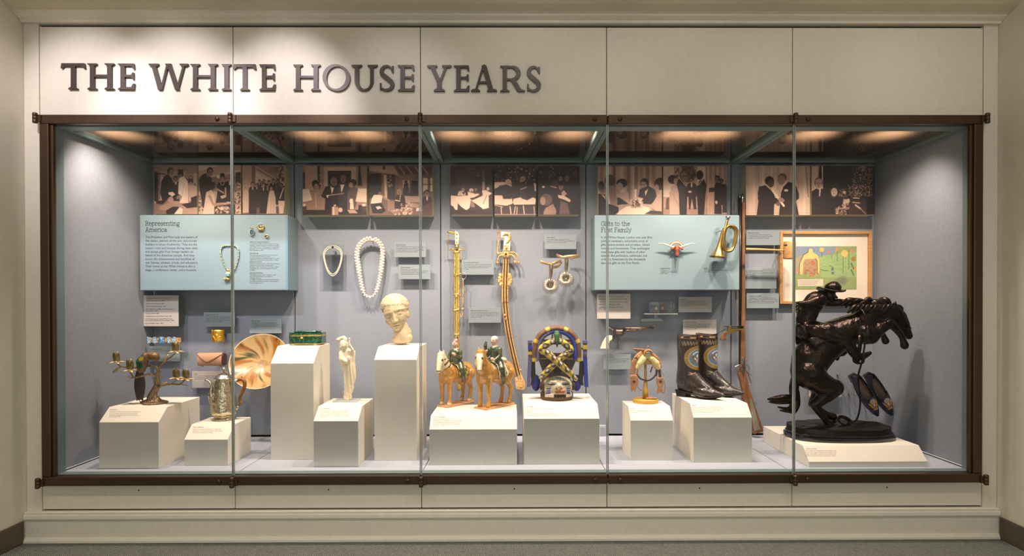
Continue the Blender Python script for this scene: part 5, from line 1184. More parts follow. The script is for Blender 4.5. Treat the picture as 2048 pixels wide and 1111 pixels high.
# ------------------------------------------------------------------ more things held on the back wall
def poly_prism(q, pts, y0, y1):
    v = [q(*p) for p in pts]; v = [(a.x, a.z) for a in v]
    ar = sum(v[i][0]*v[(i+1) % len(v)][1]-v[(i+1) % len(v)][0]*v[i][1] for i in range(len(v)))
    return MB().prism_y(v if ar > 0 else v[::-1], y0, y1)
# long rifle standing at the back wall
Z = Zr(1430, 380, 2.222); Yr = YB-.075; q = planeq(Z, Yr); s_ = SC(Yr)/2.222
t = thing('long_rifle', 'long wooden flintlock rifle leaning upright at the back wall', 'rifle', (q(180, 1085).x, Yr, ZF))
pts = [(118, 56), (130, 56), (131, 500), (133, 760), (136, 820), (150, 880), (176, 960), (213, 1068), (170, 1083), (140, 975), (118, 925), (119, 890), (110, 850), (100, 815), (110, 780), (114, 500)]
poly_prism(q, pts, Yr-.016, Yr+.014).build('stock', M['wood'], t, bevel=.005)
MB().tube([q(110, 22), q(112, 400), q(112, 780)], .0095, 8).build('barrel', M['steel'], t)
MB().tube([q(122, 14), q(122, 70)], .0055, 8).build('ramrod_tip', M['silver'], t)
MB().tube([q(110, 22, .008), q(110, 34, .008)], .004, 6).build('front_sight', M['silver'], t)
M['lockmetal'] = mat('polished_lock_metal', srgb(190, 184, 176), .25, 1.0, var=.15, vscale=80)
poly_prism(q, [(112, 745), (124, 740), (128, 790), (122, 830), (112, 800)], Yr-.021, Yr-.015).build('lock_plate', M['lockmetal'], t, bevel=.001)
mb = MB(); mb.tube(catmull([q(118, 780, .024), q(104, 778, .026), q(92, 784, .026), q(86, 782, .026)], 4), lerpl([.006, .006, .005, .003], 13), 8); mb.build('cock', M['lockmetal'], t)
MB().tube(catmull([q(122, 770, .024), q(126, 752, .026), q(122, 742, .024)], 4), .004, 8).build('frizzen', M['lockmetal'], t)
mb = MB(); mb.tube(catmull([q(133, 775), q(145, 778), q(152, 790), q(150, 812), q(162, 822), q(168, 815)], 4), .003, 8); mb.tube(catmull([q(138, 800), q(146, 815), q(160, 855), q(150, 862)], 4), .003, 8); mb.build('trigger_guard', M['lockmetal'], t)
poly_prism(q, [(150, 925), (158, 925), (180, 1000), (196, 1060), (170, 1068), (155, 985)], Yr-.0175, Yr-.0155).build('patch_box', mat('engraved_silver', srgb(196, 186, 166), .35, .9, bump=.6, bscale=300), t, bevel=.0005)
# four-barrel pocket pistol
Z = Zr(1340, 650, 6.947); Yd = YB-.115; q = planeq(Z, Yd); s_ = SC(Yd)/6.947
t = thing('pocket_pistol', 'tiny four-barrel brass pistol with a wooden grip beside the rifle', 'pistol', q(730, 210))
for v, d in ((16, .003), (16, -.005), (36, .003), (36, -.005)): MB().tube([q(830, v, d), q(1022, v, d)], 10*s_, 10).build('barrel', M['steel'], t)
poly_prism(q, [(815, 5), (850, 5), (850, 48), (960, 50), (1020, 48), (1020, 62), (950, 72), (860, 100), (840, 122), (800, 118), (785, 95), (800, 70)], Yd-.008, Yd+.008).build('frame', M['brass'], t, bevel=.001)
poly_prism(q, [(785, 80), (800, 118), (770, 150), (772, 200), (700, 208), (697, 185), (712, 140), (740, 95)], Yd-.011, Yd+.011).build('grip', M['wood'], t, bevel=.004)
MB().tube(catmull([q(815, 25), q(795, 18), q(770, 14), q(745, 16)], 4), lerpl([10*s_, 9*s_, 6*s_, 3*s_], 13), 8).build('hammer', M['steel'], t)
mb = MB(); mb.tube([q(840, 20, -.010), Vector((q(700, 150).x, YB-.0003, q(700, 150).z))], .0012, 6); mb.build('support_wire', M['steel'], t)
# revolver
Z = Zr(1190, 580, 7.9375); Yd = YB-.085; q = planeq(Z, Yd); s_ = SC(Yd)/7.9375
M['goldsteel'] = mat('gold_washed_steel', srgb(168, 142, 118), .32, 1.0, col2=srgb(92, 78, 70), vscale=50, bump=.4, bscale=300)
t = thing('revolver', 'engraved revolver with ivory grips on the back wall', 'revolver', q(150, 930))
MB().tube([q(455, 602), q(700, 606), q(932, 596)], [20*s_, 18*s_, 16*s_], 14).build('barrel', M['goldsteel'], t)
MB().tube([q(440, 640), q(735, 628), q(752, 628)], [14*s_, 13*s_, 9*s_], 10).build('ejector_rod', M['goldsteel'], t)
MB().box(q(868, 0).x, q(890, 0).x, Yd-.0012, Yd+.0012, q(0, 588).z, q(0, 560).z).build('front_sight', M['steel'], t)
cy = MB(); c0 = q(322, 660); c1 = q(440, 660); cy.tube([c0, c0.lerp(c1, .08), c0.lerp(c1, .92), c1], [42*s_, 47*s_, 47*s_, 43*s_], 18); cy.build('cylinder', M['goldsteel'], t)
poly_prism(q, [(308, 588), (470, 588), (475, 612), (445, 612), (445, 690), (470, 668), (440, 720), (350, 745), (280, 770), (272, 715), (295, 690), (290, 640)], Yd-.010, Yd+.010).build('frame', M['steel'], t, bevel=.001)
MB().tube(catmull([q(292, 640), q(265, 625), q(240, 605), q(214, 592)], 4), lerpl([13*s_, 13*s_, 10*s_, 6*s_], 13), 8).build('hammer', M['goldsteel'], t)
poly_prism(q, [(80, 930), (118, 830), (160, 760), (195, 718), (270, 714), (272, 778), (232, 808), (214, 850), (220, 932)], Yd-.014, Yd+.014).build('grip', M['ivory'], t, bevel=.004)
MB().tube(catmull([q(278, 770), q(300, 808), q(340, 818), q(372, 795), q(380, 750), q(372, 735)], 4), 5*s_, 8).build('trigger_guard', M['steel'], t)
MB().tube(catmull([q(325, 750), q(318, 775), q(328, 795)], 4), 5*s_, 6).build('trigger', M['steel'], t)
MB().tube([q(350, 740, -.008), Vector((q(420, 945).x, YB-.0003, q(420, 945).z))], .0014, 6).build('support_wire', M['steel'], t)
# clear paperweight on an acrylic shelf
Z = Zr(1190, 520, 7.936); Yw = YB-.10; q = planeq(Z, Yw); s_ = SC(Yw)/7.936
t = thing('acrylic_shelf', 'small clear shelf under the dog paperweight', 'shelf', q(1020, 855))
a = q(772, 845); b = q(1285, 856)
M['acrw'] = glassmat('milky_acrylic', (.9, .92, .92), 1.5, .1, haze=.35)
MB().box(a.x, b.x, Yw-.04, YB-.0005, b.z, a.z).build('shelf_plate', M['acrw'], t)
a2 = q(765, 930); b2 = q(1140, 975); c_ = (a.x+b.x)/2
MB().prism_y([(a2.x, b2.z), (b2.x, b2.z), (b2.x-.012, a2.z), (a2.x+.004, a2.z)], YB-.03, YB-.0005).build('lower_bracket', M['acrw'], t)
MB().box(c_-.012, c_+.012, YB-.02, YB-.0005, a2.z, b.z).build('bracket_stem', M['acrylic'], t)
t = thing('paperweight', 'clear block paperweight with two dog heads inside', 'paperweight', q(1055, 845))
pw = [(860, 662), (1210, 650), (1240, 690), (1258, 740), (1200, 842), (880, 842), (858, 800)]
v = [q(*p) for p in pw]; MB().prism_y([(x.x, x.z) for x in v][::-1], Yw-.030, Yw+.025).build('clear_block', M['acrylic'], t, bevel=.003)
dog = [L3(c) for c in ((150, 110, 80), (235, 225, 210), (40, 30, 26))]
for u, sg in ((955, 1), (1085, -1)):
    mb = MB(); mb.ell(q(u, 742), (40*s_, .012, 36*s_), col=tuple(dog[0])); mb.ell(q(u+sg*18, 760, .008), (24*s_, .010, 22*s_), col=tuple(dog[1])); mb.ell(q(u-sg*26, 745, .008), (14*s_, .006, 28*s_), col=tuple(dog[0]*.7)); mb.ell(q(u+sg*34, 755, .016), 7*s_, col=tuple(dog[2])); mb.ell(q(u+sg*5, 735, .016), 5*s_, col=tuple(dog[2]))
    mb.ell(q(u, 815), (40*s_, .012, 22*s_), col=tuple(dog[0])); mb.build('dog_head', M['vc'], t, vcol=True)
# tile bracelet in a clear tray
Z = Zr(200, 660, 6.945); Yw = YB-.11; q = planeq(Z, Yw); s_ = SC(Yw)/6.945
t = thing('tile_bracelet', 'gold bracelet of five blue and white tiles in a clear tray', 'bracelet', q(890, 190))
a = q(646, 84); b = q(1142, 190); MB().box(a.x, b.x, Yw+.004, Yw+.008, b.z, a.z).build('clear_tray', M['acrylic'], t)
MB().box((a.x+b.x)/2-.008, (a.x+b.x)/2+.008, Yw+.008, YB-.0005, b.z+.006, a.z-.006).build('tray_post', M['acrylic'], t)
for i, (u0, u1, v0, v1) in enumerate(((655, 698, 92, 178), (733, 778, 92, 178), (812, 898, 92, 178), (932, 975, 92, 178), (1005, 1050, 92, 170))):
    pt_ = Paint(0, 0, 30, 50, 1.6, (.12, .42, .66) if i == 2 else (.62, .78, .88), 3); pt_.rng = np.random.RandomState(i)
    pt_.specks(26, 0, 0, 30, 50, 1.5, 5, (.88, .94, .97), .2); pt_.specks(16, 0, 0, 30, 50, 1.5, 5, (.12, .46, .74), .3)
    A = q(u0, v0, .004); B = q(u1, v1, .004)
    tl = MB().box(A.x, B.x, Yw-.0035, Yw+.003, B.z, A.z).build('tile', M['goldp'], t)
    pt_.mesh('tile_face', lambda U, V, A=A, B=B: (A.x+(B.x-A.x)*U, U*0+Yw-.0040, A.z+(B.z-A.z)*V), M['print'], tl)
for u0, u1 in ((700, 730), (782, 808), (902, 928), (978, 1002), (1054, 1125)):
    A = q(u0, 102); B = q(u1, 168); MB().box(A.x, B.x, Yw-.002, Yw+.002, B.z, A.z).build('gold_link', M['goldw'], t, bevel=.001)
# gold cuff
Z = Zr(400, 620, 7.933); Yw = YB-.10; q = planeq(Z, Yw); s_ = SC(Yw)/7.933
t = thing('gold_cuff', 'wide gold cuff bracelet embossed with a diamond shape', 'bracelet', q(280, 500))
M['cuffgold'] = mat('beaten_yellow_gold', srgb(246, 190, 72), .34, .9, var=.12, vscale=40, bump=.5, bscale=150)
c = q(282, 405); rr_ = 93*s_; hh = 92*s_
mb = MB(); mb.grid(lambda u, v: (c.x+(rr_+.0018*math.sin(v*PI*6)*0)*math.cos(R(215)+R(290)*u+PI*.18), c.y+rr_*.8*math.sin(R(215)+R(290)*u+PI*.18), c.z+hh-2*hh*v+.006*(math.cos(R(215)+R(290)*u+PI*.18))*0), 48, 8)
o = mb.build('band', M['cuffgold'], t); sm = o.modifiers.new('t', 'SOLIDIFY'); sm.thickness = .003; sm.offset = 0
def cuffp(u, v): # u,v in zoom pixels, on the front of the cuff
    x = (u-282)/93.; x = max(-.98, min(.98, x)); return Vector((c.x+rr_*x, c.y-rr_*.8*math.sqrt(1-x*x)-.002, c.z-(v-405)*s_))
dm = [(300, 318), (355, 405), (290, 478), (245, 400)]
mb = MB()
for i in range(4):
    a, b = dm[i], dm[(i+1) % 4]; mb.tube([cuffp(a[0]+(b[0]-a[0])*k/6, a[1]+(b[1]-a[1])*k/6) for k in range(7)], .0022, 6)
mb.build('embossed_diamond', M['cuffgold'], t)
MB().ell(cuffp(300, 400), (22*s_, .004, 26*s_)).build('embossed_centre', M['cuffgold'], t)
MB().box(c.x-.006, c.x+.006, c.y+rr_*.5, YB-.0005, c.z-.008, c.z+.008).build('mount_post', M['acrylic'], t)
# clutch purse
Z = Zr(390, 690, 6.941); Yw = YB-.14; q = planeq(Z, Yw); s_ = SC(Yw)/6.941
t = thing('clutch_purse', 'pale brown woven clutch purse with a pointed flap', 'purse', q(250, 288))
def weave():
    m_ = mat('woven_straw', srgb(206, 158, 124), .6)
    nt = m_.node_tree; N = nt.nodes; L = nt.links; tc = [n for n in N if n.type == 'TEX_COORD'][0]
    ck = N.new('ShaderNodeTexChecker'); ck.inputs['Scale'].default_value = 420; ck.inputs['Color1'].default_value = (*srgb(216, 170, 136), 1); ck.inputs['Color2'].default_value = (*srgb(178, 128, 96), 1)
    L.new(tc.outputs['Object'], ck.inputs[0]); L.new(ck.outputs[0], N['Principled BSDF'].inputs['Base Color'])
    bp = N.new('ShaderNodeBump'); bp.inputs['Strength'].default_value = .4; bp.inputs['Distance'].default_value = .001; L.new(ck.outputs['Fac'], bp.inputs['Height']); L.new(bp.outputs[0], N['Principled BSDF'].inputs['Normal'])
    return m_
M['weave'] = weave()
x0, x1 = q(62, 0).x, q(398, 0).x; zt_, zb_ = q(0, 108).z, q(0, 284).z; zm_ = (zt_+zb_)/2; hz = (zt_-zb_)/2
prof = [(Yw-.030*math.cos(a)**.7 if abs(a) < PI/2-.01 else Yw, zm_+hz*math.sin(a)) for a in [R(x) for x in range(-88, 89, 11)]]+[(Yw+.024, zt_-.006), (Yw+.028, zm_), (Yw+.024, zb_+.006)]
MB().prism_x(prof[::-1], x0, x1).build('body', M['weave'], t, smooth=False)
mb = MB()
def fl_(u, v):
    uu = 70+u*330; tip = 108+(118-0)*(1-abs(u-.42)/(.42 if u < .42 else .58))**.9 if 0 < u < 1 else 120
    vv = 106+(max(tip+12, 128)-106)*v; z = q(0, vv).z; s2 = max(-1, min(1, (z-zm_)/hz)); y = Yw-.032*math.sqrt(max(0.0, 1-s2*s2))**.7-.0015
    return (x0+(x1-x0)*u, y, z)
mb.grid(fl_, 30, 8); o = mb.build('flap', M['weave'], t); sm = o.modifiers.new('t', 'SOLIDIFY'); sm.thickness = .003
MB().prism_x([(y_*1.0, z_) for y_, z_ in prof[::-1]], x1+.0005, x1+.006).build('end_gusset', mat('dark_brown_leather', srgb(84, 44, 34), .4), t, bevel=.001)
for u in (105, 350): MB().ell(q(u, 284, .01), .006, n=10, m=6).build('foot', M['brass'], t)
MB().box((x0+x1)/2-.02, (x0+x1)/2+.02, Yw+.028, YB-.0005, zm_-.01, zm_+.01).build('mount_post', M['acrylic'], t)
# glazed bowl
Yw = .63; c = P(518, 721, Yw)
t = thing('glazed_bowl', 'shallow bowl with amber, green and cream streaked glaze', 'bowl', c)
R0 = 58*SC(Yw)
def bowlpt(u, v): # u angle, v radius 0..1 (inside surface)
    a = 2*PI*u; r = R0*v; d = .072*(1-v**1.6)
    return Vector((r*math.cos(a), d, r*math.sin(a)))
rgb = [L3(x) for x in ((198, 166, 114), (160, 100, 34), (72, 80, 42), (92, 56, 32), (170, 128, 72))]
rb = np.random.RandomState(11); ks = rb.uniform(0, 6.28, 8)
def bcol(u, v):
    a = 2*PI*u; a += .25*math.sin(4*v+1); p3 = Vector((math.cos(a)*2.2, math.sin(a)*2.2, v*1.2)); p4 = Vector((math.cos(a)*6, math.sin(a)*6, v*1.4)); p5 = Vector((math.cos(a)*13, math.sin(a)*13, v*2.6))
    n1, n2, n3 = mnoise.noise(p3), mnoise.noise(p4), mnoise.noise(p5)
    st = lambda x, lo, hi: max(0.0, min(1.0, (x-lo)/(hi-lo)))
    cc = rgb[0]*1.0
    k = st(n1+.35*n2, -.05, .35)*(.95 if v > .38 else .35); cc = cc*(1-k)+rgb[1]*k
    k = st(n2-.4*n1, .22, .5)*st(v, .2, .5); cc = cc*(1-k)+rgb[2]*k
    k = st(n3+.5*n2, .42, .7)*st(v, .25, .55); cc = cc*(1-k)+rgb[3]*k
    k = st(mnoise.noise(p3+Vector((5, 5, 5))), .25, .5)*st(v, .6, .9)*.7; cc = cc*(1-k)+rgb[2]*k
    if v < .17: k = .35+.4*n3; cc = cc*(1-k)+L3((120, 84, 74))*k
    if v > .985: cc = L3((246, 232, 196))
    return tuple(cc)
mb = MB(); mb.grid(bowlpt, 180, 26, bcol, closeu=True)
mb.grid(lambda u, v: bowlpt(u, 1-v*.9)+Vector((0, .006*min(1, v*8), 0)), 120, 8, lambda u, v: tuple(rgb[4]), closeu=True)
mb.xf(Matrix.Translation(c) @ Euler((R(-24), 0, R(4))).to_matrix().to_4x4())
mb.build('bowl', mat('glossy_glaze', (1, 1, 1), .3, vcol=True, coat=.2), t, vcol=True)
MB().tube([c+Vector((0, .085, -.01)), Vector((c.x, YB-.0003, c.z-.03))], .006, 10).build('wall_bracket', M['steel'], t)

# ------------------------------------------------------------------ plinths with sloping label fronts
def plinth(x0, x1, yf, zf_, ys, zt, yb, label, title, lines, lw, px, py, tw=None, py2=None):
    t = thing('plinth', label, 'plinth', ((x0+x1)/2, (yf+yb)/2, ZF), 'cream plinths with sloping label fronts')
    MB().prism_x([(yf, ZF+.0002), (yf, zf_), (ys, zt), (yb, zt), (yb, ZF+.0002)][::-1], x0, x1).build('body', M['plinth'], t, bevel=.0012)
    n = Vector((0, -(zt-zf_), (ys-yf))); n.normalize()
    o0 = Vector((0, yf, zf_))+n*.0004
    def pl(u, v):
        r = ray(u, v); k = (o0-CAM).dot(n)/r.dot(n); return CAM+r*k
    settype('title_lettering', [title], px, py, 3.2, 1.9, M['inkbrown'], t, pl, tw or 1.36*len(title), .012)
    settype('caption_lettering', lines, px-.6, py+4.0, 3.35, 1.8, M['inkbrown'], t, pl, lw)
    return t
plinth(-1.991, -1.700, .100, .542, .177, .604, .492, 'cream plinth under the bird candelabrum', 'Candelabrum', ['This silver, vermeil, and enamel candelabrum', 'is one of a pair given to the Johnsons by', 'Mexican President Gustavo Diaz Ordaz in', 'December 1964.'], 68, 219, 819.5)
plinth(-1.602, -1.385, .149, .444, .221, .506, .417, 'low cream plinth under the silver coffeepot', 'Silver Coffeepot', ['Made by an Irish silversmith in 1764, this', 'coffeepot was a gift from Eamon de Valera,', 'President of Ireland, in 1964.'], 62, 386, 854.4)
plinth(-1.213, -.991, .256, .813, .352, .896, .538, 'tall cream plinth under the green stone box', 'Malachite Box', ['A gift', 'President'], 30, 560, 696.5)
plinth(-.947, -.726, .117, .541, .199, .601, .443, 'cream plinth under the ivory figure', 'Ivory Sculpture', ['This figure of a woman playing a stringed', 'instrument was sculpted by an unknown', 'artist. It was a gift from Nguyen Cao Ky,', 'Prime Minister of the Republic of Vietnam,', 'in 1966.'], 62, 640, 817)
plinth(-.672, -.454, .232, .833, .330, .893, .594, 'tall cream plinth under the marble head', 'Roman Boy', ['This marble', 'It was a gift from', 'Italy, in 1964.'], 40, 759, 697.5)
plinth(-.378, .061, .145, .492, .205, .552, .52, 'wide cream plinth under the two glazed horsemen', 'Terra Cotta Riders', ['These sculptures were', 'Tang Dynasty (618-906 A.D.), were a gift', 'from President Chiang Kai-shek and', 'Madame Chiang Kai-shek of the Republic', 'of China, in 1967.'], 61, 866.5, 834)
plinth(.095, .474, .149, .543, .219, .606, .56, 'wide cream plinth under the carved mask', 'Ritual Mask', ['The carved wooden face representing a', 'descent of', 'strength is', 'power. President Leopold Sedar Senghor of', 'Senegal presented this mask to Mrs. Johnson in 1966.'], 90, 1052, 813.5)
plinth(.644, .863, .219, .519, .280, .582, .449, 'small cream plinth under the miniature saddle', 'Saddle', ['This is a miniature replica of', 'of leather,'], 48, 1261, 817.5)
plinth(.954, 1.251, .173, .542, .235, .604, .577, 'cream plinth under the cowboy boots', 'Boots', ['These black alligator hide and leather boots,', 'made by Tony Lama, bear the Presidential', 'seal decorated on the front and \u201cLBJ\u201d', 'stitched on the outside straps.'], 66, 1385, 811)
plinth(1.496, 2.082, .082, .340, .147, .405, .622, 'broad low cream plinth under the bronze rider', 'The Bronco Buster', ['This sculpture, perhaps the most famous by', 'American sculptor Frederic Remington, was', 'a gift to President and Mrs. Johnson for the', 'library from Dr. Armand Hammer in 1967.'], 68, 1611, 897.5)
# small outlet box low on the back wall
a = P(1199, 850, YB-.02); b = P(1212, 874, YB-.02)
t = thing('outlet_box', 'small pale grey outlet box low on the back wall', 'outlet', (a.x, YB, b.z))
MB().box(a.x, b.x, YB-.022, YB-.0005, b.z, a.z).build('box', mat('pale_grey_plastic', srgb(176, 184, 188), .5), t, bevel=.003)
MB().box(a.x+.006, b.x-.006, YB-.0245, YB-.022, b.z+.012, a.z-.012).build('cover', mat('grey_plastic', srgb(150, 158, 162), .5), t, bevel=.001)
# ------------------------------------------------------------------ exhibits on the plinths
def colb(cs): return [L3(c) for c in cs]
# bird candelabrum
M['bronzeg'] = mat('gilded_bronze', srgb(178, 152, 118), .38, .8, col2=srgb(124, 102, 80), vscale=60, bump=.8, bscale=260)
M['leafg'] = mat('dull_gilt_leaf', srgb(206, 176, 132), .4, .7, var=.2, vscale=60)
M['cupg'] = mat('olive_gilt_cup', srgb(140, 124, 80), .45, .5, var=.25, vscale=70)
Z = Zr(200, 660, 6.945); Yc = PZ(310.9, 806, .604).y; q = planeq(Z, Yc); s_ = SC(Yc)/6.945
t = thing('candelabrum', 'gilded tree candelabrum with a green-winged bird and five flower cups', 'candelabrum', Vector((q(770, 0).x, Yc, .604)))
mb = MB(); limb(mb, [q(700, 940), q(755, 850), q(795, 760), q(800, 680), q(792, 610)], [44*s_, 46*s_, 36*s_, 30*s_, 26*s_])
zb = .604
for a, L_ in ((200, 170), (235, 120), (280, 110), (320, 150), (355, 180), (30, 140), (80, 110), (140, 150)):
    c = q(745, 900); e = Vector((c.x+L_*s_*math.cos(R(a)), Yc+L_*s_*math.sin(R(a))*.7, zb+.008)); limb(mb, [c, (c+e)/2+Vector((0, 0, -.012)), e], [30*s_, 26*s_, 14*s_], 8)
mb.lathe([(0, zb+.0004), (150*s_, zb+.0004), (165*s_, zb+.006), (60*s_, zb+.016), (0, zb+.02)], (q(760, 0).x, Yc, 0), 20)
blob('trunk', mb, M['bronzeg'], t, .0035, 3, disp=lambda co, nr: .0022*np.sin(co[:, 0]*700+co[:, 2]*150))
for pts, r0, r1 in (([(815, 620, 0), (822, 520, 0), (870, 450, 0), (960, 390, .01), (1045, 320, .01)], 20, 8), ([(800, 610, 0), (805, 540, .01), (760, 500, .01), (700, 492, .01), (630, 500, .01), (560, 512, 0), (440, 512, 0), (330, 508, 0), (270, 490, 0), (235, 445, 0)], 20, 8),
                    ([(790, 640, 0), (680, 612, .02), (560, 640, .03), (470, 655, .03), (432, 600, .03), (412, 560, .03)], 18, 8), ([(800, 810, 0), (860, 765, .01), (980, 745, .01), (1100, 752, .01), (1150, 715, .01), (1192, 675, .01)], 20, 8), ([(985, 745, .01), (1045, 705, .03), (1058, 660, .03)], 10, 7), ([(1100, 750, .01), (1235, 766, .01)], 9, 3), ([(470, 655, .03), (440, 665, .03), (380, 643, .03)], 9, 4)):
    pp = catmull([q(*p) for p in pts], 5); mb = MB(); mb.tube(pp, lerpl([r0*s_, r1*s_], len(pp)), 8); mb.build('branch', M['bronzeg'], t)
def leafmesh(mb, a, b, w, up):
    a, b = Vector(a), Vector(b); d = b-a; up = Vector(up); sd = d.cross(up).normalized(); n = sd.cross(d).normalized()
    mb.grid(lambda u, v: a+d*v+sd*((u-.5)*2*w*math.sin(PI*min(1, v*.92+.06))**.8)+n*(.12*d.length*math.sin(PI*v)*(1-abs(u-.5)*1.2)), 4, 7)
def solid(o, th): m_ = o.modifiers.new('t', 'SOLIDIFY'); m_.thickness = th; return o
for u, v, tv, dd in ((230, 430, 295, 0), (418, 545, 398, .03), (1050, 285, 160, .01), (1060, 650, 522, .03), (1195, 665, 533, .01)):
    c = q(u, v, dd); f = thing_part = None
    mb = MB()
    for k in range(6):
        a = R(60*k+15); e = c+Vector((118*s_*math.cos(a), 118*s_*math.sin(a), -.008+.004*math.sin(3*a))); leafmesh(mb, c+Vector((0, 0, -.001)), e, 30*s_, (0, 0, 1))
    fl = solid(mb.build('flower_petals', M['leafg'], t), .0015)
    mb = MB(); h = (v-tv)*s_
    for k in range(5):
        a = R(72*k+40); b0 = c+Vector((34*s_*math.cos(a), 34*s_*math.sin(a), 0)); e = c+Vector((44*s_*math.cos(a), 44*s_*math.sin(a), h*(1 if k % 2 else .88))); leafmesh(mb, b0, e, 30*s_, (-math.cos(a), -math.sin(a), 0))
    solid(mb.build('candle_cup', M['cupg'], t), .0016)
for a, b, w in (((290, 515, 0), (168, 590, 0), 22), ((885, 440, .01), (945, 335, .01), 22), ((830, 770, .015), (935, 722, .02), 16), ((430, 650, .03), (375, 642, .035), 12)):
    mb = MB(); leafmesh(mb, q(*a), q(*b), w*s_, (0, -1, .3)); solid(mb.build('leaf', M['leafg'], t), .0014)
mb = MB(); limb(mb, [q(575, 540, .02), q(590, 440, .02), q(640, 370, .02), q(700, 350, .02), q(760, 365, .02)], [58*s_, 80*s_, 66*s_, 52*s_, 62*s_]); limb(mb, [q(775, 375, .02), q(785, 410, .02), q(780, 440, .02)], [52*s_, 26*s_, 10*s_])
x1_, x2_ = q(655, 0).x, q(690, 0).x
gr, ye, br, dk = colb(((46, 104, 74), (206, 178, 60), (134, 104, 66), (60, 70, 60)))
def bc(co):
    n = fbm(co, 160); c = np.tile(br, (len(co), 1)); zz = co[:, 2]; xx = co[:, 0]
    w = (xx < x1_+.003*n) & (zz > q(0, 520).z)
    c[w] = gr*(.8+.25*n[w])[:, None]
    yy = ((xx-q(640, 0).x)/(36*s_))**2+((zz-q(0, 385).z)/(28*s_))**2 < 1; c[yy] = ye
    return c*(.9+.2*n)[:, None]
b = blob('bird_body', mb, mat('enamelled_bird', (1, 1, 1), .35, .3, vcol=True, bump=.6, bscale=300), t, .003, 4, colfn=bc)
mb = MB()
def tailp(u, v): w = (44+30*math.sin(PI*min(1, v*1.1)))*s_*(1 if v < .92 else 1-.5*abs(math.sin(u*PI*2))); x = q(585, 0).x+(u-.5)*2*w; return (x, Yc-.02-.006*math.cos((u-.5)*PI), q(0, 560+ (415-30*abs(math.sin(u*2*PI))*0)*v).z+(.010*abs(math.sin(u*2*PI)) if v > .97 else 0))
mb.grid(tailp, 12, 18); solid(mb.build('bird_tail', mat('dark_tail_feathers', srgb(96, 78, 62), .4, .6, col2=srgb(56, 46, 40), vscale=90, stretch=(8, 1, 1), bump=.8, bscale=120), t), .003)

# silver coffeepot
Z = Zr(390, 690, 6.941); Yc = PZ(447.6, 838, .506).y; q = planeq(Z, Yc); s_ = SC(Yc)/6.941; zb = .506; cx_ = q(400, 0).x
vz = lambda v: zb+(1062-v)*s_
t = thing('coffeepot', 'chased silver coffeepot with a brown wooden handle', 'coffeepot', (cx_, Yc, zb))
M['chased'] = mat('chased_silver', srgb(206, 194, 166), .2, 1.0, var=.1, vscale=40, bump=1.0, bscale=38)
[n for n in M['chased'].node_tree.nodes if n.type == 'BUMP'][0].inputs['Distance'].default_value = .008
prof = [(0, 1062), (150, 1062), (156, 1050), (140, 1036), (118, 1020), (118, 1008), (150, 992), (168, 965), (174, 930), (168, 880), (156, 800), (142, 700), (126, 600), (114, 530), (110, 505), (110, 498)]
MB().lathe([(r*s_, vz(v)) for r, v in prof], (cx_, Yc, 0), 40).build('body', M['chased'], t)
MB().lathe([(r*s_, vz(v)) for r, v in [(110, 499), (132, 498), (134, 488), (122, 478), (104, 470), (98, 452), (70, 436), (40, 426), (22, 418), (14, 405), (0, 404)]], (cx_, Yc, 0), 40).build('lid', M['silver'], t)
MB().lathe([(r*s_, vz(v)) for r, v in [(0, 412), (16, 410), (12, 398), (26, 388), (31, 370), (24, 352), (9, 342), (0, 338)]], (cx_, Yc, 0), 20).build('finial', M['silver'], t)
mb = MB(); pp = catmull([q(270, 840), q(232, 760), q(222, 660), q(232, 590), q(214, 530), q(180, 492), q(140, 488)], 5); mb.tube(pp, lerpl([46*s_, 40*s_, 30*s_, 22*s_, 17*s_, 15*s_, 14*s_], len(pp)), 14); mb.build('spout', M['chased'], t)
mb = MB(); mb.tube([q(500, 520), q(545, 500), q(592, 486)], [26*s_, 24*s_, 24*s_], 10); mb.tube([q(545, 900), q(580, 880), q(608, 842)], [20*s_, 18*s_, 18*s_], 10); mb.build('handle_sockets', M['silver'], t)
mb = MB(); pp = catmull([q(585, 490), q(640, 470), q(684, 500), q(690, 560), q(662, 640), q(628, 710), q(622, 770), q(640, 802), q(606, 842)], 5); mb.tube(pp, lerpl([20*s_, 24*s_, 26*s_, 25*s_, 24*s_, 22*s_, 20*s_, 20*s_, 14*s_], len(pp)), 12); limb(mb, [q(640, 465), q(650, 440)], [16*s_, 12*s_], 8); mb.build('handle', mat('amber_wood', srgb(150, 104, 50), .35, var=.2, vscale=40), t)

# malachite box
def malachite():
    m_ = mat('banded_malachite', srgb(20, 84, 60), .15, coat=.6)
    nt = m_.node_tree; N = nt.nodes; L = nt.links; tc = [n for n in N if n.type == 'TEX_COORD'][0]
    nz = N.new('ShaderNodeTexNoise'); nz.inputs['Scale'].default_value = 18; nz.inputs['Detail'].default_value = 3; L.new(tc.outputs['Object'], nz.inputs[0])
    mm = N.new('ShaderNodeMath'); mm.operation = 'MULTIPLY'; mm.inputs[1].default_value = 42; L.new(nz.outputs['Fac'], mm.inputs[0])
    sn = N.new('ShaderNodeMath'); sn.operation = 'SINE'; L.new(mm.outputs[0], sn.inputs[0])
    rp = N.new('ShaderNodeValToRGB'); rp.color_ramp.elements[0].color = (*srgb(16, 62, 46), 1); rp.color_ramp.elements[1].color = (*srgb(44, 110, 80), 1)
    mr = N.new('ShaderNodeMapRange'); mr.inputs[1].default_value = -1; L.new(sn.outputs[0], mr.inputs[0]); L.new(mr.outputs[0], rp.inputs[0]); L.new(rp.outputs[0], N['Principled BSDF'].inputs['Base Color'])
    return m_
M['mala'] = malachite()
zb = .896; Yc = .44; Z = Zr(565, 640, 6.535); q = planeq(Z, .40); s_ = SC(.40)/6.535
xa, xb = q(70, 0).x, q(500, 0).x; ya, yb_ = .395, .515; ch = .022
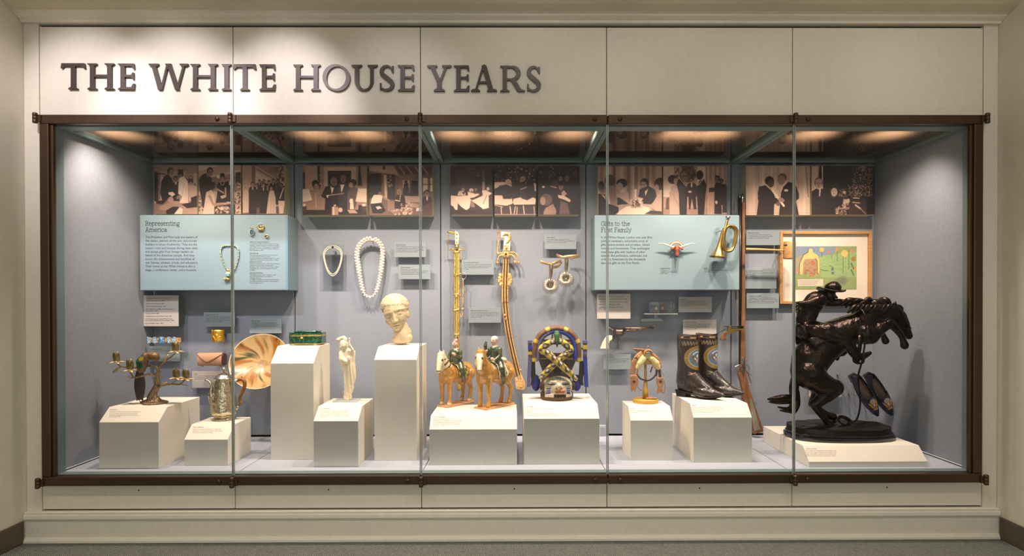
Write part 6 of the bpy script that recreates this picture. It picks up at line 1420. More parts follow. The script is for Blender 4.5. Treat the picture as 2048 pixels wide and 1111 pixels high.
t = thing('malachite_box', 'green banded stone box with gilt edges', 'box', ((xa+xb)/2, Yc, zb))
def octp(g): return [(xa+ch-g*.4, ya-g), (xb-ch+g*.4, ya-g), (xb+g, ya+ch-g*.4), (xb+g, yb_-ch+g*.4), (xb-ch+g*.4, yb_+g), (xa+ch-g*.4, yb_+g), (xa-g, yb_-ch+g*.4), (xa-g, ya+ch-g*.4)]
hz = lambda v: zb+(325-v)*s_
MB().prism_z(octp(0), hz(300), hz(208)).build('body', M['mala'], t)
MB().prism_z(octp(.002), hz(208), hz(190)).build('gilt_band', M['goldp'], t, bevel=.0008)
lid = MB(); lid.prism_z(octp(0), hz(190), hz(160)); lid.build('lid', M['mala'], t)
MB().prism_z(octp(-.022), hz(160), hz(138)).build('lid_crown', M['mala'], t, bevel=.006)
MB().prism_z(octp(.003), hz(313), hz(300)).build('base_band', M['goldp'], t, bevel=.0008)
for x, y in ((xa+.03, ya+.004), (xb-.03, ya+.004), (xa+.03, yb_-.012), (xb-.03, yb_-.012)): MB().box(x-.008, x+.008, y, y+.01, zb+.0002, hz(313)).build('foot', M['goldp'], t, bevel=.001)
mb = MB(); mb.ell((q(255, 0).x, ya-.002, hz(228)), (.009, .003, .005)); mb.build('keyhole_plate', M['goldp'], t)

# ivory figure
zb = .601; Z = Zr(565, 640, 6.535); Yc = PZ(694.3, 799, zb+.006).y; q = planeq(Z, Yc); s_ = SC(Yc)/6.535
t = thing('acrylic_block', 'thin clear acrylic block under the ivory figure', 'mount', (q(840, 0).x, Yc, zb))
a = q(680, 0).x; b = q(1000, 0).x; MB().box(a, b, Yc-.045, Yc+.045, zb+.0002, zb+.006).build('base_plate', M['acrw'], t, bevel=.001)
t = thing('ivory_figure', 'slender carved ivory figure of a robed woman with a stringed instrument', 'figurine', (q(845, 0).x, Yc, zb+.006))
vz = lambda v: zb+.0062+(1046-v)*s_
secs = [(1046, 790, 905), (1000, 792, 900), (965, 796, 905), (900, 806, 925), (830, 806, 938), (760, 803, 952), (690, 800, 960), (620, 796, 956), (560, 790, 945), (500, 782, 935), (450, 770, 920), (415, 772, 905), (395, 790, 880), (380, 795, 850)]
mb = MB(); mb.tube([Vector((q((a+b)/2, 0).x, Yc, vz(v))) for v, a, b in secs], [((b-a)/2*s_*.72, (b-a)/2*s_) for v, a, b in secs], 28, flat=(0, -1, 0))
limb(mb, [Vector((q(815, 0).x, Yc, vz(400))), Vector((q(806, 0).x, Yc-.004, vz(340))), Vector((q(800, 0).x, Yc-.002, vz(310)))], [24*s_, 54*s_, 52*s_])
P_ = lambda u, v, d=0: Vector((q(u, 0).x, Yc-d, vz(v)))
limb(mb, [P_(725, 262), P_(760, 248), P_(800, 238), P_(815, 262)], [24*s_, 28*s_, 30*s_, 34*s_]); mb.ell(P_(735, 262), (38*s_, 34*s_, 26*s_)); mb.ell(P_(795, 240), (32*s_, 30*s_, 26*s_))
limb(mb, [P_(748, 345), P_(758, 400)], [12*s_, 9*s_]); limb(mb, [P_(775, 430, .01), P_(785, 510, .022), P_(850, 540, .034)], [34*s_, 36*s_, 20*s_]); limb(mb, [P_(800, 540, .02), P_(815, 620, .022), P_(822, 695, .018)], [34*s_, 26*s_, 12*s_])
limb(mb, [P_(905, 440, .006), P_(925, 390, .018), P_(896, 330, .024)], [30*s_, 20*s_, 14*s_]); limb(mb, [P_(888, 330, .026), P_(886, 246, .02)], [10*s_, 12*s_]); mb.ell(P_(886, 246, .02), 16*s_); mb.ell(P_(880, 298, .024), (28*s_, 8*s_, 6*s_))
mb.ell(P_(870, 520, .03), (36*s_, 14*s_, 60*s_), rot=(0, .5, 0)); limb(mb, [P_(935, 420, .002), P_(935, 520, .006), P_(945, 590, .004)], [20*s_, 18*s_, 8*s_])
limb(mb, [P_(775, 345, .020), P_(772, 362, .022)], [7*s_, 7*s_], 8)
def ivd(co, nr):
    z = (co[:, 2]-zb)/s_; x = co[:, 0]-q(850, 0).x
    f = np.clip((640-z)/200, 0, 1)
    return f*.0016*np.sin(x*420+z*.012)+np.where(z < 230, .0009*np.sin(z*.09+x*160), 0)
blob('figure', mb, M['ivory'], t, .0022, 3, disp=ivd)

# marble head
zb = .893; Z = Zr(745, 575, 8.89); Yc = .47; q = planeq(Z, Yc); s_ = SC(Yc)/8.89
t = thing('marble_head', 'weathered marble head of a boy with a short fringe', 'sculpture', (q(525, 0).x, Yc, zb))
dz = zb+.0004-q(0, 1018).z
P_ = lambda u, v, d=0: q(u, v, 0)+Vector((0, -d*s_, dz))
mb = MB()
mb.ell(P_(392, 335, -40), (250*s_, 285*s_, 226*s_)); mb.ell(P_(418, 440, 62), (206*s_, 222*s_, 290*s_), rot=(0, R(-6), 0)); mb.ell(P_(440, 600, 70), (152*s_, 165*s_, 150*s_)); mb.ell(P_(452, 700, 110), (84*s_, 90*s_, 56*s_))
limb(mb, [P_(470, 640, -40), P_(515, 760, -30), P_(530, 860, 0)], [135*s_, 138*s_, 150*s_], 16); mb.ell(P_(530, 905, 0), (188*s_, 150*s_, 108*s_), rot=(0, R(-8), 0)); mb.ell(P_(585, 800, -30), (105*s_, 110*s_, 120*s_), rot=(0, R(-25), 0))
for u, v in ((622, 480), (262, 590)): mb.ell(P_(u, v, -20), (34*s_, 46*s_, 72*s_), rot=(0, R(-8), 0))
def hd(co, nr):
    u = (co[:, 0]-P_(0, 0).x)/s_; v = (P_(0, 0).z-co[:, 2])/s_; d = (Yc-co[:, 1])/s_
    fr_ = np.clip((d-20)/60, 0, 1)
    def G(u0, v0, su, sv, rot=0):
        c, q_ = math.cos(R(rot)), math.sin(R(rot)); du, dv = u-u0, v-v0
        return np.exp(-((c*du+q_*dv)/su)**2-((-q_*du+c*dv)/sv)**2)
    f = np.zeros(len(co))
    # nose ridge
    ax, ay, bx, by = 420, 465, 446, 580; L2 = (bx-ax)**2+(by-ay)**2; tt = np.clip(((u-ax)*(bx-ax)+(v-ay)*(by-ay))/L2, 0, 1)
    dd = np.hypot(u-ax-tt*(bx-ax), v-ay-tt*(by-ay)); f += (8+44*tt**1.3)*np.exp(-(dd/(17+11*tt))**2)
    f += 20*G(414, 590, 16, 14)+20*G(478, 580, 16, 14)-12*G(446, 612, 26, 9, -8)
    for ex, ey in ((322, 516), (532, 452)):
        f += -30*G(ex, ey-4, 70, 36, -16)+30*G(ex, ey, 40, 17, -14)+12*G(ex, ey-21, 50, 6, -16)+10*G(ex, ey+19, 46, 6, -12)+9*G(ex, ey-60, 84, 22, -17)
    f += 15*G(455, 646, 62, 11, -8)+16*G(464, 688, 46, 14, -8)-22*G(460, 667, 66, 6, -8)-10*G(462, 712, 50, 10, -8)+16*G(462, 738, 48, 26)+10*G(315, 590, 60, 50)+10*G(545, 560, 50, 50)
    f *= fr_
    line = 322-.12*(u-400)+np.where(u < 240, (240-u)*1.6, 0)+np.where(u > 585, (u-585)*1.6, 0)+9*np.sin(u*.16)+6*np.sin(u*.37+1)
    k = np.clip((line-v)/16, 0, 1)
    near = np.exp(-((line-v)/70)**2)
    f += k*(6+near*2.6*np.sin(u*.26+v*.03)+2.0*np.sin(u*.11+v*.06)*np.sin(v*.07))
    return s_*(f+.8*fbm(co, 300))
def hcol(co):
    n = fbm(co, 60); n2 = fbm(co, 220, 2); a, b, c = colb(((222, 200, 160), (196, 176, 140), (150, 142, 118)))
    k = np.clip(.5+.6*n, 0, 1)[:, None]; r = a*k+b*(1-k); k2 = np.clip((n2*n-.1)*1.2, 0, .5)[:, None]; return r*(1-k2)+c*k2
blob('head', mb, mat('weathered_marble', (1, 1, 1), .6, vcol=True, bump=.3, bscale=150), t, .0018, 8, disp=hd, colfn=hcol)
# glazed horsemen
M['glaze'] = mat('lead_glaze', (1, 1, 1), .16, vcol=True, coat=.5, var=.1, vscale=25)
AM, AMD, CR, GN, PK, GND = colb(((200, 146, 62), (150, 94, 40), (232, 216, 180), (70, 82, 44), (226, 190, 168), (36, 50, 34)))
def horseman(label, px, py, H, yaw, mane_cream, headturn, rider):
    zb = .552; c = PZ(px, py, zb)
    t = thing('glazed_horseman', label, 'figurine', (c.x, c.y, zb), 'glazed terracotta horsemen', rot=(0, 0, yaw))
    S = H
    V3 = lambda x, y, z: Vector((x*S, y*S, z*S+.008))
    o = MB().prism_z([(-.62*S, -.18*S), (-.3*S, -.24*S), (.5*S, -.22*S), (.55*S, .2*S), (-.5*S, .24*S), (-.64*S, .12*S)], .0003, .008).build('base_slab', mat('buff_clay', srgb(206, 158, 112), .7, var=.15, vscale=40), t, local=True, bevel=.002)
    mb = MB(); mb.ell(V3(.30, 0, .80), (.27*S, .235*S, .27*S)); mb.ell(V3(0, 0, .77), (.42*S, .225*S, .235*S)); mb.ell(V3(-.36, 0, .80), (.30*S, .245*S, .265*S))
    ht = headturn
    limb(mb, [V3(.34, 0, .86), V3(.50, .02*ht, 1.06), V3(.56, .05*ht, 1.22), V3(.60, .07*ht, 1.30)], [.235*S, .175*S, .135*S, .105*S], 16)
    limb(mb, [V3(.58, .06*ht, 1.30), V3(.70, .14*ht, 1.16), V3(.78, .20*ht, 1.02), V3(.82, .23*ht, .93)], [.105*S, .085*S, .062*S, .058*S], 14)
    for e in (-1, 1): limb(mb, [V3(.56, .06*ht+.06*e, 1.36), V3(.57, .06*ht+.07*e, 1.43)], [.03*S, .014*S], 8)
    for y in (-.13, .13):
        limb(mb, [V3(.36, y, .70), V3(.38, y, .52), V3(.37, y, .36), V3(.36, y, .20), V3(.37, y, .10), V3(.39, y, .035)], [.12*S, .075*S, .058*S, .042*S, .05*S, .062*S], 12)
        limb(mb, [V3(-.40, y, .76), V3(-.34, y*1.05, .56), V3(-.48, y, .38), V3(-.45, y, .20), V3(-.43, y, .10), V3(-.40, y, .035)], [.17*S, .105*S, .058*S, .042*S, .05*S, .06*S], 12)
    limb(mb, [V3(-.62, 0, .92), V3(-.70, 0, .82), V3(-.70, 0, .66)], [.05*S, .05*S, .03*S], 8)
    def hc(co):
        x = co[:, 0]/S; y = co[:, 1]/S; z = (co[:, 2]-.008)/S
        n = fbm(co, 70); st = np.sin(x*38+y*30+2*n); c = np.tile(AM, (len(co), 1))
        k = np.clip(.35-.5*z+.35*n, 0, 1)[:, None]; c = c*(1-k)+AMD*k
        k = np.clip((st-.55)*1.5, 0, .5)[:, None]*np.clip(z*2-.6, 0, 1)[:, None]; c = c*(1-k)+AMD*.8*k
        if mane_cream:
            k = (z > .98+.18*(.5-x)) & (x > .28); cc = np.where((np.sin(z*44+x*30) > .35)[:, None], GN*.9, CR); c[k] = cc[k]
            k = (x > .60) | ((z > 1.22) & (x > .5)); c[k] = CR
        else:
            k = (x > .64) & (z < 1.30); c[k] = CR*1.02
            k = (x > .05) & (x < .30) & (z > .9); c[k] = CR*.95
        k = z < .075; c[k] = CR*.9 if mane_cream else AM*.9
        ey = ((x-.69)**2+(z-1.19)**2 < .0010) & (np.abs(y-.14*ht) > .055); c[ey] = GND*.4
        mo = (x > .80) & (np.abs(z-.93) < .008); c[mo] = AMD*.6
        return c
    blob('horse', mb, M['glaze'], t, .0028, 4, colfn=hc, local=True)
    # saddle cloth
    mb = MB()
    def cl(u, v):
        a = R(-104+208*u); x = -.22+.36*v; r = .262+.006*math.sin(9*u*PI)
        return V3(x, r*math.sin(a)*1.0, .775+r*math.cos(a)*1.06)
    def clc(u, v):
        if mane_cream: k = math.sin(u*40)*math.sin(v*16+u*9); return tuple(L3((206, 176, 90)) if k > .1 else GN)
        k = math.sin(v*22+2*math.sin(u*8)); return tuple(GN if k > .55 else CR*.95)
    mb.grid(cl, 40, 16, clc); solid(mb.build('saddle_cloth', M['glaze'], t, local=True, vcol=True), .003)
    # rider
    mb = MB(); r0 = rider
    limb(mb, [V3(-.04, 0, 1.04), V3(-.03, 0, 1.18), V3(-.02, 0, 1.33), V3(-.01, 0, 1.40)], [.14*S, .125*S, .125*S, .07*S], 14); mb.ell(V3(-.02, 0, 1.33), (.10*S, .16*S, .075*S))
    limb(mb, [V3(-.01, 0, 1.40), V3(.0, 0, 1.46)], [.055*S, .05*S]); mb.ell(V3(.015, 0, 1.555), (.085*S, .078*S, .108*S)); mb.ell(V3(.095, 0, 1.545), (.022*S, .016*S, .02*S))
    if r0 == 'cap': limb(mb, [V3(-.02, 0, 1.62), V3(-.05, 0, 1.70), V3(.0, 0, 1.735)], [.075*S, .055*S, .02*S])
    else: mb.ell(V3(-.01, 0, 1.60), (.10*S, .092*S, .075*S)); limb(mb, [V3(-.09, 0, 1.56), V3(-.12, 0, 1.50)], [.05*S, .03*S])
    for e in (-1, 1):
        fz = 1.30 if (r0 == 'cap' and e == 1) or (r0 != 'cap' and e == -1) else 1.12
        limb(mb, [V3(-.02, .15*e, 1.34), V3(.02, .20*e, 1.20), V3(.14, .13*e, fz-.02), V3(.20, .09*e, fz+.02)], [.065*S, .055*S, .045*S, .038*S], 10)
        limb(mb, [V3(-.02, .13*e, 1.04), V3(.06, .27*e, .90), V3(.02, .285*e, .72), V3(-.01, .285*e, .56), V3(.08, .29*e, .52)], [.11*S, .085*S, .065*S, .045*S, .036*S], 10)
    def rc(co):
        x = co[:, 0]/S; y = co[:, 1]/S; z = (co[:, 2]-.008)/S; n = fbm(co, 90)
        c = np.tile(GN, (len(co), 1))*(.85+.35*n)[:, None]
        k = z > 1.42; c[k] = PK
        if r0 == 'cap': k = (z > 1.60) | ((x < -.03) & (z > 1.52)); c[k] = L3((160, 120, 110)) ; k = (z > 1.69) & (x < -.02); c[k] = GND
        else: k = (z > 1.585) | ((x < -.03) & (z > 1.46)); c[k] = L3((236, 214, 196)); k = (np.abs(z-1.16) < .08) & (x < -.08); c[k] = AM
        k = (x > .17) & (z > 1.05); c[k] = PK*.95
        k = (np.abs(np.abs(y)-.035) < .014) & (x > .075) & (np.abs(z-1.57) < .012); c[k] = GND*.4
        k = (x > .085) & (np.abs(z-1.50) < .008) & (np.abs(y) < .03); c[k] = L3((150, 70, 60))
        k = z < .585; c[k] = AMD*.8 if r0 == 'cap' else GN
        return c
    blob('rider', mb, M['glaze'], t, .0026, 3, colfn=rc, local=True)
    if r0 != 'cap':
        mb = MB(); mb.ell(V3(-.26, 0, 1.08), (.09*S, .17*S, .07*S), col=tuple(CR)); mb.build('saddle_roll', M['glaze'], t, local=True, vcol=True)
        mb = MB(); limb(mb, [V3(.20, -.10, 1.34), V3(.22, -.10, 1.44), V3(.20, -.10, 1.52)], [.03*S, .045*S, .03*S], 8); mb.cur = None; mb.c = [tuple(GND)]*len(mb.v); mb.build('hawk', M['glaze'], t, local=True, vcol=True)
horseman('glazed horseman on a horse with a striped cream mane', 911, 808, .214, R(180+54), True, .7, 'cap')
horseman('glazed horseman on an amber horse with a white face', 989, 812, .228, R(180+52), False, 1.0, 'hood')
# ------------------------------------------------------------------ carved mask
zb = .606; Z = Zr(1040, 640, 6.533); Yc = PZ(1113.5, 797, zb).y; q = planeq(Z, Yc); s_ = SC(Yc)/6.533
cx_ = q(480, 0).x
t = thing('carved_mask', 'painted wooden mask with a blue arch and crossed snakes on top', 'mask', (cx_, Yc, zb))
dz = zb+.0006-q(0, 1050).z
P_ = lambda u, v, d=0: q(u, v, 0)+Vector((0, -d*s_, dz))
WH, BRN, DKB, BLU, YEL, LIP, GRN, PUR = colb(((206, 198, 172), (122, 84, 54), (52, 40, 34), (44, 58, 168), (206, 182, 56), (204, 140, 110), (54, 100, 54), (110, 104, 160)))
M['woodp'] = mat('painted_wood', (1, 1, 1), .6, vcol=True, bump=.35, bscale=120, var=.12)
mb = MB(); mb.ell(P_(480, 880, 0), (218*s_, 205*s_, 160*s_)); mb.tube([P_(480, 1049, 0), P_(480, 1000, 0), P_(480, 960, 0)], [206*s_, 218*s_, 212*s_], 28)
mb.ell(P_(492, 890, 130), (130*s_, 84*s_, 120*s_)); limb(mb, [P_(490, 820, 196), P_(490, 862, 226)], [20*s_, 34*s_]); mb.ell(P_(462, 876, 206), 22*s_); mb.ell(P_(520, 876, 206), 22*s_)
mb.ell(P_(505, 914, 196), (72*s_, 40*s_, 20*s_)); mb.ell(P_(505, 944, 190), (70*s_, 38*s_, 20*s_)); mb.ell(P_(505, 985, 150), (80*s_, 40*s_, 30*s_))
for e in (-1, 1): limb(mb, [P_(490+e*40, 812, 186), P_(490+e*95, 800, 170), P_(490+e*140, 822, 130)], [14*s_, 16*s_, 12*s_], 8); mb.ell(P_(490+e*90, 836, 168), (48*s_, 24*s_, 20*s_))
for u in (275, 700): mb.ell(P_(u, 880, 20), (24*s_, 40*s_, 56*s_))
def mc(co):
    u = (co[:, 0]-P_(0, 0).x)/s_; v = (P_(0, 0).z-co[:, 2])/s_; d = (Yc-co[:, 1])/s_; n = fbm(co, 90)
    c = np.tile(DKB*1.3, (len(co), 1))
    f = (d > 60) & (v > 742+(np.abs(u-492)/150)**2*45) & (v < 1005) & (np.abs(u-492) < 178); c[f] = WH*(.86+.16*n[f])[:, None]
    hb = (d > 40) & (~f) & (v < 840) & (np.abs(u-492) < 205); c[hb] = BRN*(.8+.3*n[hb])[:, None]
    f2 = f & (((u-490)/40)**2+((v-745)/70)**2 < 1); c[f2] = L3((150, 150, 120))
    for e in (-1, 1):
        k = f & (((u-490-e*92)/50)**2+((v-838)/15)**2 < 1); c[k] = L3((70, 74, 92)); k = f & (((u-490-e*92)/22)**2+((v-838)/9)**2 < 1); c[k] = DKB
        for j in range(3): k = f & (np.abs(v-(898+28*j)-e*0-(u-490-e*128)*.12*e) < 8) & (np.abs(u-490-e*130) < 26); c[k] = BLU
    k = f & (((u-505)/74)**2+((v-925)/38)**2 < 1); c[k] = LIP*(.9+.2*n[k])[:, None]; k = f & (np.abs(v-930) < 6) & (np.abs(u-505) < 64); c[k] = BRN*.6
    k = f & (np.abs(u-505) < 78) & (np.abs(v-982) < 20); c[k] = DKB*.6
    for e in (-30, 30): k = f & (((u-490-e)/12)**2+((v-884)/9)**2 < 1); c[k] = DKB
    k = v > 1008; c[k] = BRN*.75*(.8+.3*n[k])[:, None]
    return c
blob('face', mb, M['woodp'], t, .003, 2, colfn=mc)
# rear mass and dark neck carrying the crown
mb = MB(); mb.ell(P_(480, 760, -60), (190*s_, 150*s_, 130*s_), col=tuple(DKB)); mb.prism_y([(P_(u, v).x, P_(u, v).z) for u, v in ((300, 700), (660, 700), (720, 560), (680, 480), (260, 480), (250, 560))], Yc-40*s_, Yc+90*s_, tuple(DKB*1.4)); mb.build('carved_neck', M['woodp'], t, vcol=True)
def strip(pts, w, th, colf, name, flatn=(0, -1, 0)):
    pp = catmull(pts, 6); mb = MB(); k = len(pp); n = 8
    mb.tube(pp, [(th, w if not isinstance(w, list) else lerpl(w, k)[i]) for i in range(k)], n, flat=flatn)
    mb.c = [tuple(colf(i//n/(k-1), i % n)) for i in range(k*n)]
    return mb.build(name, M['woodp'], t, vcol=True)
arc = lambda r, y0=390: [P_(478+r*math.cos(a), y0-r*.93*math.sin(a), 20) for a in [PI-PI*i/12 for i in range(13)]]
ob = [P_(195, 560, 20), P_(190, 470, 20)]+arc(280)+[P_(762, 470, 20), P_(758, 560, 20)]
strip(ob, 40*s_, 62*s_, lambda f, j: BRN*(.9+.15*math.sin(f*60)) if int(f*26) % 5 else YEL, 'outer_arch')
ib = [P_(236, 545, 26), P_(236, 470, 26)]+arc(240)+[P_(718, 470, 26), P_(716, 535, 26)]
strip(ib, 30*s_, 66*s_, lambda f, j: BLU*(.75+.5*f) if f > .4 else PUR*.85, 'inner_arch')
for u in (222, 258, 700, 742): pass
for v, c in ((292, BRN*1.2), (330, PUR*.7), (470, BRN), (520, YEL*.6)):
    strip([P_(250, v, 10), P_(475, v-6, 16), P_(705, v+4, 10)], 16*s_, 40*s_, lambda f, j, c=c: c if (int(f*14)+j) % 3 else c*.7, 'cross_bar')
# green bird head in the middle
mb = MB(); limb(mb, [P_(475, 190, 70), P_(475, 220, 80), P_(476, 290, 110), P_(476, 360, 118)], [40*s_, 38*s_, 24*s_, 9*s_]); mb.c = [tuple(GRN)]*len(mb.v); mb.build('green_bird_head', M['woodp'], t, vcol=True)
for e in (-1, 1): strip([P_(475+e*58, 260, 50), P_(475+e*52, 190, 52), P_(475+e*28, 160, 56)], 12*s_, 14*s_, lambda f, j: WH if j % 2 else DKB, 'bird_hood')
# two crossing snakes
def snake(pts):
    pp = catmull([P_(*p) for p in pts], 7); k = len(pp); mb = MB(); n = 12
    mb.tube(pp, lerpl([30*s_, 42*s_, 45*s_, 45*s_, 45*s_, 45*s_, 43*s_, 38*s_, 24*s_], k), n)
    cs = []
    for i in range(k*n):
        f = i//n/(k-1)*8; j = i % n; a = (f % 1)-.5; r = abs(((j/n*2) % 1)-.5)*2
        dm = abs(a)*2+r*.9
        cs.append(tuple(WH*1.1 if dm < .35 else (DKB*1.2 if dm < .95 else YEL)))
    mb.c = cs; return mb.build('snake', M['woodp'], t, vcol=True)
snake([(505, 275, 70), (570, 320, 90), (650, 400, 90), (590, 460, 95), (500, 530, 110), (410, 610, 130), (320, 700, 150), (255, 775, 150)])
snake([(445, 285, 70), (360, 325, 90), (275, 395, 90), (340, 440, 110), (440, 520, 140), (530, 600, 165), (630, 690, 170), (725, 785, 150)])
for e, u in ((-1, 130), (1, 848)):
    mb = MB(); x = P_(u, 0).x
    A = lambda a, b, z0, z1, y0, y1, c: mb.prism_y([(P_(a, z0).x, P_(a, z0).z), (P_(b, z0).x, P_(b, z0).z), (P_(b-e*-18 if z1 > 700 else b, z1).x, P_(b, z1).z), (P_(a-e*-18 if z1 > 700 else a, z1).x, P_(a, z1).z)][::-1], Yc-y1*s_, Yc-y0*s_, tuple(c))
    A(u-30, u+30, 285, 320, -30, 40, PUR); A(u-26, u+26, 320, 345, -26, 36, BRN*.6); A(u-26, u+26, 345, 400, -26, 36, BLU if e < 0 else YEL); A(u-24, u+24, 400, 430, -26, 36, DKB); A(u-24, u+24, 430, 470, -26, 36, YEL if e < 0 else PUR); A(u-22, u+22, 470, 495, -26, 36, BRN*.7)
    A(u-24, u+24, 495, 890, -24, 34, BLU*.9 if e > 0 else PUR*.8)
    mb.build('side_wing', M['woodp'], t, vcol=True)
    mb = MB(); mb.box(min(P_(u, 0).x, P_(u-e*70, 0).x), max(P_(u, 0).x, P_(u-e*70, 0).x), Yc-10*s_, Yc+20*s_, P_(0, 410).z, P_(0, 385).z, tuple(BRN)); mb.build('wing_peg', M['woodp'], t, vcol=True)
    strip([P_(u-e*42, 560, -30), P_(u-e*40, 700, -40), P_(u-e*48, 800, -50), P_(u-e*20, 880, -60)], [26*s_, 34*s_, 30*s_, 12*s_], 20*s_, lambda f, j: DKB*1.2, 'dark_strut')
    mb = MB(); mb.ell(P_(480+e*270, 850, -70), (60*s_, 60*s_, 110*s_), col=tuple(BLU*.6)); mb.build('rear_lobe', M['woodp'], t, vcol=True)

# ------------------------------------------------------------------ miniature saddle on its stand
zb = .582; Z = Zr(1240, 680, 7.936); Yc = PZ(1290.4, 804, zb).y; q = planeq(Z, Yc); s_ = SC(Yc)/7.936
M['stand'] = mat('mustard_painted_wood', srgb(196, 158, 66), .4, var=.05, vscale=20)
M['leather'] = mat('tan_leather', srgb(196, 146, 92), .45, col2=srgb(150, 102, 60), vscale=60, bump=.5, bscale=300)
M['leatherd'] = mat('dark_strap_leather', srgb(88, 48, 32), .45, var=.15, vscale=60)
M['fleece'] = mat('cream_fleece', srgb(230, 214, 160), .95, bump=1.0, bscale=400, var=.06, vscale=60)
dz = zb+.0004-q(0, 1000).z; P_ = lambda u, v, d=0: q(u, v, 0)+Vector((0, -d*s_, dz)); cx_ = q(403, 0).x
t = thing('saddle_stand', 'mustard wooden display stand under the miniature saddle', 'stand', (cx_, Yc, zb))
MB().lathe([(0, zb+.0004), (198*s_, zb+.0004), (202*s_, zb+.003), (202*s_, zb+.017), (196*s_, zb+.021), (60*s_, zb+.022), (0, zb+.022)], (cx_, Yc, 0), 40).build('base_disc', M['stand'], t)
MB().lathe([(44*s_, zb+.022), (42*s_, P_(0, 800).z), (34*s_, P_(0, 790).z), (32*s_, P_(0, 680).z), (22*s_, P_(0, 660).z), (20*s_, P_(0, 395).z)], (cx_, Yc, 0), 20).build('post', M['stand'], t)
mb = MB(); x = P_(425, 0).x; mb.lathe([(0, P_(0, 300).z), (60*s_, P_(0, 330).z), (84*s_, P_(0, 392).z), (0, P_(0, 394).z)], (x, Yc, 0), 24); mb.build('saddle_rest', M['stand'], t)
t2 = thing('leather_tag', 'small tan leather block lying on the saddle stand base', 'tag', P_(480, 965))
a = P_(390, 0).x; b = P_(560, 0).x; MB().box(a, b, Yc-120*s_, Yc-40*s_, zb+.0222, zb+.0222+.008).build('tag_block', M['leather'], t2, bevel=.002)
MB().tube([Vector((a-.002, Yc-70*s_, zb+.0262)), Vector((a-.014, Yc-60*s_, zb+.0262))], .004, 8).build('tag_strap', M['leatherd'], t2)
t = thing('miniature_saddle', 'miniature tan leather western saddle with cream fleece lining', 'saddle', P_(420, 400))
for pts in ([(418, 245, 20), (350, 310, 50), (300, 380, 60), (270, 440, 60)], [(425, 245, 20), (500, 300, 50), (560, 370, 60), (590, 440, 60)]):
    mb = MB(); limb(mb, [P_(*p) for p in pts], [44*s_, 56*s_, 54*s_, 40*s_]); limb(mb, [P_(p[0], p[1], -110) for p in pts], [44*s_, 56*s_, 54*s_, 40*s_]); limb(mb, [P_(pts[1][0], pts[1][1], 40), P_(pts[1][0], pts[1][1], -100)], [50*s_, 50*s_]); limb(mb, [P_(pts[2][0], pts[2][1], 50), P_(pts[2][0], pts[2][1], -100)], [50*s_, 50*s_])
    blob('fleece_panel', mb, M['fleece'], t, .0025, 4, disp=lambda co, nr: .0008*fbm(co, 900))
# seat with rolled cantle and fork
mb = MB(); mb.grid(lambda u, v: P_(330, 195)+Vector((105*s_*math.cos(2*PI*u)*(.25+.75*v), 60*s_+70*s_*math.sin(2*PI*u)*(.25+.75*v), 42*s_*(v**2.2)*(1+.3*math.cos(2*PI*u+2.6))-.004)), 28, 8, closeu=True); solid(mb.build('seat', M['leather'], t), .004)
mb = MB(); mb.tube([P_(330, 195)+Vector((105*s_*math.cos(a), 60*s_+70*s_*math.sin(a), 42*s_*(1+.3*math.cos(a+2.6))-.004)) for a in [2*PI*i/24 for i in range(24)]], .0035, 8, closed=True); mb.build('cantle_roll', M['leather'], t)
mb = MB(); pp = catmull([P_(372, 235, 75), P_(385, 190, 75), P_(430, 165, 75), P_(480, 190, 72), P_(500, 240, 70), P_(560, 290, 60), P_(600, 330, 50)], 5); mb.tube(pp, [(20*s_, 30*s_)]*len(pp), 10, flat=(0, 0, 1)); mb.build('fork', M['leather'], t)
mb = MB(); mb.tube([P_(425, 160, 60), P_(425, 125, 60), P_(432, 105, 60), P_(436, 92, 60)], [20*s_, 12*s_, 16*s_, 34*s_], 14); mb.build('horn', M['silver'], t)
for pts, w in (([(350, 215, 30), (270, 270, 50), (215, 360, 60), (195, 460, 60), (180, 540, 60)], 42), ([(500, 215, 20), (580, 290, 30), (625, 380, 30), (635, 450, 30)], 22)):
    mb = MB(); pp = catmull([P_(*p) for p in pts], 5); mb.tube(pp, [(6*s_, w*s_)]*len(pp), 10, flat=(0, -1, .2)); mb.build('skirt', M['leather'], t)
for pts, w in (([(290, 250, 64), (262, 380, 74), (262, 480, 74), (245, 570, 70)], 15), ([(225, 300, 70), (240, 280, 74), (262, 310, 74)], 10), ([(610, 450, 40), (620, 540, 40), (628, 600, 40)], 22), ([(575, 460, 40), (570, 530, 40), (560, 580, 40)], 18), ([(510, 430, 10), (495, 480, 10), (480, 525, 10)], 10)):
    mb = MB(); pp = catmull([P_(*p) for p in pts], 4); mb.tube(pp, [(4*s_, w*s_)]*len(pp), 8, flat=(0, -1, 0)); mb.build('strap', M['leatherd'] if w != 15 else M['leather'], t)
mb = MB(); pp = catmull([P_(268, 560, 30), P_(320, 620, 30), P_(420, 652, 34), P_(500, 625, 30), P_(560, 560, 30)], 5); mb.tube(pp, [(4*s_, 12*s_)]*len(pp), 8, flat=(0, -1, 0)); mb.build('girth', M['leatherd'], t)
for pl_, d in (([(150, 570), (190, 550), (265, 570), (270, 700), (240, 730), (225, 825), (200, 780), (165, 825), (155, 740), (148, 650)], 70), ([(568, 600), (672, 598), (682, 690), (655, 760), (684, 855), (650, 845), (632, 790), (608, 840), (572, 855), (600, 760), (574, 700)], 40)):
    v = [P_(*p) for p in pl_]; v = [(a.x, a.z) for a in v][::-1]
    mb = MB().prism_y(v, Yc-(d+34)*s_, Yc-(d-34)*s_); tp = mb.build('stirrup_cover', M['leather'], t, bevel=.004)
    cu = sum(p[0] for p in pl_)/len(pl_); MB().ell(P_(cu, 655, d+34), (24*s_, 6*s_, 24*s_)).build('concho', M['leatherd'], tp)
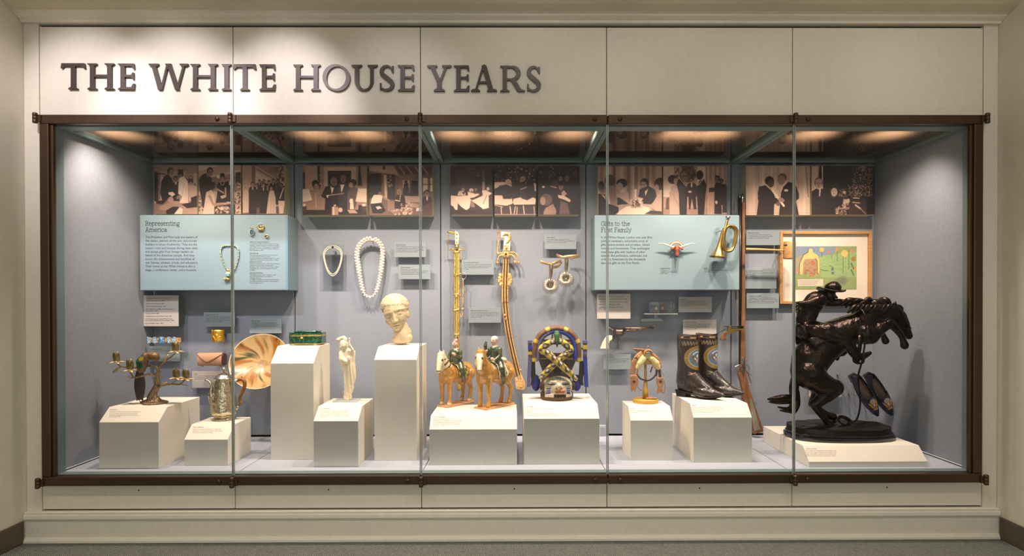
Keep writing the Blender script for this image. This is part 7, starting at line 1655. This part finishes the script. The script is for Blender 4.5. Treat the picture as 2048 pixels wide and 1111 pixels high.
for pts in ([(255, 720, 80), (280, 770, 80), (325, 805, 80)], [(685, 640, 40), (705, 720, 40), (692, 855, 40)], [(640, 480, 40), (660, 540, 40), (690, 580, 40)]):
    mb = MB(); mb.tube(catmull([P_(*p) for p in pts], 4), 3*s_, 6); mb.build('thong', M['leatherd'], t)

# ------------------------------------------------------------------ pair of cowboy boots
M['bootl'] = mat('dark_alligator_leather', srgb(52, 38, 34), .28, coat=.5, col2=srgb(34, 25, 24), vscale=70, bump=1.0, bscale=140)
M['sole'] = mat('black_sole', srgb(26, 22, 22), .4)
M['tansole'] = mat('tan_sole_underside', srgb(206, 160, 120), .6)
zb = .604
def boot(label, px, py, yaw, seed):
    c = PZ(px, py, zb)
    t = thing('cowboy_boot', label, 'boot', (c.x, c.y, zb), 'cowboy boots on the plinth', rot=(0, 0, yaw))
    HB = .340
    mb = MB()
    # x forward from the heel, z up
    mb.tube([Vector((.062, 0, z)) for z in (HB, .25, .19, .15, .12)], [(.052, .060), (.051, .057), (.049, .054), (.047, .053), (.045, .056)], 24, flat=(0, 1, 0))
    mb.ell((.050, 0, .085), (.056, .043, .055)); mb.ell((.045, 0, .055), (.048, .036, .03))
    limb(mb, [(.075, 0, .125), (.115, 0, .095), (.160, 0, .066), (.205, 0, .046)], [.050, .045, .038, .031], 16)
    limb(mb, [(.055, 0, .052), (.13, 0, .044), (.20, 0, .036), (.250, 0, .030), (.292, 0, .028), (.312, 0, .028)], [.034, .034, .034, .026, .015, .008], 14)
    for y in (-.012, .012): limb(mb, [(.13, y, .045), (.195, y*1.6, .034), (.245, y, .028)], [.032, .028, .020], 12)
    fx = lambda x: x if x < .07 else .07+(x-.07)*.82
    mb.v = [(fx(x), y, z) for x, y, z in mb.v]
    blob('upper', mb, M['bootl'], t, .0042, 5, local=True)
    # flat dark cap on the closed top, standing in for the shaded hollow
    MB().lathe([(0, HB-.004), (.046, HB-.004), (.046, HB+.0008), (0, HB+.0008)], (0, 0, 0), 24).xf(Matrix.Translation((.062, 0, 0)) @ Matrix.Diagonal((1.12, 1.0, 1, 1))).build('shaft_shade_cap', mat('dark_shade_cap', srgb(40, 26, 20), .8), t, local=True)
    mb = MB(); mb.tube([Vector((.062+.0605*math.cos(a), .0525*math.sin(a), HB+.001+.003*math.cos(2*a))) for a in [2*PI*i/32 for i in range(32)]], .0022, 6, closed=True); mb.build('top_binding', M['bootl'], t, local=True)
    out = [(.0, -.030), (.03, -.040), (.10, -.036), (.17, -.046), (.21, -.045), (.26, -.030), (.30, -.012), (.318, 0), (.30, .012), (.26, .030), (.21, .045), (.17, .046), (.10, .036), (.03, .040), (.0, .030)]
    def solez(x): return .030+0*x if x < .06 else (.030-.022*min(1, (x-.06)/.10) if x < .17 else .008+.014*max(0, (x-.20)/.12))
    mb = MB(); n = len(out); top = [(fx(x), y, solez(x)+.0065) for x, y in out]; bot = [(fx(x), y, solez(x)) for x, y in out]
    mb.add(top+bot, [tuple(range(n)), tuple(range(n, 2*n))[::-1]]+[(i, n+i, n+(i+1) % n, (i+1) % n) for i in range(n)]); mb.build('sole', M['sole'], t, local=True)
    mb = MB(); hl = [(.0, -.026), (.02, -.036), (.068, -.034), (.072, .034), (.02, .036), (.0, .026)]; top = [(x, y, .0305) for x, y in hl]; bot = [(.006+x*.84, y*.88, .0003) for x, y in hl]
    mb.add(top+bot, [tuple(range(6)), tuple(range(6, 12))[::-1]]+[(i, 6+i, 6+(i+1) % 6, (i+1) % 6) for i in range(6)]); mb.build('heel', M['sole'], t, local=True)
    # stitched decoration and round seal wrapped around the shaft
    pt_ = Paint(0, 0, 200, 230, 1.6, (.15, .11, .10), 3); rg = np.random.RandomState(seed)
    g1, g2 = (.60, .52, .40), (.74, .62, .44)
    pt_.r((.74, .58, .36), 70, 0, 100, 14); pt_.r((.30, .24, .22), 0, 0, 200, 6); pt_.p((.82, .62, .36), [(120, 2), (150, 2), (140, 30), (128, 22)]); pt_.p((.82, .62, .36), [(30, 4), (44, 4), (40, 14), (32, 14)])
    pt_.l((.5, .44, .38), 3, [(20, 12), (90, 16), (120, 34)])
    for k in range(6): x = 42+13*k; pt_.l(g1, 2.6, [(x-6, 30), (x-2, 52+rg.uniform(-4, 4)), (x+4, 30), (x+7, 50)])
    pt_.l((.45, .38, .32), 2.5, [(8, 20), (16, 60), (8, 110), (18, 160), (10, 220)]); pt_.l((.45, .38, .32), 2.5, [(26, 24), (20, 60), (30, 90)])
    cx, cy, rr = 112, 118, 66
    pt_.e(cx, cy, rr+1.5, rr*.98+1.5, (.30, .24, .16)); pt_.e(cx, cy, rr, rr*.98, (.60, .50, .26)); pt_.e(cx, cy, 48, 47, (.80, .76, .62)); pt_.e(cx, cy, 46, 45, (.38, .48, .58))
    for k in range(40):
        a = 2*PI*k/40
        if k % 7 != 6: pt_.l((.32, .25, .12), 2.0, [(cx+53*math.cos(a), cy+52*math.sin(a)), (cx+61*math.cos(a), cy+60*math.sin(a))])
    for k in range(9): a = R(205+16*k); pt_.e(cx+32*math.cos(a), cy+32*math.sin(a), 5, 4, (.84, .86, .86))
    for e in (-1, 1): pt_.p((.50, .36, .24), [(cx+e*8, cy-2), (cx+e*34, cy-20), (cx+e*30, cy+2), (cx+e*18, cy+18), (cx+e*8, cy+16)]); pt_.p((.86, .84, .78), [(cx+e*8, cy+2), (cx+e*22, cy-4), (cx+e*18, cy+10), (cx+e*8, cy+12)])
    pt_.e(cx, cy-10, 8, 9, (.92, .90, .84)); pt_.p((.86, .80, .72), [(cx-10, cy+2), (cx+10, cy+2), (cx+9, cy+18), (cx, cy+28), (cx-9, cy+18)]); pt_.r((.40, .46, .60), cx-10, cy+1, cx+10, cy+8)
    for k in (-6, 0, 6): pt_.l((.74, .44, .38), 2.4, [(cx+k, cy+9), (cx+k, cy+23)])
    pt_.l((.6, .5, .34), 3, [(cx-14, cy+26), (cx+14, cy+26)])
    for k in range(7): a = R(150+30*k); x0, y0 = 86+rg.uniform(-14, 16), 202+rg.uniform(-6, 8); pt_.p(g1 if k % 2 else g2, [(x0, y0), (x0+26*math.cos(a)+3, y0+14*math.sin(a)), (x0+6, y0+5)])
    pt_.p(g2, [(60, 192), (110, 206), (76, 200)]); pt_.p(g1, [(66, 224), (108, 204), (80, 212)])
    def wrap(U, V):
        th = R(-141)+R(245)*U; z = HB-.002-(HB-.105)*V
        a = np.interp(z, [.12, .15, .19, .25, HB], [.0640, .0585, .0572, .0595, .0622]); b = np.interp(z, [.12, .15, .19, .25, HB], [.0545, .0525, .0520, .0532, .0542])
        return .062+a*np.cos(th), b*np.sin(th), z
    o = pt_.mesh('stitched_decoration', wrap, mat('printed_leather', (1, 1, 1), .35, vcol=True, bump=.4, bscale=200), None); o.parent = t
    o.data.polygons.foreach_set('use_smooth', [True]*len(o.data.polygons))
boot('dark cowboy boot with a round eagle seal, standing in front', 1355, 790, R(-43), 1)
boot('dark cowboy boot with a round eagle seal, standing behind', 1393, 786, R(-43), 2)

# ------------------------------------------------------------------ bronze rider
zb = .405; Z = Zr(1500, 550, 2.85)
Yc = .345; q0 = planeq(Z, Yc); s_ = SC(Yc)/2.85
def bump_bronze():
    m_ = mat('dark_patinated_bronze', srgb(58, 48, 43), .25, 1.0, col2=srgb(34, 29, 28), vscale=16, bump=.9, bscale=45)
    [n for n in m_.node_tree.nodes if n.type == 'BUMP'][0].inputs['Distance'].default_value = .006
    return m_
M['bronze'] = bump_bronze()
M['bronzeb'] = mat('black_bronze_base', srgb(40, 32, 30), .3, .8, var=.2, vscale=30, bump=1.0, bscale=70)
M['marbleb'] = mat('black_marble', srgb(24, 22, 24), .15, coat=.5)
P_ = lambda u, v, d=0: q0(u, v)+Vector((0, -d*s_, 0))
bc_ = P_(505, 0).x
t = thing('bronze_rider', 'dark bronze sculpture of a cowboy on a rearing horse', 'sculpture', (bc_, Yc, zb))
def ovalprof(rx, ry, n=44, wob=0, sd=0): return [(bc_+rx*math.copysign(abs(math.cos(a))**.75, math.cos(a))*(1+wob*math.sin(5*a+sd)), Yc+ry*math.copysign(abs(math.sin(a))**.75, math.sin(a))*(1+wob*math.sin(4*a+sd))) for a in [2*PI*i/n for i in range(n)]]
rx, ry = 297*s_, .158
MB().prism_z(ovalprof(rx, ry), zb+.0004, zb+.022).build('marble_base', M['marbleb'], t, bevel=.005)
MB().prism_z(ovalprof(rx*.97, ry*.96), zb+.022, zb+.034).build('base_moulding', M['marbleb'], t, bevel=.004)
mb = MB(); pr_ = ovalprof(rx*.94, ry*.92, 64, .02, 1); n = 64; rings = 12
for k in range(rings+1):
    f = k/rings; r = (1-f)
    for i, (x, y) in enumerate(pr_):
        X = bc_+(x-bc_)*r; Y = Yc+(y-Yc)*r
        z = zb+.034+(0 if k == 0 else .030+.014*(1-r*r)+.007*mnoise.noise(Vector((X*18, Y*18, 0)))+.004*mnoise.noise(Vector((X*60, Y*60, 3))))
        mb.v.append((X if k != 1 else X*1.0, Y, z)); mb.c.append((1, 1, 1))
for k in range(rings):
    for i in range(n): mb.f.append((k*n+i, k*n+(i+1) % n, (k+1)*n+(i+1) % n, (k+1)*n+i)); mb.fs.append(k > 1)
# first ring keeps the edge steep
for i in range(n, 2*n): x, y, z = mb.v[i]; px_, py_, _ = mb.v[i-n]; mb.v[i] = (px_+(bc_-px_)*.015, py_+(Yc-py_)*.02, z-.004)
mb.build('rocky_ground', M['bronzeb'], t)
gz = zb+.075
# horse
mb = MB()
limb(mb, [P_(325, 545), P_(345, 480), P_(400, 410), P_(470, 355), P_(550, 320), P_(630, 290)], [92*s_, 104*s_, 104*s_, 100*s_, 92*s_, 84*s_], 20)
limb(mb, [P_(640, 280), P_(700, 240), P_(760, 215), P_(815, 205)], [86*s_, 68*s_, 54*s_, 42*s_], 18); mb.ell(P_(610, 330), (70*s_, 76*s_, 64*s_))
limb(mb, [P_(815, 205), P_(850, 240), P_(875, 285), P_(892, 330), P_(905, 345)], [44*s_, 42*s_, 34*s_, 27*s_, 22*s_], 14); limb(mb, [P_(835, 260), P_(855, 320), P_(868, 345)], [30*s_, 18*s_, 15*s_])
for e in (-1, 1): limb(mb, [P_(818, 178, 22*e), P_(806, 160, 30*e), P_(812, 148, 32*e)], [14*s_, 11*s_, 5*s_], 8); mb.ell(P_(858, 240, 34*e), (9*s_, 7*s_, 8*s_)); mb.ell(P_(912, 335, 16*e), (7*s_, 5*s_, 7*s_))
# hind legs
limb(mb, [P_(320, 560, 45), P_(380, 610, 58), P_(440, 630, 60)], [88*s_, 66*s_, 48*s_], 16); limb(mb, [P_(450, 632, 60), P_(400, 680, 58), P_(345, 722, 56)], [50*s_, 40*s_, 28*s_], 14)
limb(mb, [P_(338, 724, 56), P_(372, 775, 58), P_(410, 825, 60), P_(430, 848, 60)], [28*s_, 21*s_, 19*s_, 23*s_], 12); limb(mb, [P_(440, 852, 60), P_(468, 868, 60), P_(478, 872, 60)], [22*s_, 24*s_, 24*s_], 12)
limb(mb, [P_(340, 560, -40), P_(400, 620, -50), P_(440, 650, -52)], [84*s_, 60*s_, 44*s_], 14); limb(mb, [P_(440, 652, -52), P_(405, 700, -50), P_(382, 738, -50)], [44*s_, 34*s_, 25*s_], 12); limb(mb, [P_(380, 740, -50), P_(420, 775, -50), P_(462, 802, -50), P_(500, 815, -50)], [25*s_, 20*s_, 19*s_, 24*s_], 12)
# front legs, folded in the air
limb(mb, [P_(620, 330, 60), P_(650, 345, 66), P_(700, 300, 66), P_(752, 272, 64)], [62*s_, 44*s_, 36*s_, 27*s_], 14); limb(mb, [P_(755, 270, 64), P_(790, 300, 62), P_(820, 335, 60), P_(832, 360, 60)], [27*s_, 21*s_, 18*s_, 17*s_], 12); limb(mb, [P_(834, 365, 60), P_(842, 395, 60)], [17*s_, 24*s_], 12)
limb(mb, [P_(640, 320, -50), P_(700, 300, -56), P_(745, 285, -56)], [54*s_, 36*s_, 26*s_], 12); limb(mb, [P_(748, 285, -56), P_(775, 325, -54), P_(795, 350, -54)], [25*s_, 19*s_, 17*s_], 12); limb(mb, [P_(797, 355, -54), P_(806, 378, -54)], [17*s_, 22*s_], 12)
blob('horse', mb, M['bronze'], t, .005, 9)
# mane, forelock and tail as streaming locks
def lock(name, paths, r, mt=M['bronze']):
    mb = MB()
    for pts in paths: pp = catmull([P_(*p) for p in pts], 4); mb.tube(pp, lerpl([r*s_, r*1.1*s_, r*.8*s_, r*.2*s_], len(pp)), 8)
    return mb.build(name, mt, t)
rr = random.Random(4)
lock('mane', [[(800-22*i, 178+3*abs(i-5)*.3, rr.uniform(-15, 15)), (780-24*i, 150+rr.uniform(-6, 8), rr.uniform(-12, 20)), (750-25*i, 150+rr.uniform(-14, 12), rr.uniform(-10, 30)), (715-25*i, 172+rr.uniform(-24, 14), rr.uniform(0, 30))] for i in range(9)]+[[(795-24*i, 195, 20), (770-24*i, 178, 40), (745-24*i, 190, 50), (720-24*i, 215, 50)] for i in range(9)], 17)
lock('forelock', [[(825, 175, a), (845, 178, a), (858, 190, a), (862, 205, a)] for a in (-14, 0, 14)], 10)
lock('tail', [[(262, 560, 0), (250, 640, a), (255, 730+b, a), (235, 770+b*.5, a*2), (170, 765+b, a*2)] for a, b in ((-14, -10), (0, 5), (14, 0))]+[[(255, 620, 10), (240, 700, a), (190, 705+b, a*2), (140, 712+b, a*2), (104, 712+b, a)] for a, b in ((-10, -4), (6, 8), (16, -14))]+[[(262, 660, 0), (262, 730, 6), (245, 775, 6), (228, 770, 0)]], 20)
# rider
mb = MB()
limb(mb, [P_(325, 300), P_(318, 250), P_(335, 195), P_(375, 145), P_(405, 122)], [56*s_, 54*s_, 58*s_, 56*s_, 38*s_], 16); mb.ell(P_(380, 145), (50*s_, 78*s_, 44*s_)); limb(mb, [P_(405, 125), P_(430, 115)], [26*s_, 25*s_])
mb.ell(P_(452, 112), (36*s_, 32*s_, 40*s_)); limb(mb, [P_(478, 118), P_(494, 128)], [14*s_, 8*s_], 8); limb(mb, [P_(468, 142), P_(474, 148)], [16*s_, 12*s_], 8)
limb(mb, [P_(370, 140, 66), P_(320, 150, 84), P_(282, 165, 84), P_(250, 162, 84)], [32*s_, 27*s_, 23*s_, 17*s_], 12)
limb(mb, [P_(385, 140, -60), P_(440, 155, -60), P_(510, 155, -40), P_(575, 158, -10)], [30*s_, 26*s_, 22*s_, 20*s_], 12)
for e in (1, -1):
    limb(mb, [P_(325, 310, 30*e), P_(390, 320, 92*e), P_(460, 350, 112*e)], [58*s_, 52*s_, 42*s_], 14); limb(mb, [P_(465, 352, 112*e), P_(510, 400, 108*e), P_(545, 450, 104*e)], [40*s_, 32*s_, 26*s_], 12); limb(mb, [P_(545, 455, 104*e), P_(585, 452, 104*e), P_(622, 434, 104*e)], [22*s_, 19*s_, 12*s_], 10); limb(mb, [P_(550, 470, 104*e), P_(552, 484, 104*e)], [18*s_, 14*s_], 8)
def rd(co, nr): return .004*np.sin(co[:, 2]*110+co[:, 0]*60)*np.clip(fbm(co, 25), -.2, 1)
blob('rider', mb, M['bronze'], t, .0045, 3, disp=rd)
mb = MB()
mb.grid(lambda u, v: P_(462, 82)+Vector((78*s_*(.45+.55*v)*math.cos(2*PI*u), 70*s_*(.45+.55*v)*math.sin(2*PI*u), s_*(10*v*v*math.cos(4*PI*u)-8*math.cos(2*PI*u)*v-6*v))), 32, 5, closeu=True); solid(mb.build('hat_brim', M['bronze'], t), .005)
mb = MB(); mb.ell(P_(472, 70), (46*s_, 42*s_, 32*s_)); mb.ell(P_(476, 58), (34*s_, 30*s_, 24*s_)); mb.build('hat_crown', M['bronze'], t)
# fingers of the raised hand
for k in range(5):
    mb = MB(); a = R(150+24*k); mb.tube(catmull([P_(250, 162, 84), P_(250+26*math.cos(a)*.8, 166-20*math.sin(a)+6*k, 84+4*k), P_(250+44*math.cos(a)*.8, 172-30*math.sin(a)+8*k, 88+4*k)], 3), lerpl([8*s_, 7*s_, 4*s_], 7), 8); mb.build('finger', M['bronze'], t)
mb = MB(); mb.tube(catmull([P_(262, 165, 88), P_(290, 190, 92), P_(322, 200, 92)], 4), lerpl([10*s_, 8*s_, 4*s_], 9), 8); mb.build('quirt', M['bronze'], t)
# saddle blanket, chaps flap, stirrup
mb = MB()
def blk(u, v):
    a = R(-80+160*u); f = P_(345-40*v+70*0, 350+70*v); ax = Vector((math.cos(R(50)), 0, math.sin(R(50))))
    base = P_(330+120*v, 420-60*v); nrm = Vector((-.6, 0, .8)); r = 112*s_
    return base+nrm*(r*math.cos(a))+Vector((0, -r*1.05*math.sin(a), 0))+Vector((0, 0, .004*math.sin(u*40)))
mb.grid(blk, 30, 8); solid(mb.build('saddle_blanket', M['bronze'], t), .008)
mb = MB(); limb(mb, [P_(262, 285, 40), P_(275, 300, 66), P_(282, 350, 80)], [16*s_, 20*s_, 12*s_], 8); mb.build('holster', M['bronze'], t)
a = P_(600, 0).x; mb = MB(); mb.tube([P_(565, 335, 112), P_(560, 400, 114), P_(552, 440, 116)], [(4*s_, 12*s_)]*3, 8, flat=(0, -1, 0)); mb.tube(catmull([P_(530, 440, 110), P_(528, 482, 116), P_(575, 486, 118), P_(580, 440, 116)], 4), 6*s_, 8); mb.build('stirrup', M['bronze'], t)
for pts, r in (([(590, 170, 20), (600, 220, 90), (596, 330, 110), (575, 470, 112), (560, 560, 100), (570, 640, 90), (582, 720, 80), (572, 800, 70), (545, 828, 60), (520, 835, 60)], 5), ([(600, 195, 60), (700, 225, 80), (790, 260, 56), (850, 305, 42)], 4)):
    mb = MB(); mb.tube(catmull([P_(*p) for p in pts], 6), r*s_, 8); mb.build('rein', M['bronze'], t)
mb = MB()
for k in range(3): mb.tube([P_(505+(34-4*k)*math.cos(a), 815+(20-2*k)*math.sin(a)+4*k, 60+30*math.sin(a)) for a in [2*PI*i/20 for i in range(20)]], 4.5*s_, 8, closed=True)
mb.build('rope_coil', M['bronze'], t)
mb = MB()
for pts in ([(838, 205, 44), (858, 255, 42), (880, 300, 34)], [(850, 305, 30), (880, 302, 34), (898, 298, 28)], [(822, 195, 44), (845, 200, 40)]): mb.tube(catmull([P_(*p) for p in pts], 4), [(3*s_, 6*s_)]*(len(pts)*4-3), 8, flat=(0, -1, 0))
mb.build('bridle', M['bronze'], t)

# ------------------------------------------------------------------ embroidered slippers on the wall
Z = Zr(1660, 700, 4.273); Yc = YB-.20; q = planeq(Z, Yc); s_ = SC(Yc)/4.273
M['navy'] = mat('navy_cloth', srgb(24, 27, 54), .75, var=.12, vscale=200, bump=.4, bscale=500)
M['insole'] = mat('tan_leather_insole', srgb(112, 92, 78), .5, var=.12, vscale=30)
M['blackl'] = mat('black_leather', srgb(26, 24, 28), .35)
def slipper(label, hu, hv, tu, tv, back=0.0):
    A = q(hu, hv, -back); B = q(tu, tv, -back); d = B-A; L_ = d.length; d.normalize(); up = Vector((0, -1, 0)); sd = d.cross(up).normalized()
    t = thing('slipper', label, 'slipper', (A.x, Yc, B.z), 'embroidered slippers on the wall')
    W = lambda s: L_*.110*(math.sin(PI*min(1, s*.93+.05))**.55)*(1+.18*math.sin(PI*s))*(1 if s < .9 else 1-2.2*(s-.9))
    Hh = lambda s: .062-.028*min(1, s/.45) if s < .45 else .040*(1-((s-.45)/.55)**1.8)+.004
    pt = lambda s, x, z: A+d*(L_*s)+sd*x+up*z
    def shell(s, a):  # a -1..1 across the instep
        ang = a*PI/2; return pt(s, W(s)*math.copysign(abs(math.sin(ang))**.8, ang), Hh(s)*(math.cos(ang)**.6 if abs(a) < 1 else 0)+.004)
    mb = MB(); nu, nv = 56, 110
    for j in range(nv+1):
        for i in range(nu+1): mb.v.append(tuple(shell(.01+.985*j/nv, -1+2*i/nu))); mb.c.append((1, 1, 1))
    for j in range(nv):
        for i in range(nu):
            s = (j+.5)/nv; a = abs(-1+2*(i+.5)/nu); lim = 1-.62*math.sqrt(max(0, 1-((s-.26)/.29)**2)) if abs(s-.26) < .29 else 0
            if a >= .0 and not (abs(s-.26) < .29 and a < .60*math.sqrt(max(0, 1-((s-.26)/.29)**2))**.5+.0): mb.f.append((j*(nu+1)+i, j*(nu+1)+i+1, (j+1)*(nu+1)+i+1, (j+1)*(nu+1)+i)); mb.fs.append(True)
    solid(mb.build('upper', M['navy'], t), .003)
    mb = MB(); mb.grid(lambda u, v: pt(.02+.96*v, W(.02+.96*v)*.95*(2*u-1), .006), 8, 24); mb.build('insole', M['insole'], t)
    mb = MB(); n = 24; o_ = [pt(.005+.99*i/n, W(.005+.99*i/n)*1.02, 0) for i in range(n+1)]+[pt(.005+.99*(n-i)/n, -W(.005+.99*(n-i)/n)*1.02, 0) for i in range(n+1)]
    k = len(o_); mb.add(o_+[p-up*.006 for p in o_], [tuple(range(k)), tuple(range(k, 2*k))[::-1]]+[(i, (i+1) % k, k+(i+1) % k, k+i) for i in range(k)]); mb.build('sole', M['blackl'], t)
    mb = MB(); mb.prism_y([(0, 0)]*0+[(p.x, p.z) for p in [pt(.01, -.018, 0), pt(.01, .018, 0), pt(.16, .022, 0), pt(.16, -.022, 0)]], Yc+.006, Yc+.030); mb.build('heel', M['blackl'], t)
    # embroidered eagle emblem on the vamp
    pts_ = []
    e = Paint(0, 0, 60, 60, 1.2, (.12, .13, .26), 3); Y_, W_, O_ = (.86, .64, .24), (.88, .82, .76), (.78, .50, .22)
    e.p(Y_, [(8, 26), (4, 12), (12, 14), (22, 28), (26, 40), (16, 42)]); e.p(Y_, [(52, 26), (56, 12), (48, 14), (38, 28), (34, 40), (44, 42)]); e.p(O_, [(22, 34), (38, 34), (36, 50), (30, 56), (24, 50)]); e.p(Y_, [(14, 44), (30, 48), (46, 44), (42, 54), (30, 52), (18, 54)]); e.e(30, 14, 12, 12, W_); e.e(30, 14, 9.5, 9.5, (.72, .52, .34)); e.e(30, 14, 5, 5, W_); e.e(30, 14, 2.2, 2.2, (.3, .28, .4)); e.e(30, 30, 5, 6, W_); e.l((.2, .2, .4), 2, [(26, 40), (34, 40)]); e.specks(10, 4, 50, 22, 58, 1, 2, W_, .1)
    def vamp(U, V):
        x = np.zeros_like(U); y = np.zeros_like(U); z = np.zeros_like(U)
        for j in range(U.shape[0]):
            for i in range(U.shape[1]):
                p = shell(.56+.30*V[j, i], -.62+1.24*(1-U[j, i]) if False else -.62+1.24*U[j, i])+up*.0008; x[j, i], y[j, i], z[j, i] = p
        return x, y, z
    o = e.mesh('embroidery', vamp, M['print'], t)
    for s in (.12, .6): p = pt(s, 0, -.006); MB().tube([p, Vector((p.x, YB-.0003, p.z))], .005, 8).build('wall_pin', M['acrylic'], t)
slipper('navy slipper with a gold eagle emblem, its toe over the bronze base', 195, 205, 408, 562)
slipper('navy slipper with a gold eagle emblem, next to the side wall', 316, 195, 528, 556, .012)
